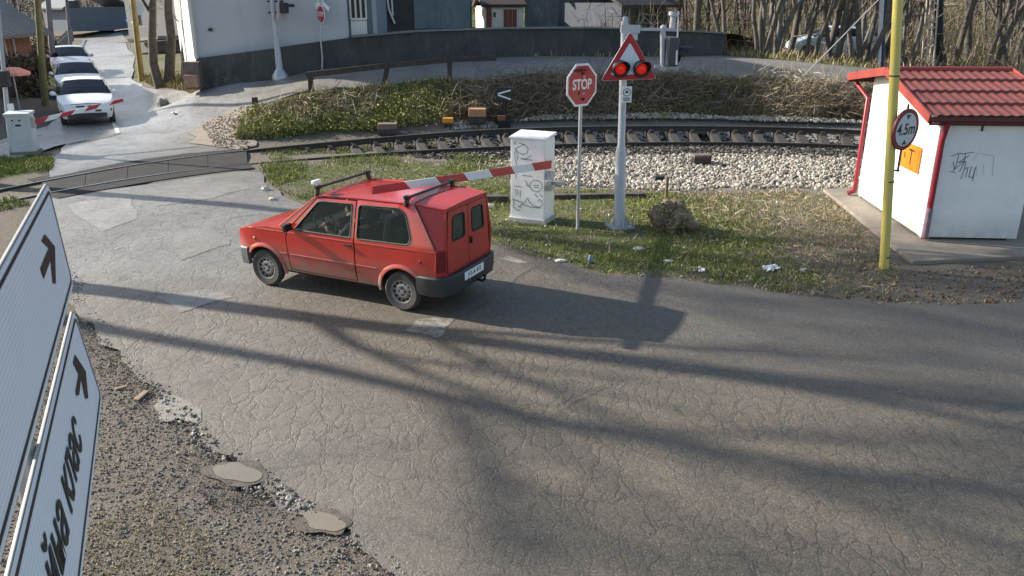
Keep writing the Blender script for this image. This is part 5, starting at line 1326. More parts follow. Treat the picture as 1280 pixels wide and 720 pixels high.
# posts behind the boards
mb_p = []
for k, d in enumerate((-1.0, -1.6)):
    p = b2.location + bd * d + mw2.to_3x3().col[2] * -.075
    o = MB().tube([(p.x, p.y, -.1), (p.x, p.y, b1.location.z + h_1 * .6)], .03, 10).build('sign_post', GALV, None, .8)
    tag(o, ('far' if k == 0 else 'near') + ' grey steel post behind the two white direction boards', 'post')
# ------------------------------------------------------------------ pale cars waiting on the far side
def hatchback(name, label, loc, yaw, paint, group, scale=1.0, plate=None):
    root = thing(name, label, 'car', loc, yaw, group); root.scale = (scale,) * 3
    def yf(x, z):
        w = .845
        if z < .55: w -= .05 * ((.55 - z) / .3) ** 2
        if z > .62: w -= .03 * (z - .62)
        if z > .93: w -= (z - .93) * .40
        if z > 1.34: w -= (z - 1.34) * 1.2
        if x > 1.2: w -= .20 * ((x - 1.2) / .75) ** 2
        if x < -1.3: w -= .12 * ((-1.3 - x) / .6) ** 2
        return w
    fx, rx, r, ar = 1.24, -1.24, .30, .345
    out = [(1.62, .24), (1.88, .26), (1.95, .42), (1.945, .60), (1.88, .70), (1.60, .80), (1.00, .95), (.28, 1.365), (.05, 1.41), (-.6, 1.405), (-1.15, 1.34), (-1.72, 1.0), (-1.86, .90), (-1.93, .55), (-1.86, .28), (-1.62, .24)]
    out += arc(rx, .29, ar, 175, 5, 12) + [(rx + ar + .02, .22), (fx - ar - .02, .22)] + arc(fx, .29, ar, 175, 5, 12)
    w1 = rounded([(.82, .955), (.27, 1.30), (.05, 1.345), (-.20, 1.35), (-.20, .97)], .04); w2 = rounded([(-.28, .97), (-.28, 1.35), (-.7, 1.34), (-1.08, 1.27), (-1.35, 1.02)], .05)
    mb = MB()
    for s_ in (1, -1): panel(mb, out, (w1, w2), yf, s_, .1)
    cross_strip(mb, [(1.88, .70), (1.76, .758), (1.60, .80), (1.3, .878), (1.00, .95)], yf, .045, 10)
    cross_strip(mb, [(1.88, .26), (1.95, .42), (1.945, .60), (1.92, .65), (1.88, .70)], yf, .02, 10)
    cross_strip(mb, [(.28, 1.365), (.05, 1.41), (-.3, 1.415), (-.6, 1.405), (-1.15, 1.34)], yf, .03, 10)
    cross_strip(mb, [(-1.72, 1.0), (-1.86, .90), (-1.93, .55), (-1.86, .28)], yf, .02, 8)
    mb.build('body', paint, root, .55)
    mb = MB(); cross_strip(mb, [(1.00, .955), (.64, 1.165), (.29, 1.362)], yf, .04, 8, .06); g = mb.build('windscreen', DARKGLASS, root, .6)
    mb = MB(); P_ = [(1.0, -(yf(1, .95) - .04), .955), (1.0, 0, 1.0), (1.0, yf(1, .95) - .04, .955)]; mb.tube(P_, .018, 6); mb.tube([(1.02, .1, .985), (.86, .5, 1.045)], .009, 5); mb.tube([(1.02, -.55, .97), (.88, -.1, 1.08)], .009, 5); mb.build('wiper', RUBBER, g)
    mb = MB(); cross_strip(mb, [(-1.15, 1.33), (-1.7, 1.005)], yf, .03, 8, .06); mb.build('rear_window', DARKGLASS, root, .6)
    for s_ in (1, -1):
        for w_, nm in ((w1, 'front_side_window'), (w2, 'rear_side_window')):
            mb = MB(); panel(mb, w_, (), lambda x, z: yf(x, z) - .01, s_, .3); mb.build(nm, DARKGLASS, root, .6)
        mb = MB(); mb.ball((.78, s_ * .95, 1.0), .10, 10, 8, (.6, 1, .75)); mb.box((.82, s_ * .86, .96), (.05, .12, .04)); mb.build('wing_mirror', paint, root, 1.0)
        hl = MB(); V = []
        for (x, z) in ((1.905, .635), (1.865, .715), (1.72, .775), (1.80, .66)):
            pass
        pts = [(1.935, .38, .60), (1.80, .735, .60), (1.70, .755, .735), (1.88, .44, .715)]
        hl.add([(p[0] + .018, s_ * p[1], p[2]) for p in pts] + [(p[0] - .06, s_ * (p[1] - .02), p[2]) for p in pts], [(0, 1, 2, 3), (0, 4, 5, 1), (1, 5, 6, 2), (2, 6, 7, 3), (3, 7, 4, 0)]); hl.build('headlight', bpy.data.materials['headlamp_glass'], root)
        tl_ = MB(); tl_.box((-1.86, s_ * .66, .82), (.12, .12, .22)); tl_.build('tail_light', lampm[0], root, bevel=.02)
        for wx in (fx, rx): wheel(root, wx, s_ * .735, r, .18, s_, STEELW, 'alloy')
        mb = MB(); path_band(mb, [(1.65, s_ * .78), (1.35, s_ * .86), (1.0, s_ * .872), (.4, s_ * .872)][::s_], .30, .36, .02); 
    mb = MB(); mb.box((1.935, 0, .355), (.06, 1.18, .15)); mb.build('lower_grille', DARKP, root, bevel=.02)
    mb = MB()
    for s_ in (1, -1): mb.box((1.928, s_ * .17, .645), (.05, .26, .055), M=Matrix.Rotation(.3, 4, 'Y'))
    mb.build('nose_grille', DARKP, root, bevel=.02)
    mb = MB(); path_band(mb, [(1.72, -.775), (1.87, -.67), (1.965, -.40), (1.98, 0), (1.965, .40), (1.87, .67), (1.72, .775)], .47, .53, .03); mb.build('bumper_strip', DARKP, root, .6)
    pm = frame((1.985, 0, .50), (0, 1, 0), (0, 0, 1)); mb = MB(); mb.prism(rounded([(-.26, -.055), (.26, -.055), (.26, .055), (-.26, .055)], .012), .008, pm); pl_ = mb.build('number_plate', SIGNWHITE, root)
    mb = MB(); mb.box((0, 0, .36), (3.4, 1.3, .2)); mb.box((1.24, 0, .5), (.7, 1.2, .3)); mb.box((-1.24, 0, .5), (.7, 1.2, .3)); mb.box((-.2, 0, .55), (2.2, 1.4, .35)); mb.box((-.35, 0, .86), (.2, 1.2, .5)); mb.build('underbody', UNDER, root)
    return root
CARW = M('white_car_paint', (.80, .81, .82), .3, 0, .06, 3, (.70, .70, .70), .0, 40, .6, .05)
CARS = M('silver_white_paint', (.55, .57, .60), .3, .35, .06, 3)
CARB = M('pale_blue_paint', (.45, .56, .66), .35, .1, .06, 3)
c1 = at(112, 159)
q1 = hatchback('white_car', 'white hatchback waiting first in line behind the far striped barrier boom', c1 + Vector((-.95, 1.9, 0)), math.atan2(-.895, .445), CARW, 'pale cars queuing at the far barrier')
for px, nm, lb, pt, Yt, cat in ((100, 'white_car', 'white car waiting second in the queue between two other pale cars', CARW, 6.4, 1), (92, 'silver_car', 'pale silver car standing last in the queue by the brown hedge', CARS, 12.2, 1)):
    Y_ = float(q1.location.y) + Yt; x_ = (px - 640) / CAM_F * (Y_ * math.cos(CAM_P) + (CAM_H - .5) * math.sin(CAM_P))
    hatchback(nm, lb, (x_, Y_, h1(x_, Y_) + .012), math.atan2(-.895, .445), pt, 'pale cars queuing at the far barrier')
q1.location.z = h1(q1.location.x, q1.location.y) + .012

# ------------------------------------------------------------------ far barrier and its signal post
fb = at(30, 194); fu = Vector((.80, .60, 0))
fbt = thing('level_crossing_barrier', 'pale grey barrier cabinet on the far side with its boom before the white cars', 'barrier', fb, .25)
zf = float(at_y(30, 143, fb.y + .1)[2]) - fb.z
FCAB = M('pale_grey_cabinet', (.52, .56, .60), .5, 0, .12, 3, (.44, .46, .47))
mb = MB(); mb.box((0, .25, .04), (.66, .56, .10)); mb.build('plinth', CONC, fbt, bevel=.008)
mb = MB(); mb.box((0, .25, zf / 2), (.56, .46, zf - .06)); fcb = mb.build('cabinet_body', FCAB, fbt, bevel=.012)
mb = MB(); mb.box((0, .25, zf + .01), (.62, .52, .07), M=Matrix.Rotation(.06, 4, 'X')); mb.build('lid', FCAB, fbt, bevel=.01)
mb = MB(); mb.box((-.12, .008, zf * .86), (.04, .02, .04)); mb.box((.05, .008, zf * .86), (.04, .02, .04)); mb.box((0, .006, zf * .74), (.12, .02, .05)); mb.build('lock', DARKP, fcb)
bpy.context.view_layer.update()
yb1 = fb.y + .25
Pa = Vector(at_y(41, 153, yb1)); Pz = Vector(at_y(154, 125, yb1 + 1.9))
mb = MB(); iv = fbt.matrix_world.inverted(); mb.box(iv @ (Pa - Vector((.06, 0, 0))), (.22, .16, .26)); mb.build('boom_pivot', GALV, fbt, bevel=.01)
boom(fbt, fbt, Pa, Pz, .12, .09, [0, 1, 0, 1, 0, 1, 0], 7)
fp = at(14, 190); ftop = Vector(at_y(2, 60, fp.y)) - fp
fsp = thing('signal_post', 'slim grey far signal post with a dark lamp head left of the grey cabinet', 'signal', fp)
mb = MB(); mb.tube([(0, 0, -.1), ftop * .45, ftop, ftop * 1.45], [.07, .06, .05, .05], 10); mb.build('post', GREYPAINT, fsp, .7)
mb = MB(); c_ = ftop * .72 + Vector((.12, -.02, .1)); mb.box(c_ - Vector((.10, 0, .12)), (.24, .2, .42)); mb.build('lamp_head', DARKP, fsp, bevel=.03)
mb = MB(); mb.box(ftop * .42 + Vector((.14, -.06, .05)), (.16, .03, .22)); mb.build('small_plate', SIGNWHITE, fsp)

# ------------------------------------------------------------------ retaining wall, yard, buildings behind
WB = [at(*p) for p in ((249, 107), (350, 97), (403, 86.5), (440, 84), (520, 77), (620, 71.5), (740, 70.3), (840, 70.3), (903, 69.3))]
WB[0] = Vector(at_y(249, 107, 29.75))
WTP = (73, 60, 52, 47, 40, 36.5, 35.5, 39, 42)
WPX = (249, 350, 403, 440, 520, 620, 740, 840, 903)
WT = [float(at_y(px, py, b.y)[2]) for px, py, b in zip(WPX, WTP, WB)]
def stained(name, c1, c2, c3, sc=1.2):
    t = NT(name); v = t.coord('Object'); v2 = t.coord('Object', (1, 1, .25))
    a = t.noise(v, sc, 6, .65); b = t.noise(v2, sc * 4, 5, .65)
    c = t.mix(t.ramp(a, (.35, 0.), (.65, 1.)), c1, c2); c = t.mix(t.ramp(b, (.52, 0.), (.72, .8)), c, c3)
    return t.fin(c, .9, t.bump(t.noise(v, 30, 5), .4, .02))
WALLM = stained('sooty_wall', (.042, .043, .045), (.068, .068, .066), (.10, .096, .088))
mb = MB()
for i in range(len(WB) - 1):
    a, b = WB[i], WB[i + 1]; d = (b - a).to_2d().normalized(); n_ = Vector((-d.y, d.x)) * .35
    p = [(a.x, a.y), (b.x, b.y), (b.x + n_.x, b.y + n_.y), (a.x + n_.x, a.y + n_.y)]
    zt = [WT[i], WT[i + 1], WT[i + 1], WT[i]]; zb = min(a.z, b.z) - .5
    mb.add([(*q, zb) for q in p] + [(*q, z) for q, z in zip(p, zt)], [(0, 3, 2, 1), (4, 5, 6, 7), (0, 1, 5, 4), (2, 3, 7, 6)] + ([(3, 0, 4, 7)] if i == 0 else []) + ([(1, 2, 6, 5)] if i == len(WB) - 2 else []))
rw = mb.build('retaining_wall', WALLM); tag(rw, 'long dark sooty retaining wall running along the road beyond the track', 'wall')
mb = MB()
for i in range(3, len(WB) - 1):
    a, b = WB[i], WB[i + 1]; mb.beam((a.x, a.y + .15, WT[i] + .03), (b.x, b.y + .15, WT[i + 1] + .03), .48, .06)
mb.build('coping', M('pale_wall_coping', (.20, .20, .19), .9, 0, .25, 3), rw)
wx = [p.x for p in WB]
def yard_h(x, y):
    d = y - np.interp(x, wx, [p.y for p in WB]); top = np.interp(x, wx, WT)
    return top * (1 - smooth(.5, 11, d)) + (np.interp(x, [-12, 0, 12], [2.55, 2.45, 2.1])) * smooth(.5, 11, d) - .03
YARDM = NT('yard_grass'); YARDM = (lambda t: t.fin(t.mix(t.noise(t.coord('Object'), 6, 5, .65), (.035, .05, .015), (.11, .12, .05)), .95, t.bump(t.noise(t.coord('Object'), 40, 4), .6, .05)))(YARDM)
ypoly = [(p.x, p.y + .3) for p in WB] + [(16, 50), (-16, 50), (-15, 40), (WB[0].x - 1.0, WB[0].y + 3)]
sheet('yard', ypoly, 0, YARDM, .8, hfun=yard_h)
blades('yard_grass_blades', [ypoly], 5000, (.05, .2), (.02, .04), .7, GRASS, None, yard_h)

def quad_wall(mb, a, b, z0, z1, t):
    """an upright slab from a to b (plan), t thick behind"""
    a, b = Vector((a[0], a[1])), Vector((b[0], b[1])); d = (b - a).normalized(); n_ = Vector((-d.y, d.x)) * t
    mb.add([(*a, z0), (*b, z0), (*(b + n_), z0), (*(a + n_), z0), (*a, z1), (*b, z1), (*(b + n_), z1), (*(a + n_), z1)], [(0, 3, 2, 1), (4, 5, 6, 7), (0, 1, 5, 4), (1, 2, 6, 5), (2, 3, 7, 6), (3, 0, 4, 7)])
def window(parent, a, b, z0, z1, out, fmat, gmat, bars=1):
    a, b = Vector((a[0], a[1], 0)), Vector((b[0], b[1], 0)); d = (b - a).normalized(); n_ = Vector((d.y, -d.x, 0)) * out; L = (b - a).length
    P = lambda u, z, k=1.0: tuple(a + d * u + n_ * k + Vector((0, 0, z)))
    mb = MB()
    for u in [0] + [L * (i + 1) / (bars + 1) for i in range(bars)] + [L]: mb.beam(P(u, z0), P(u, z1), .07, .06)
    mb.beam(P(0, z0), P(L, z0), .06, .08); mb.beam(P(0, z1), P(L, z1), .06, .08)
    f = mb.build('window', fmat, parent)
    mb = MB(); mb.add([P(.02, z0 + .02, .6), P(L - .02, z0 + .02, .6), P(L - .02, z1 - .02, .6), P(.02, z1 - .02, .6)], [(0, 1, 2, 3)]); mb.build('pane', gmat, f)
    return f
PANE = M('dark_window_pane', (.02, .025, .03), .08, 0, .1, 2); FRAMEW = M('white_window_frame', (.70, .70, .68), .5, 0, .1)
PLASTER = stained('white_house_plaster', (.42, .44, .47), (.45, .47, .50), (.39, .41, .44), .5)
SUNPL = M('sunlit_house_plaster', (.62, .60, .54), .85, 0, .12, 2)  # brighter copy of the house plaster, sunlight put into its colour
ROOFT = M('brown_roof_tiles', (.14, .10, .085), .85, 0, .25, 4, (.09, .07, .06), .6, 25)
def gable_roof(mb, a, b, depth, z0, z1, ov=.4):
    """ridge parallel to a-b"""
    a, b = Vector((a[0], a[1], 0)), Vector((b[0], b[1], 0)); d = (b - a).normalized(); n_ = Vector((-d.y, d.x, 0)); a = a - d * ov; b = b + d * ov
    sl = (z1 - z0) / (depth / 2); e = z0 - ov * sl
    A0, B0 = a - n_ * ov, b - n_ * ov; A1, B1 = a + n_ * depth / 2, b + n_ * depth / 2; A2, B2 = a + n_ * (depth + ov), b + n_ * (depth + ov)
    v = [(A0, e), (B0, e), (A1, z1), (B1, z1), (A2, e), (B2, e)]
    vs = [(p.x, p.y, z) for p, z in v] + [(p.x, p.y, z + .14) for p, z in v]
    mb.add(vs, [(0, 2, 3, 1), (2, 4, 5, 3), (6, 7, 9, 8), (8, 9, 11, 10), (0, 1, 7, 6), (4, 10, 11, 5), (0, 6, 8, 2), (2, 8, 10, 4), (1, 3, 9, 7), (3, 5, 11, 9)])
# big white house on the wall
HA, HB = WB[0] + Vector((.05, .10, 0)), Vector(at_y(436, 47, WB[3].y + .12)); HB.z = 0
wh = thing('white_house', 'large white plastered house in shade standing on the dark retaining wall', 'house', (HA.x, HA.y, 0))
o0 = Vector((HA.x, HA.y, 0)); loc = lambda p: (p[0] - o0.x, p[1] - o0.y)
A_, B_ = loc(HA), loc(HB); back = Vector((-.425, .905)) * 8.5; D_ = (A_[0] + back.x, A_[1] + back.y); C_ = (B_[0] + back.x * .6 + 1, B_[1] + back.y)
zb = [WT[0] - .02, WT[3] - .02]
mb = MB(); zt = 7.2
mb.add([(*A_, zb[0]), (*B_, zb[1]), (*C_, 2.4), (*D_, .6), (*A_, zt), (*B_, zt), (*C_, zt), (*D_, zt)], [(4, 5, 6, 7), (0, 1, 5, 4), (1, 2, 6, 5), (2, 3, 7, 6), (3, 0, 4, 7)])
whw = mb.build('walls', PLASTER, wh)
n_out = (Vector(B_) - Vector(A_)).normalized()
mb = MB()
mb.beam((A_[0] - .02, A_[1] - .05, zb[0] + .0), (A_[0] - .02, A_[1] - .05, zt), .22, .10); mb.build('sunlit_corner_strip', SUNPL, wh)
mb = MB(); mb.add([(A_[0] - .015 - .03, A_[1] - .03, zb[0]), (D_[0] - .03, D_[1] - .03, .8), (D_[0] - .03, D_[1] - .03, zt), (A_[0] - .045, A_[1] - .03, zt)], [(0, 1, 2, 3)]); mb.build('side_wall_face', SUNPL, wh)  # side face and corner strip carry the painted sunlight
mb = MB(); mb.box((A_[0] + (B_[0] - A_[0]) * .105, A_[1] + (B_[1] - A_[1]) * .105 - .05, zb[0] + 1.0), (.14, .10, .10)); mb.build('wall_lamp', DARKP, wh, bevel=.02)
mb = MB(); gable_roof(mb, A_, B_, 9.0, zt, zt + 2.6, .5); mb.build('roof', ROOFT, wh)
# plinth pier under the corner
mb = MB(); mb.box((A_[0] - .12, A_[1] - .25, (HA.z + WT[0]) / 2 - .1), (.55, .5, WT[0] - HA.z)); mb.build('corner_plinth', M('brown_plinth', (.17, .14, .12), .9, 0, .3, 4), wh)
mb = MB(); mb.box((A_[0] - .1, A_[1] - .55, HA.z + .2), (.5, .3, .42)); mb.build('brick_step', M('dusty_brick', (.36, .22, .16), .9, 0, .3, 9), wh)
# set back porch with a tall window
u_ = Vector(B_); e_ = (Vector(B_) - Vector(A_)).normalized(); nn = Vector((-e_.y, e_.x))
P1 = u_ + nn * .5; P2 = P1 + e_ * 1.0
mb = MB(); quad_wall(mb, P1 - e_ * .2, P2, WT[3] - .1, 7.0, 3.5); mb.build('porch_wall', M('blue_grey_render', (.20, .23, .27), .9, 0, .15, 2), wh)
window(wh, P1 + e_ * .06, P1 + e_ * .62, WT[3] + .62, WT[3] + 2.2, .05, FRAMEW, PANE, 2)
mb = MB(); quad_wall(mb, P1 + e_ * .04 - nn * .06, P1 + e_ * .62 - nn * .06, WT[3] + .02, WT[3] + .56, .05); mb.build('white_panel', FRAMEW, wh)
mb = MB(); quad_wall(mb, P1 + e_ * .86 - nn * .3, P1 + e_ * 1.0 - nn * .3, WT[3] - .1, 6.6, .2); mb.build('porch_post', M('grey_post', (.30, .33, .36), .8, 0, .15, 4), wh)

def block(name, label, cat, pxl, pxr, Yl, Yr, zt, mat, depth=6, roof=None, pyb=38):
    a = at_y(pxl, pyb, Yl); b = at_y(pxr, pyb, Yr); r_ = thing(name, label, cat, (a[0], a[1], 0)); A = (0, 0); B = (b[0] - a[0], b[1] - a[1])
    d = Vector(B).normalized(); n_ = Vector((-d.y, d.x)) * depth
    mb = MB(); zb = min(a[2], b[2]) - .6
    q = [Vector(A), Vector(B), Vector(B) + n_, Vector(A) + n_]
    mb.add([(*p, zb) for p in q] + [(*p, zt) for p in q], [(4, 5, 6, 7), (0, 1, 5, 4), (1, 2, 6, 5), (2, 3, 7, 6), (3, 0, 4, 7)]); mb.build('walls', mat, r_)
    if roof:
        mb = MB(); gable_roof(mb, A, B, depth, zt, zt + roof[1], roof[2]); mb.build('roof', roof[0], r_)
    return r_, Vector(A), Vector(B), float((a[2] + b[2]) / 2)
GREYB = stained('blue_grey_render_old', (.13, .16, .19), (.19, .22, .25), (.09, .10, .11), 1.0)
DARKW = M('dark_outhouse_wall', (.06, .058, .058), .9, 0, .3, 2)
r_, A, B, z0 = block('outhouse', 'dark outhouse with patchy blue-grey render beyond the white house', 'building', 466, 590, 38, 41, 5.2, DARKW, 5, (ROOFT, 1.5, .4), 33)
mb = MB(); e_ = (B - A).normalized(); nn = Vector((e_.y, -e_.x)); L = (B - A).length
pa = A + e_ * L * .40 + nn * .03; pb = A + e_ * L * .98 + nn * .03
mb.add([(*pa, z0 - .1), (*pb, z0 - .1), (*pb, 4.9), (*pa, 4.9)], [(0, 1, 2, 3)]); mb.build('rendered_patch', GREYB, r_)
mb = MB(); pa = A + e_ * L * .13 + nn * .08; pb = A + e_ * L * .20 + nn * .08; mb.tube([(*pa, 4.6), (*(pa * .7 + pb * .3), 3.6), (*pb, 3.0), (*pb, z0 + .2)], .05, 8); mb.tube([(*(pa + e_ * .25), 4.6), (*(pa + e_ * .3), z0 + .5)], .045, 8); mb.build('drain_pipe', FRAMEW, r_)
SHEDW = M('cream_shed_wall', (.72, .68, .60), .8, 0, .12, 3)
r_, A, B, z0 = block('garden_shed', 'small cream shed with a red-brown double door beyond the wall', 'shed', 605, 654, 44, 44.5, 3.75, SHEDW, 2.2, (M('dark_shed_roof', (.06, .045, .04), .8, 0, .2, 4), .5, .15), 38)
e_ = (B - A).normalized(); nn = Vector((e_.y, -e_.x)); L = (B - A).length
for i in range(3):
    mb = MB(); pa = A + e_ * L * (.50 + i * .115) + nn * .04; pb = A + e_ * L * (.60 + i * .115) + nn * .04; quad_wall(mb, pa, pb, z0 + .05, z0 + 1.05, .03); mb.build('door_leaf', M('red_brown_door', (.22, .055, .035), .6, 0, .2, 5) if i == 0 else bpy.data.materials['red_brown_door'], r_)
mb = MB(); pa = A + e_ * L * .06 + nn * .04; quad_wall(mb, pa, pa + e_ * .28, z0 - .2, 3.7, .03); mb.build('red_strip', bpy.data.materials['red_brown_door'], r_)
window(r_, A + e_ * L * .22, A + e_ * L * .31, z0 + .62, z0 + .95, .04, FRAMEW, PANE, 0)
OLDW = stained('old_blotchy_wall', (.10, .11, .125), (.16, .175, .19), (.26, .27, .28), 1.6)
r_, A, B, z0 = block('old_barn', 'grey barn with a blotchy peeling wall right of the cream shed', 'building', 656, 776, 45, 44, 5.4, OLDW, 6, (ROOFT, 1.8, .4), 36)
e_ = (B - A).normalized(); nn = Vector((e_.y, -e_.x)); L = (B - A).length
mb = MB(); pa = A + e_ * L * .48 + nn * .25; mb.beam((*pa, z0 + .2), (*(pa + e_ * 1.4), z0 + .28), .3, .22); mb.build('bench_ledge', DARKW, r_)
r_, A, B, z0 = block('dark_cottage', 'dark blue-grey cottage with a sloping eave behind the crossing signal', 'house', 776, 832, 41, 43, 3.9, M('slate_blue_wall', (.075, .085, .11), .85, 0, .2, 2), 6, (M('dark_cottage_roof', (.045, .042, .042), .8, 0, .2, 4), 1.4, .5), 38)
e_ = (B - A).normalized(); L = (B - A).length
window(r_, A + e_ * L * .15, A + e_ * L * .36, z0 + .1, z0 + 1.15, .05, M('pale_blue_frame', (.38, .42, .48), .5), PANE, 0); window(r_, A + e_ * L * .46, A + e_ * L * .92, z0 + .35, z0 + 1.1, .05, M('grey_frame', (.22, .24, .26), .5), PANE, 1)
# houses up the far street
r_, A, B, z0 = block('grey_house', 'dim grey house with a balcony and satellite dish behind the forked bare tree', 'house', 164, 236, 54, 50, 9.0, stained('dim_grey_wall', (.13, .13, .135), (.17, .17, .17), (.10, .10, .10), .7), 8, (ROOFT, 2.5, .6), 60)
e_ = (B - A).normalized(); nn = Vector((e_.y, -e_.x)); L = (B - A).length
window(r_, A + e_ * L * .10, A + e_ * L * .22, 2.75, 3.75, .06, M('bright_window_frame', (.80, .80, .78), .5), M('curtained_pane', (.55, .55, .53), .3, 0, .3, 3), 1)
mb = MB(); pa = A + e_ * L * .20 + nn * .9; pb = A + e_ * L * .95 + nn * .9
mb.beam((*pa, 1.62), (*pb, 2.0), 1.6, .16); mb.beam((*(pa + nn * .7), 2.3), (*(pb + nn * .7), 2.7), .05, .05)
bal = mb.build('balcony', M('pale_balcony', (.22, .21, .20), .8, 0, .2, 4), r_)
mb = MB(); c_ = A + e_ * L * .54 + nn * 1.2; mw = frame((c_.x, c_.y, 3.62), (.96, .28, 0), (0, -.2, 1)); mb.lathe([(.0001, -.12), (.22, -.09), (.40, -.0), (.43, .02)], 20, mw, False, False); mb.build('satellite_dish', M('dish_white', (.66, .67, .68), .5, 0, .1), r_, 1.0)
r_, A, B, z0 = block('far_grey_house', 'far grey house with one white shutter past the crest of the street', 'house', 132, 163, 88, 84, 6.5, M('far_house_wall', (.095, .10, .11), .9, 0, .2, 1), 8, (ROOFT, 2.0, .5), 36)
e_ = (B - A).normalized(); nn = Vector((e_.y, -e_.x)); L = (B - A).length
mb = MB(); pa = A + e_ * L * .06 + nn * .05; quad_wall(mb, pa, pa + e_ * .5, 2.2, 3.9, .04); mb.build('white_shutter', FRAMEW, r_)
# brick house at the left edge
la, lb_ = Vector(at_z(-160, 150, .1)), Vector(at_y(44, 110, 37.5)); lb_.z = 0
la = Vector((-19.6, 24.0, 0)); lb_ = Vector((-21.3, 37.0, 0))
lh = thing('brick_house', 'low brick house with a grey tiled roof and white garage door at the left edge', 'house', la)
A, B = Vector((0, 0)), Vector((lb_.x - la.x, lb_.y - la.y)); e_ = (B - A).normalized(); nn = Vector((e_.y, -e_.x)); L = (B - A).length
def brick_mat():
    t = NT('red_brick'); b = t.N('ShaderNodeTexBrick'); b.inputs['Scale'].default_value = 4.0; b.inputs['Color1'].default_value = (.23, .085, .055, 1); b.inputs['Color2'].default_value = (.17, .07, .05, 1); b.inputs['Mortar'].default_value = (.22, .19, .17, 1)
    v = t.coord('Object', rot=(math.pi / 2, 0, 0)); t.L(v, b.inputs['Vector']); return t.fin(b.outputs['Color'], .9)
EZ = 3.05
mb = MB(); quad_wall(mb, A, B, -.3, 1.75, 7); mb.build('lower_wall', M('grey_render_low', (.20, .20, .20), .9, 0, .2, 2), lh)
mb = MB(); quad_wall(mb, A - nn * .0, B, 1.75, EZ, 7); mb.build('brick_wall', brick_mat(), lh)
mb = MB(); gable_roof(mb, A, B, 7, EZ, EZ + 2.6, .7)
rt = NT('grey_pantiles'); rv = rt.coord('Object'); wv_ = rt.N('ShaderNodeTexWave'); wv_.bands_direction = 'Y'; wv_.inputs['Scale'].default_value = 1.3; rt.L(rv, wv_.inputs['Vector']); wz = rt.N('ShaderNodeTexWave'); wz.bands_direction = 'Z'; wz.wave_profile = 'SAW'; wz.inputs['Scale'].default_value = 1.1; rt.L(rv, wz.inputs['Vector'])
hh_ = rt.math('ADD', wv_.outputs['Fac'], wz.outputs['Fac'])
rtm = rt.fin(rt.mix(rt.noise(rv, 3, 4), (.15, .155, .165), (.24, .245, .255)), .8, rt.bump(hh_, 1.0, .10)); mb.build('roof', rtm, lh)
gp = A + e_ * L * .44 + nn * .05; mb = MB(); quad_wall(mb, gp, gp + e_ * 3.0, 0, 1.62, .04); mb.build('garage_door', M('garage_white', (.50, .53, .57), .6, 0, .12, 3), lh)
for k in range(2):
    mb = MB(); pp = A + e_ * (L * .80 + k * .8) + nn * .06; quad_wall(mb, pp, pp + e_ * .12, 0, EZ, .05); mb.build('drain_pipe', M('pale_pipe', (.42, .42, .44), .6) if k == 0 else bpy.data.materials['pale_pipe'], lh)
# parasol in front of the garage
pb_ = at(26, 142); pb_ = Vector((pb_.x, pb_.y + .0, pb_.z)); zt_ = float(at_y(28, 91, pb_.y)[2]) - pb_.z
pr = thing('parasol', 'faded salmon pink canopy on a pole in front of the brick house', 'parasol', pb_)
mb = MB(); mb.tube([(0, 0, 0), (0, 0, zt_ + .05)], .03, 8); mb.build('pole', GALV, pr)
mb = MB(); mb.lathe([(.0001, zt_ + .20), (.25, zt_ + .16), (.55, zt_ + .02), (.56, zt_ - .08)], 8, None, False, False); mb.build('canopy', M('salmon_cloth', (.75, .30, .22), .8, 0, .15, 3), pr)
r_, A, B, z0 = block('far_gabled_house', 'far bluish gabled house beyond the utility pole up the street', 'house', 56, 84, 76, 74, 3.6, M('hazy_wall', (.14, .16, .19), .9, 0, .15, 2), 6, (M('hazy_roof', (.15, .16, .18), .9, 0, .15, 3), 1.6, .4), 30)
for lbl, pxl, pxr, Y_, zt, py in (('hillside house with pale walls showing between the trees above the hut roof', 1246, 1290, 105, 8.2, 14), ('lower hillside house with white walls at the right edge above the hut', 1254, 1300, 84, 3.6, 36), ('small pale house glimpsed through the trees beside the lattice mast', 1126, 1150, 110, 6.5, 10)):
    r_, A, B, z0 = block('hillside_house', lbl, 'house', pxl, pxr, Y_, Y_ + 2, zt, M('hill_house_white', (.50, .52, .54), .85, 0, .3, 2), 7, (ROOFT, 2.0, .5), py)
    e_ = (B - A).normalized(); L = (B - A).length
    window(r_, A + e_ * L * .2, A + e_ * L * .4, zt - 2.0, zt - .7, .05, FRAMEW, PANE, 1); window(r_, A + e_ * L * .6, A + e_ * L * .8, zt - 2.0, zt - .7, .05, FRAMEW, PANE, 1)

# ------------------------------------------------------------------ poles and signs beyond the track
sp = at(350.5, 97); tp_ = Vector(at_y(340, 0, sp.y)) - sp
fs = thing('crossing_signal', 'tall tapered grey signal post before the white house with its head turned away', 'signal', sp)
mb = MB(); mb.tube([(0, 0, -.1), tp_ * .30, tp_ * .62, tp_ * 1.5], [.13, .115, .085, .075], 12); mb.build('post', GREYPAINT, fs, .7)
mb = MB(); mb.lathe([(.30, -.1), (.30, .06), (.14, .30), (.0001, .30)], 12); mb.build('base_flange', GALV, fs, .6)
mb = MB(); c_ = Vector(at_y(352, 10, sp.y)) - sp; mb.box(c_ + Vector((.05, .05, 0)), (.30, .28, .36)); mb.beam(c_ + Vector((-.5, 0, -.15)), c_ + Vector((.1, 0, -.15)), .06, .06); mb.beam(c_ + Vector((-.5, 0, .22)), c_ + Vector((.1, 0, .22)), .06, .06); mb.build('lamp_housing', DARKP, fs, bevel=.03)
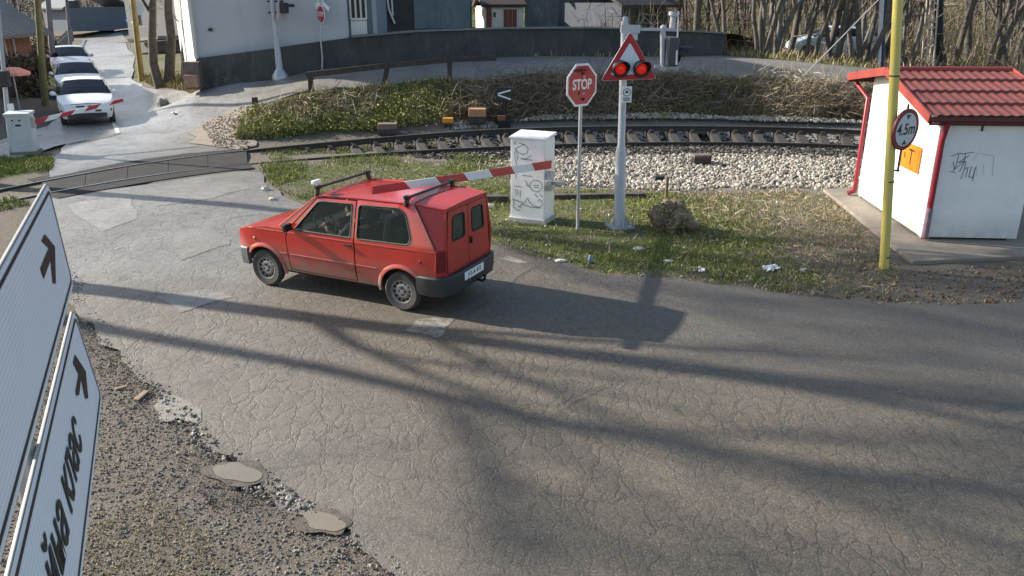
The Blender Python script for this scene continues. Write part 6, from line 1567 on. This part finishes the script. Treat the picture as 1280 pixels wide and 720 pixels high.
mb = MB(); c2 = c_ + Vector((-.12, -.02, .15)); mb.add([c2 + Vector((.0, -.35, -.55)), c2 + Vector((.12, .45, -.55)), c2 + Vector((.06, .05, .5)), c2 + Vector((.035, -.35, -.55)), c2 + Vector((.155, .45, -.55)), c2 + Vector((.095, .05, .5))], [(0, 2, 1), (3, 4, 5), (0, 1, 4, 3), (1, 2, 5, 4), (2, 0, 3, 5)]); mb.build('triangle_board', M('board_white_red', (.55, .45, .46), .5), fs)
mb = MB(); mb.box(c_ + Vector((.30, -.02, .08)), (.30, .16, .10)); mb.build('lamp_hood', BLACKM, fs)
ss_ = at(402, 87); Yss = ss_.y; ZS = lambda px, py, d=0: Vector(at_y(px, py, Yss + d)) - ss_
ft = thing('stop_sign', 'small STOP sign under a white railway cross on a bent post by the wall', 'road sign', ss_)
mb = MB(); mb.tube([(0, 0, -.1), ZS(403, 72), ZS(401, 52), ZS(400.5, 5)], .032, 10); mb.build('post', GALV, ft, .8)
r8 = 10.5 / 33 ; fm = frame(ZS(401.5, 18, -.06), (math.cos(-.9), math.sin(-.9), 0), (0, 0, 1))
mb = MB(); mb.prism(regular(8, r8, math.pi / 8), .02, fm); f_ = mb.build('sign_plate', SIGNWHITE, ft)
mb = MB(); mb.prism(regular(8, r8 * .9, math.pi / 8), .002, fm @ Matrix.Translation((0, 0, .021))); mb.build('red_face', SIGNRED, f_)
text_mesh('stop_lettering', 'STOP', .22, SIGNWHITE, f_, fm @ Matrix.Translation((0, 0, .025)), 0, .001, .85, .004)
fm2 = frame(ZS(401, 4, -.05), (math.cos(-.75), math.sin(-.75), 0), (0, 0, 1)); mb = MB()
for a in (.5, -.5): mb.box(fm2 @ Vector((0, .06, 0)), (1.1, .14, .02), M=fm2.to_3x3().to_4x4() @ Matrix.Rotation(a, 4, 'Z'))
mb.build('railway_cross', SIGNWHITE, ft)
# guard rail made of an old rail
gpts = ((388, 113, 93), (484, 107, 82), (562, 100, 74.5))
g0 = at(388, 113); gr = thing('guard_rail', 'dark iron guard rail on three posts at the top of the bank', 'guard rail', g0)
ends = [Vector(at_y(px, yt, at(px, pb2).y)) for px, pb2, yt in gpts]
d0 = ends[1] - ends[0]; a0 = ends[0] - d0 * .06; a1 = ends[2] + (ends[2] - ends[1]) * .76
a1 = Vector(at_y(620, 72.5, ends[2].y + .6))
mb = MB(); mb.beam(a0 - g0, ends[1] - g0, .10, .17); mb.beam(ends[1] - g0, ends[2] - g0, .10, .17); mb.beam(ends[2] - g0, a1 - g0, .10, .17)
IRON = M('old_iron', (.035, .030, .030), .75, .2, .3, 5, (.08, .06, .055)); mb.build('rail', IRON, gr)
for (px, pb2, yt), e_ in zip(gpts, ends):
    b_ = at(px - (7 if px == 484 else 0), pb2); mb = MB(); mb.beam(b_ - g0 - Vector((0, 0, .3)), e_ - g0 - Vector((0, 0, .06)), .15, .12, (0, 1, 0)); mb.build('post', IRON, gr)
b_ = at(320, 138); o = MB(); o.beam(b_ - Vector((0, 0, .3)), b_ + Vector((0, .0, .42)), .16, .14, (0, 1, 0)); tag(o.build('stub_post', IRON), 'short black stub post at the left end of the leafy bank', 'post')
# utility poles up the street
def pole(name, label, base, top, r, mat, ybase=None, ext=1.6):
    b_ = at(*base) if ybase is None else Vector(at_y(*base, ybase)); t_ = Vector(at_y(*top, b_.y)) - b_
    mb = MB(); mb.tube([(0, 0, -.2), t_ * .5, t_ * ext], [r, r * .92, r * .75], 10); root = thing(name, label, 'pole', b_); mb.build('shaft', mat, root, .8); return root, t_, b_
MOSS = M('mossy_pole_wood', (.16, .15, .06), .9, 0, .3, 4, (.10, .085, .05)); GPOLE = M('grey_pole_wood', (.20, .20, .22), .9, 0, .25, 4); YPOLE = M('yellow_brown_pole', (.30, .22, .06), .85, 0, .3, 4, (.16, .12, .06))
pole('utility_pole', 'mossy yellow-green utility pole in front of the brick house', (56, 132), (47, 0), .13, MOSS)
pole('utility_pole', 'grey wooden utility pole just right of the mossy yellow-green one', (66, 75), (60, 0), .14, GPOLE, 40)
rt_, t_, b_ = pole('utility_pole', 'thin far utility pole carrying a dark transformer box', (89, 66), (83, 0), .10, GPOLE, 52)
mb = MB(); mb.box(t_ * .92 + Vector((.45, 0, 0)), (.5, .4, .42)); mb.build('transformer_box', DARKP, rt_, bevel=.03)
pole('utility_pole', 'yellow-brown leaning pole on the grass left of the bare tree', (177, 101), (166, 0), .13, YPOLE)
b_ = at(163, 60); t2 = Vector(at_y(160, 24, b_.y)) - b_; bs = thing('direction_sign', 'small blue square road sign on a thin post up the street', 'road sign', b_)
mb = MB(); mb.tube([(0, 0, 0), t2 * 1.3], .03, 8); mb.build('post', GALV, bs)
mb = MB(); mb.box(t2 + Vector((0, -.05, 0)), (.5, .02, .5)); pp = mb.build('blue_plate', M('sign_blue', (.04, .08, .30), .5), bs); mb = MB(); q = t2 + Vector((0, -.064, 0)); mb.add([q + Vector((-.14, 0, -.14)), q + Vector((.14, 0, -.14)), q + Vector((0, 0, .16))], [(0, 1, 2)]); mb.build('white_triangle', SIGNWHITE, pp)
# masts at the right
b_ = Vector((*at_y(1098, 92, 33)[:2], 1.2)); t_ = Vector(at_y(1102.5, 0, 33)) - b_
rt_ = thing('white_mast', 'slim white mast behind the ridge of the hut roof', 'mast', b_); mb = MB(); mb.tube([(0, 0, -.2), t_, t_ * 1.6], .085, 10); mb.build('shaft', M('whitewashed_mast', (.62, .63, .66), .7, 0, .2, 5), rt_, .8); mb = MB(); mb.tube([Vector((.17, .02, -.2)), t_ + Vector((.17, .02, 0))], .06, 8); mb.build('blue_cable_duct', M('dull_blue_duct', (.06, .06, .14), .7), rt_, .8)
b_ = Vector((*at_y(1159, 95, 34)[:2], 1.0)); t_ = Vector(at_y(1166, 0, 34)) - b_
rt_ = thing('lattice_mast', 'rusty lattice mast with crossed braces rising behind the hut roof', 'mast', b_); LAT = M('rusty_lattice', (.48, .40, .32), .7, .1, .2, 6)
mb = MB()
for dx in (-.17, .17):
    for dy in (-.17, .17): mb.beam(Vector((dx, dy, -.2)), t_ * 1.6 + Vector((dx * .8, dy * .8, 0)), .05, .05)
mb.build('legs', LAT, rt_); mb = MB()
for i in range(14):
    f0, f1 = i * .115, (i + 1) * .115; s_ = 1 if i % 2 else -1
    for dy in (-.17, .17): mb.beam(t_ * f0 + Vector((-.17 * s_, dy, 0)), t_ * f1 + Vector((.17 * s_, dy, 0)), .03, .03)
mb.build('braces', LAT, rt_)
b_ = Vector((*at_y(1173, 97, 35)[:2], .9)); t_ = Vector(at_y(1173, 0, 35)) - b_; rt_ = thing('utility_pole', 'thick dark pole standing right beside the lattice mast', 'pole', b_); mb = MB(); mb.tube([(0, 0, -.2), t_ * 1.5], .20, 10); mb.build('shaft', M('tarred_pole', (.022, .020, .024), .9, 0, .2, 4), rt_, .8)
w0 = at(957, 142); w1 = Vector(at_y(1086, 12, 30.5)); w2 = w0 + (w1 - w0) * 1.5
o = MB().tube([w0 - (w1 - w0) * .02, w0 + (w1 - w0) * .45 + Vector((.0, 0, -.03)), w1, w2], .022, 6).build('guy_wire', M('pale_wire', (.45, .43, .40), .6, .2), None, .8); tag(o, 'pale slanting guy wire anchored in the bank', 'wire')

# ------------------------------------------------------------------ things by the track
def lump(name, label, cat, px, py, size, mat, seed, sub=3, amp=.22, dz=0.0, zrot=0.0):
    import mathutils.noise as mn
    bm_v, bm_f = ICO_V / np.linalg.norm(ICO_V[0]), [tuple(f) for f in ICO_F]
    V = [Vector(v) for v in bm_v]; F = bm_f
    for _ in range(sub):
        mid = {}; nf = []
        def mp(a, b):
            k = (min(a, b), max(a, b))
            if k not in mid: V.append(((V[a] + V[b]) / 2).normalized()); mid[k] = len(V) - 1
            return mid[k]
        for a, b, c in F:
            ab, bc, ca = mp(a, b), mp(b, c), mp(c, a); nf += [(a, ab, ca), (b, bc, ab), (c, ca, bc), (ab, bc, ca)]
        F = nf
    W = []
    for v in V:
        k = 1 + amp * (mn.fractal(v * 1.6 + Vector((seed, seed, 0)), .7, 2.1, 5))
        W.append((v.x * size[0] * k, v.y * size[1] * k, max(v.z, -.55) * size[2] * k))
    mb = MB(); mb.add(W, F); o = mb.build(name, mat, None, 3.0 if sub > 2 else .5)
    g = at(px, py); o.location = (g.x, g.y, g.z + size[2] * .45 + dz); o.rotation_euler = (0, 0, zrot); return tag(o, label, cat)
CLOD = stained('earth_clod', (.10, .075, .05), (.20, .16, .11), (.32, .27, .20), 5)
lump('earth_mound', 'brown clod of earth and roots on the verge beside the signal post', 'mound', 838, 287, (.34, .32, .34), CLOD, 3.3, 4, .55)
mg = at(838, 287); ring_ = [(mg.x + .36 * math.cos(a), mg.y + .34 * math.sin(a)) for a in np.linspace(0, 6.28, 14)]
pr_ = RNG.normal(0, 1, (500, 3)); pr_ /= np.linalg.norm(pr_, axis=1)[:, None]; pr_[:, 2] = np.abs(pr_[:, 2])
leaves('root_litter_on_mound', pr_ * np.array([.34, .32, .40]) + np.array([mg.x, mg.y, .12]), (.012, .04), DRY)['kind'] = 'stuff'
PALE = M('pale_limestone', (.52, .50, .45), .85, 0, .2, 9)
for i, (px, py, sx, sz, lb, m_) in enumerate(((612, 259, .11, .05, 'flat white stone on the grass just left of the graffitied cabinet', PALE), (701, 327, .09, .03, 'flat buff stone lying at the road edge below the STOP post', PALE), (798, 312, .10, .03, 'pale grey slab fragment in the grass below the signal post', PALE), (222, 241, .0, .0, '', None),
    (332, 238, .09, .06, 'rough pale stone at the road edge in front of the hatchback bonnet', PALE), (341, 250, .08, .045, 'smaller white stone beside the road, nearest the hatchback bonnet', PALE), (835, 327, .08, .02, 'flat cream stone in the grass below the earth mound', PALE))):
    if m_: lump('loose_stone', lb, 'stone', px, py, (sx, sx * .7, sz), m_, i * 2.7, 2, .35)
lump('plastic_bottle', 'blue-grey crushed bottle on the verge edge below the STOP post', 'bottle', 738, 329, (.045, .035, .10), M('blue_grey_plastic', (.16, .22, .27), .3, 0, .2, 6), 9.1, 2, .15)
WPL = M('white_plastic_litter', (.74, .75, .76), .45, 0, .12, 8)
def crumple(name, label, px, py, s, seed):
    k = random.Random(seed); mb = MB(); n = 7; vs = [(s * (i / n - .5) * k.uniform(1.2, 1.9), s * (j / n - .5) * k.uniform(.6, 1.0), k.uniform(.005, s * .35)) for i in range(n) for j in range(n)]
    mb.add(vs, [(i * n + j, i * n + j + 1, (i + 1) * n + j + 1, (i + 1) * n + j) for i in range(n - 1) for j in range(n - 1)]); o = mb.build(name, WPL, None, 1.2); g = at(px, py); o.location = g; o.rotation_euler = (0, 0, k.uniform(0, 3)); return tag(o, label, 'litter')
crumple('plastic_bag', 'crumpled white plastic bag on the grass left of the yellow post', 965, 337, .24, 1)
crumple('paper_scrap', 'small white scrap of paper in the grass halfway to the yellow post', 877, 339, .12, 2)
crumple('paper_scrap', 'cream wrapper lying right of the crumpled white bag', 1004, 338, .10, 3)
crumple('plastic_bag', 'torn white bag caught in the brush of the bank', 1011, 141, .42, 5)
crumple('paper_scrap', 'pale scrap lying on the wet road beyond the far barrier', 217, 142, .22, 6)
OLDT = M('old_black_timber', (.035, .030, .026), .9, 0, .3, 5, (.09, .08, .07))
def timber(name, label, a, b, w, t, mat, dz=.03, cat='timber'):
    p, q = at(*a), at(*b); o = MB(); o.beam(p + Vector((0, 0, dz)), q + Vector((0, 0, dz)), w, t); return tag(o.build(name, mat, bevel=.01), label, cat)
timber('old_timber', 'long dark timber half buried in the grass behind the two sign posts', (692, 248), (806, 246), .18, .12, OLDT)
timber('old_timber', 'dark timber end lying in the grass left of the graffitied cabinet', (598, 252), (636, 252), .18, .16, OLDT, .05)
0 and timber('concrete_kerb', 'grey kerb piece lying along the foot of the ballast behind the signs', (694, 227), (770, 226), .14, .10, CONC, .05, 'kerb')
timber('wood_scrap', 'short brown board lying on the dirt verge, farther from the boards', (170, 502), (184, 490), .07, .02, M('scrap_wood', (.24, .17, .11), .85, 0, .2, 8), .015, 'board')
timber('wood_scrap', 'short brown board lying on the dirt verge, closer to the direction boards', (144, 488), (160, 484), .05, .02, bpy.data.materials['scrap_wood'], .015, 'board')
b_ = at(833, 248); o = MB(); o.beam(b_ - Vector((0, 0, .1)), b_ + Vector((.0, .02, .46)), .055, .05, (0, 1, 0)); tag(o.build('wooden_stake', M('stake_wood', (.22, .15, .10), .85, 0, .25, 8)), 'brown wooden stake standing behind the earth mound', 'stake')
def boxy(name, label, cat, px, py, d, mat, rz=0.0, lidmat=None, lid=.25, dz=0.0):
    g = at(px, py); r_ = thing(name, label, cat, (g.x, g.y, g.z + dz), rz)
    mb = MB(); mb.box((0, 0, d[2] * (1 - lid) / 2), (d[0], d[1], d[2] * (1 - lid))); mb.build('base', mat, r_, bevel=.012)
    mb = MB(); mb.box((0, 0, d[2] * (1 - lid / 2)), (d[0] * 1.05, d[1] * 1.05, d[2] * lid)); mb.build('lid', lidmat or mat, r_, bevel=.015); return r_
ORB = M('rusty_orange_lid', (.42, .22, .12), .75, 0, .2, 6); ORY = M('bright_orange_cap', (.60, .26, .03), .6, 0, .15, 6)
boxy('point_machine', 'large rust-orange lidded points box beside the far rail', 'points box', 597, 158, (.52, .40, .46), IRON, .0, ORB, .52, .10)
boxy('junction_box', 'small bright orange capped box left of the large points box', 'points box', 560.5, 161, (.30, .26, .24), IRON, 0, ORY, .62, .10)
boxy('junction_box', 'small brown box at the foot of the points indicator', 'points box', 627, 157.5, (.26, .26, .22), IRON, 0, M('brown_rust', (.24, .10, .05), .85, 0, .25, 7), .75, .12)
boxy('cable_box', 'flat brown cable cover on the bank side of the far rail', 'cover', 485, 168, (.56, .35, .34), OLDT, .1, M('dull_brown_cover', (.20, .14, .12), .85, 0, .25, 6), .5, 0)
boxy('black_crate', 'black box lying on the pale ballast before the near rail', 'box', 876, 206, (.44, .30, .22), SIGNBLACK, .1, M('black_brown_top', (.13, .11, .09), .8, 0, .3, 7), .3, .05)
boxy('black_box', 'small black box at the edge of the ballast near the wooden stake', 'box', 823, 227, (.22, .16, .13), SIGNBLACK, .2, None, .3, 0)
boxy('sleeper_cover', 'buff stone cover lying between the rails behind the signal post', 'cover', 878, 172, (.72, .30, .12), CONC, .0, M('buff_cover', (.30, .24, .18), .85, 0, .25, 6), .6, .12)
g = at(630, 157.5); pi_ = thing('points_indicator', 'black points lever board with two white strokes on a black stand', 'points indicator', g)
PZ = lambda px, py: Vector(at_y(px, py, g.y)) - g
mb = MB(); mb.tube([(0, 0, -.05), PZ(630, 126)], .07, 8); mb.tube([PZ(624, 155), PZ(623, 130)], .04, 6); mb.box((0, 0, .12), (.40, .3, .3)); mb.build('stand', BLACKM, pi_, .6)
mb = MB(); a_, b2_ = PZ(620, 126.5), PZ(641, 109); c_ = (a_ + b2_) / 2; mb.box(c_, (b2_.x - a_.x, .10, b2_.z - a_.z)); bb = mb.build('board', M('blue_black_board', (.016, .018, .024), .35, 0, .15, 6), pi_, bevel=.01)
mb = MB()
for p, q in (((622.5, 117), (638.5, 112.5)), ((622.5, 118.5), (638.5, 124))):
    p, q = PZ(*p), PZ(*q); mb.beam(p + Vector((0, -.055, 0)), q + Vector((0, -.055, 0)), .01, .045)
mb.build('white_strokes', SIGNWHITE, bb)
# grey stone on the road by the far grass
lump('grey_boulder', 'grey boulder lying on the wet road near the forked bare tree', 'boulder', 204, 132, (.22, .2, .20), M('grey_stone', (.22, .22, .22), .9, 0, .3, 6), 5.0, 2, .3)

# ------------------------------------------------------------------ bare trees
BARK = M('bare_tree_bark', (.060, .050, .042), .95, 0, .3, 6, (.13, .115, .10)); TWG = island_mat('bare_twigs', (.06, .05, .042), (.11, .09, .075), (.17, .145, .12), rough=.95); BARK2 = M('grey_birch_bark', (.17, .165, .155), .95, 0, .3, 7, (.07, .065, .06))
def grow(seed, Ht, r0, stems=1, nch=(6, 5, 5), up=.35, spread=.9, first=.3, rmin=.004, start_lean=.06):
    k = random.Random(seed); tr, cr = MB(), MB()
    def br(p, d, L, r, dep, mb, n, segs):
        pts = [p]; rs = [r]; q = Vector(p); dd = Vector(d)
        for i in range(segs):
            dd = (dd + Vector((k.gauss(0, .12), k.gauss(0, .12), k.gauss(.03, .08) + (.06 if dep else 0)))).normalized(); q = q + dd * (L / segs); pts.append(q.copy()); rs.append(r * (1 - .82 * (i + 1) / segs) if dep else r * (1 - .62 * (i + 1) / segs))
        mb.tube(pts, rs, n, False)
        if dep < len(nch):
            m = nch[dep]
            for j in range(m):
                t = (first if dep == 0 else .2) + (1 - (first if dep == 0 else .2)) * (j + k.random()) / m
                x = min(t * segs, segs - .001); i = int(x); pp = pts[i].lerp(pts[i + 1], x - i); ax = (pts[i + 1] - pts[i]).normalized()
                a = k.uniform(0, 6.283); side = ax.orthogonal().normalized(); side.rotate(Matrix.Rotation(a, 3, ax))
                nd = (ax * k.uniform(.35, .8) + side * spread * k.uniform(.6, 1.1) + Vector((0, 0, up))).normalized()
                l2 = L * (k.uniform(.38, .62) * (1.15 - .6 * t) if dep == 0 else k.uniform(.35, .6)); r2 = max(r * (1 - .7 * t) * k.uniform(.4, .6), rmin)
                br(pp, nd, l2, r2, dep + 1, cr, 5 if dep == 0 else (4 if dep == 1 else 3), 4 if dep < 2 else 2)
    for s_ in range(stems):
        a = 6.283 * s_ / stems + k.random(); ln = start_lean if stems == 1 or start_lean < .05 else k.uniform(.12, .32)
        br(Vector((math.cos(a) * .18, math.sin(a) * .18, -.15)) if stems > 1 else Vector((0, 0, -.2)), Vector((math.cos(a) * ln, math.sin(a) * ln, 1)).normalized(), Ht * k.uniform(.85, 1), r0 * k.uniform(.7, 1) if stems > 1 else r0, 0, tr, 9, 8)
    return tr, cr
def tree_proto(name, label, loc, rz, args, bark=None, tw=None, group=None, sc=1.0):
    tr, cr = grow(**args); r_ = thing(name, label, 'tree', loc, rz, group); r_.scale = (sc,) * 3
    tr.build('trunk', bark or BARK, r_, 1.2); cr.build('crown', tw or TWG, r_, 1.5); return r_
# the tree out of the frame on the left whose shadow lies over the road
st = tree_proto('bare_tree', 'tall bare tree out of view on the left that shades the road', (-10.2, 12.2, 0), .7, dict(seed=21, Ht=10.5, r0=.24, nch=(13, 7, 5, 3), up=.38, spread=.85, first=.36), group=None)
t3_ = tree_proto('bare_tree', 'third and tallest bare tree out of view at the left beyond the sign boards', (-13.6, 18.0, 0), 1.2, dict(seed=41, Ht=14.5, r0=.24, nch=(22, 9, 7, 4), up=.30, spread=1.0, first=.50, rmin=.011), group=None)
t4_ = tree_proto('bare_tree', 'fourth bare tree out of view at the left with a wide low crown', (-12.8, 12.95, 0), 4.2, dict(seed=57, Ht=12.5, r0=.18, nch=(20, 9, 7, 4), up=.30, spread=1.05, first=.55, rmin=.010), group=None)
# forked tree and a small leaning tree by the grey house
tree_proto('bare_tree', 'dark forked bare tree trunk on the grass before the grey house', at(205, 107), .4, dict(seed=5, Ht=9, r0=.24, stems=2, nch=(8, 5, 4), up=.5, spread=.6, first=.3, start_lean=.03), BARK)
tree_proto('bare_tree', 'thin leaning bare tree against the side of the white house', at(226, 98), 1.0, dict(seed=8, Ht=4.2, r0=.09, stems=1, nch=(7, 5, 4), up=.3, spread=.9, first=.25, start_lean=.25), BARK2)
PR = []
for i, (sd, hh, rr, stm, nc) in enumerate(((3, 8.5, .15, 3, (6, 5, 4)), (13, 9.5, .17, 1, (10, 6, 4)), (17, 7.5, .12, 4, (6, 5, 4)), (29, 8.8, .14, 2, (8, 5, 4)))):
    PR.append((i, dict(seed=sd, Ht=hh, r0=rr, stems=stm, nch=nc, up=.45, spread=.6, first=.18)))
protos = {}
GL = 'bare trees beyond the far road'
LBL = ['bare tree of three slender stems beyond the far road', 'single-trunked bare tree beyond the far road', 'bushy bare tree of four thin stems beyond the far road', 'twin-stemmed bare tree beyond the far road']
spots = [(872, 60, 36, 1), (906, 66, 33.8, 3), (951, 73, 33.6, 0), (962, 72, 34.2, 2), (985, 74, 36, 1), (1012, 79, 33.4, 3), (1031, 80, 34.4, 1), (1043, 83, 33.6, 0), (1068, 84, 35, 2), (1081, 88, 33.2, 0), (1097, 85, 36, 3), (1112, 86, 37, 1), (1135, 88, 35, 2), (1190, 90, 36, 0), (1212, 92, 38, 1), (1240, 96, 36, 3), (1268, 98, 37, 0)]
k_ = random.Random(4)
for i in range(38):
    Y_ = k_.uniform(39, 66); spots.append((k_.uniform(838, 1300), None, Y_, k_.randrange(4)))
for i in range(10):
    spots.append((k_.uniform(300, 820), None, k_.uniform(56, 75), k_.randrange(4)))
for i, (px, py, Y_, kind) in enumerate(spots):
    x_ = (px - 640) / CAM_F * (Y_ * math.cos(CAM_P) + 2.2 * math.sin(CAM_P)); z_ = h1(x_, Y_)
    if kind not in protos:
        protos[kind] = tree_proto('bare_tree', LBL[kind], (x_, Y_, z_), k_.uniform(0, 6), PR[kind][1], BARK if kind != 2 else BARK2, TWG, GL)
        o = protos[kind]
    else:
        o = copy_tree(protos[kind]); o.location = (x_, Y_, z_); o.rotation_euler = (0, 0, k_.uniform(0, 6)); 
    sc = k_.uniform(.75, 1.15) if i < 17 else k_.uniform(.45, .95); o.scale = (sc, sc, max(sc, .75) * k_.uniform(.9, 1.1))
# the far wood that reads as one mass
tr, cr = grow(77, 8, .12, 1, (9, 5, 3), .5, .6, .15)
bv = np.array(tr.v + cr.v); bf = [f for f in tr.f] + [tuple(i + len(tr.v) for i in f) for f in cr.f]; bf = np.array([f for f in bf if len(f) == 4])
VS, FS = [], []
nW = 190
for i in range(nW):
    Y_ = RNG.uniform(62, 125); x_ = RNG.uniform(-.05, .85) * Y_ if i % 5 else RNG.uniform(-.9, .0) * Y_
    if x_ < 0 and Y_ < 85: Y_ += 30
    a = RNG.uniform(0, 6.28); s = RNG.uniform(.8, 1.5); R2 = np.array([[math.cos(a), -math.sin(a), 0], [math.sin(a), math.cos(a), 0], [0, 0, 1]])
    VS.append(bv @ R2.T * s + [x_, Y_, h1(x_, Y_)]); FS.append(bf + len(bv) * i)
np_mesh('far_wood', np.concatenate(VS), np.concatenate(FS), TWG)['kind'] = 'stuff'
THK = [(4, 36), (10, 35.5), (22, 33), (34, 34), (62, 60), (70, 85), (8, 85), (3, 50)]
blades('thicket_stems', [THK], 15000, (.6, 2.6), (.015, .04), .5, TWIG)
tangle('thicket_tangle', [THK], 11000, (.6, 2.0), (.008, .02), 3.4, TWIG)
blades('thicket_dry_grass', [[(3, 35.5), (10, 34.5), (22, 32.5), (40, 34), (45, 50), (3, 48)]], 9000, (.2, .7), (.03, .06), .8, DRY)
LTH = [(-60, 82), (-30, 82), (-24, 70), (-16, 60), (-14, 72), (0, 64), (4, 80), (-20, 110), (-80, 110)]
blades('far_street_brush', [LTH], 6000, (.6, 2.2), (.03, .07), .4, TWIG)
# brown hedge by the queue, darker hedge across the top of the street
def hedge(name, label, pts, w, hgt, n, mat, zf=h):
    V = []
    P = np.array(pts, float); s = np.concatenate([[0], np.cumsum(np.linalg.norm(np.diff(P, axis=0), axis=1))]); t = RNG.uniform(0, s[-1], n)
    x = np.interp(t, s, P[:, 0]) + RNG.uniform(-w / 2, w / 2, n); y = np.interp(t, s, P[:, 1]) + RNG.uniform(-w / 2, w / 2, n)
    pts_ = np.c_[x, y, zf(x, y) + hgt * RNG.uniform(0, 1, n) ** .8 * (1 + .12 * np.sin(t * 2.1))]
    o = leaves(name, pts_, (.05, .11), mat); return tag(o, label, 'hedge')
HDG = island_mat('brown_hedge_leaf', (.055, .040, .032), (.09, .065, .045), (.04, .032, .028), (.12, .09, .06), rough=.95)
hp = [at(46, 128), at(64, 116), at(72, 92), at(80, 76)]
hedge('brown_hedge', 'brown leafless hedge between the brick house and the queue of cars', [(p.x - .7, p.y) for p in hp], .9, 1.5, 6500, HDG)
HDK = island_mat('dark_hedge_leaf', (.02, .022, .026), (.035, .036, .038), (.05, .045, .04), rough=.95)
hedge('dark_hedge', 'dark hedge closing the view at the top of the far street', [(-52, 84), (-42, 82), (-33, 81), (-27, 78)], 1.6, 2.4, 6000, HDK)
# wooden paling along the left of the street
pk = thing('garden_fence', 'old grey garden fence along the left side of the street', 'fence', at(90, 70))
pA = at(84, 84); pB = at(106, 50)
for i in range(14):
    p = pA.lerp(pB, i / 13) + Vector((-1.0, 0, 0)); p.z = h1(p.x, p.y); mb = MB(); mb.beam(p - pk.location, p - pk.location + Vector((0, 0, 1.05)), .16, .12, (0, 1, 0)); PALM = M('grey_palings', (.20, .19, .175), .9, 0, .3, 5) if i == 0 else PALM; mb.build('paling', PALM, pk)
mb = MB(); q0 = pA + Vector((-1.0, .05, 0)) - pk.location; q1_ = pB + Vector((-1.0, .05, 0)) - pk.location; mb.beam(q0 + Vector((0, 0, .75)), q1_ + Vector((0, 0, .75)), .06, .09); mb.build('fence_rail', M('grey_fence_rail', (.17, .16, .15), .9), pk)
# pale blue car half hidden by the trees beyond the road
x_, Y_ = float(at_y(1036, 78, 37.5)[0]), 37.5
hatchback('parked_car', 'pale blue car half hidden behind bare trunks beyond the far road', (x_, Y_, h1(x_, Y_)), 3.05, CARB, None, .95)
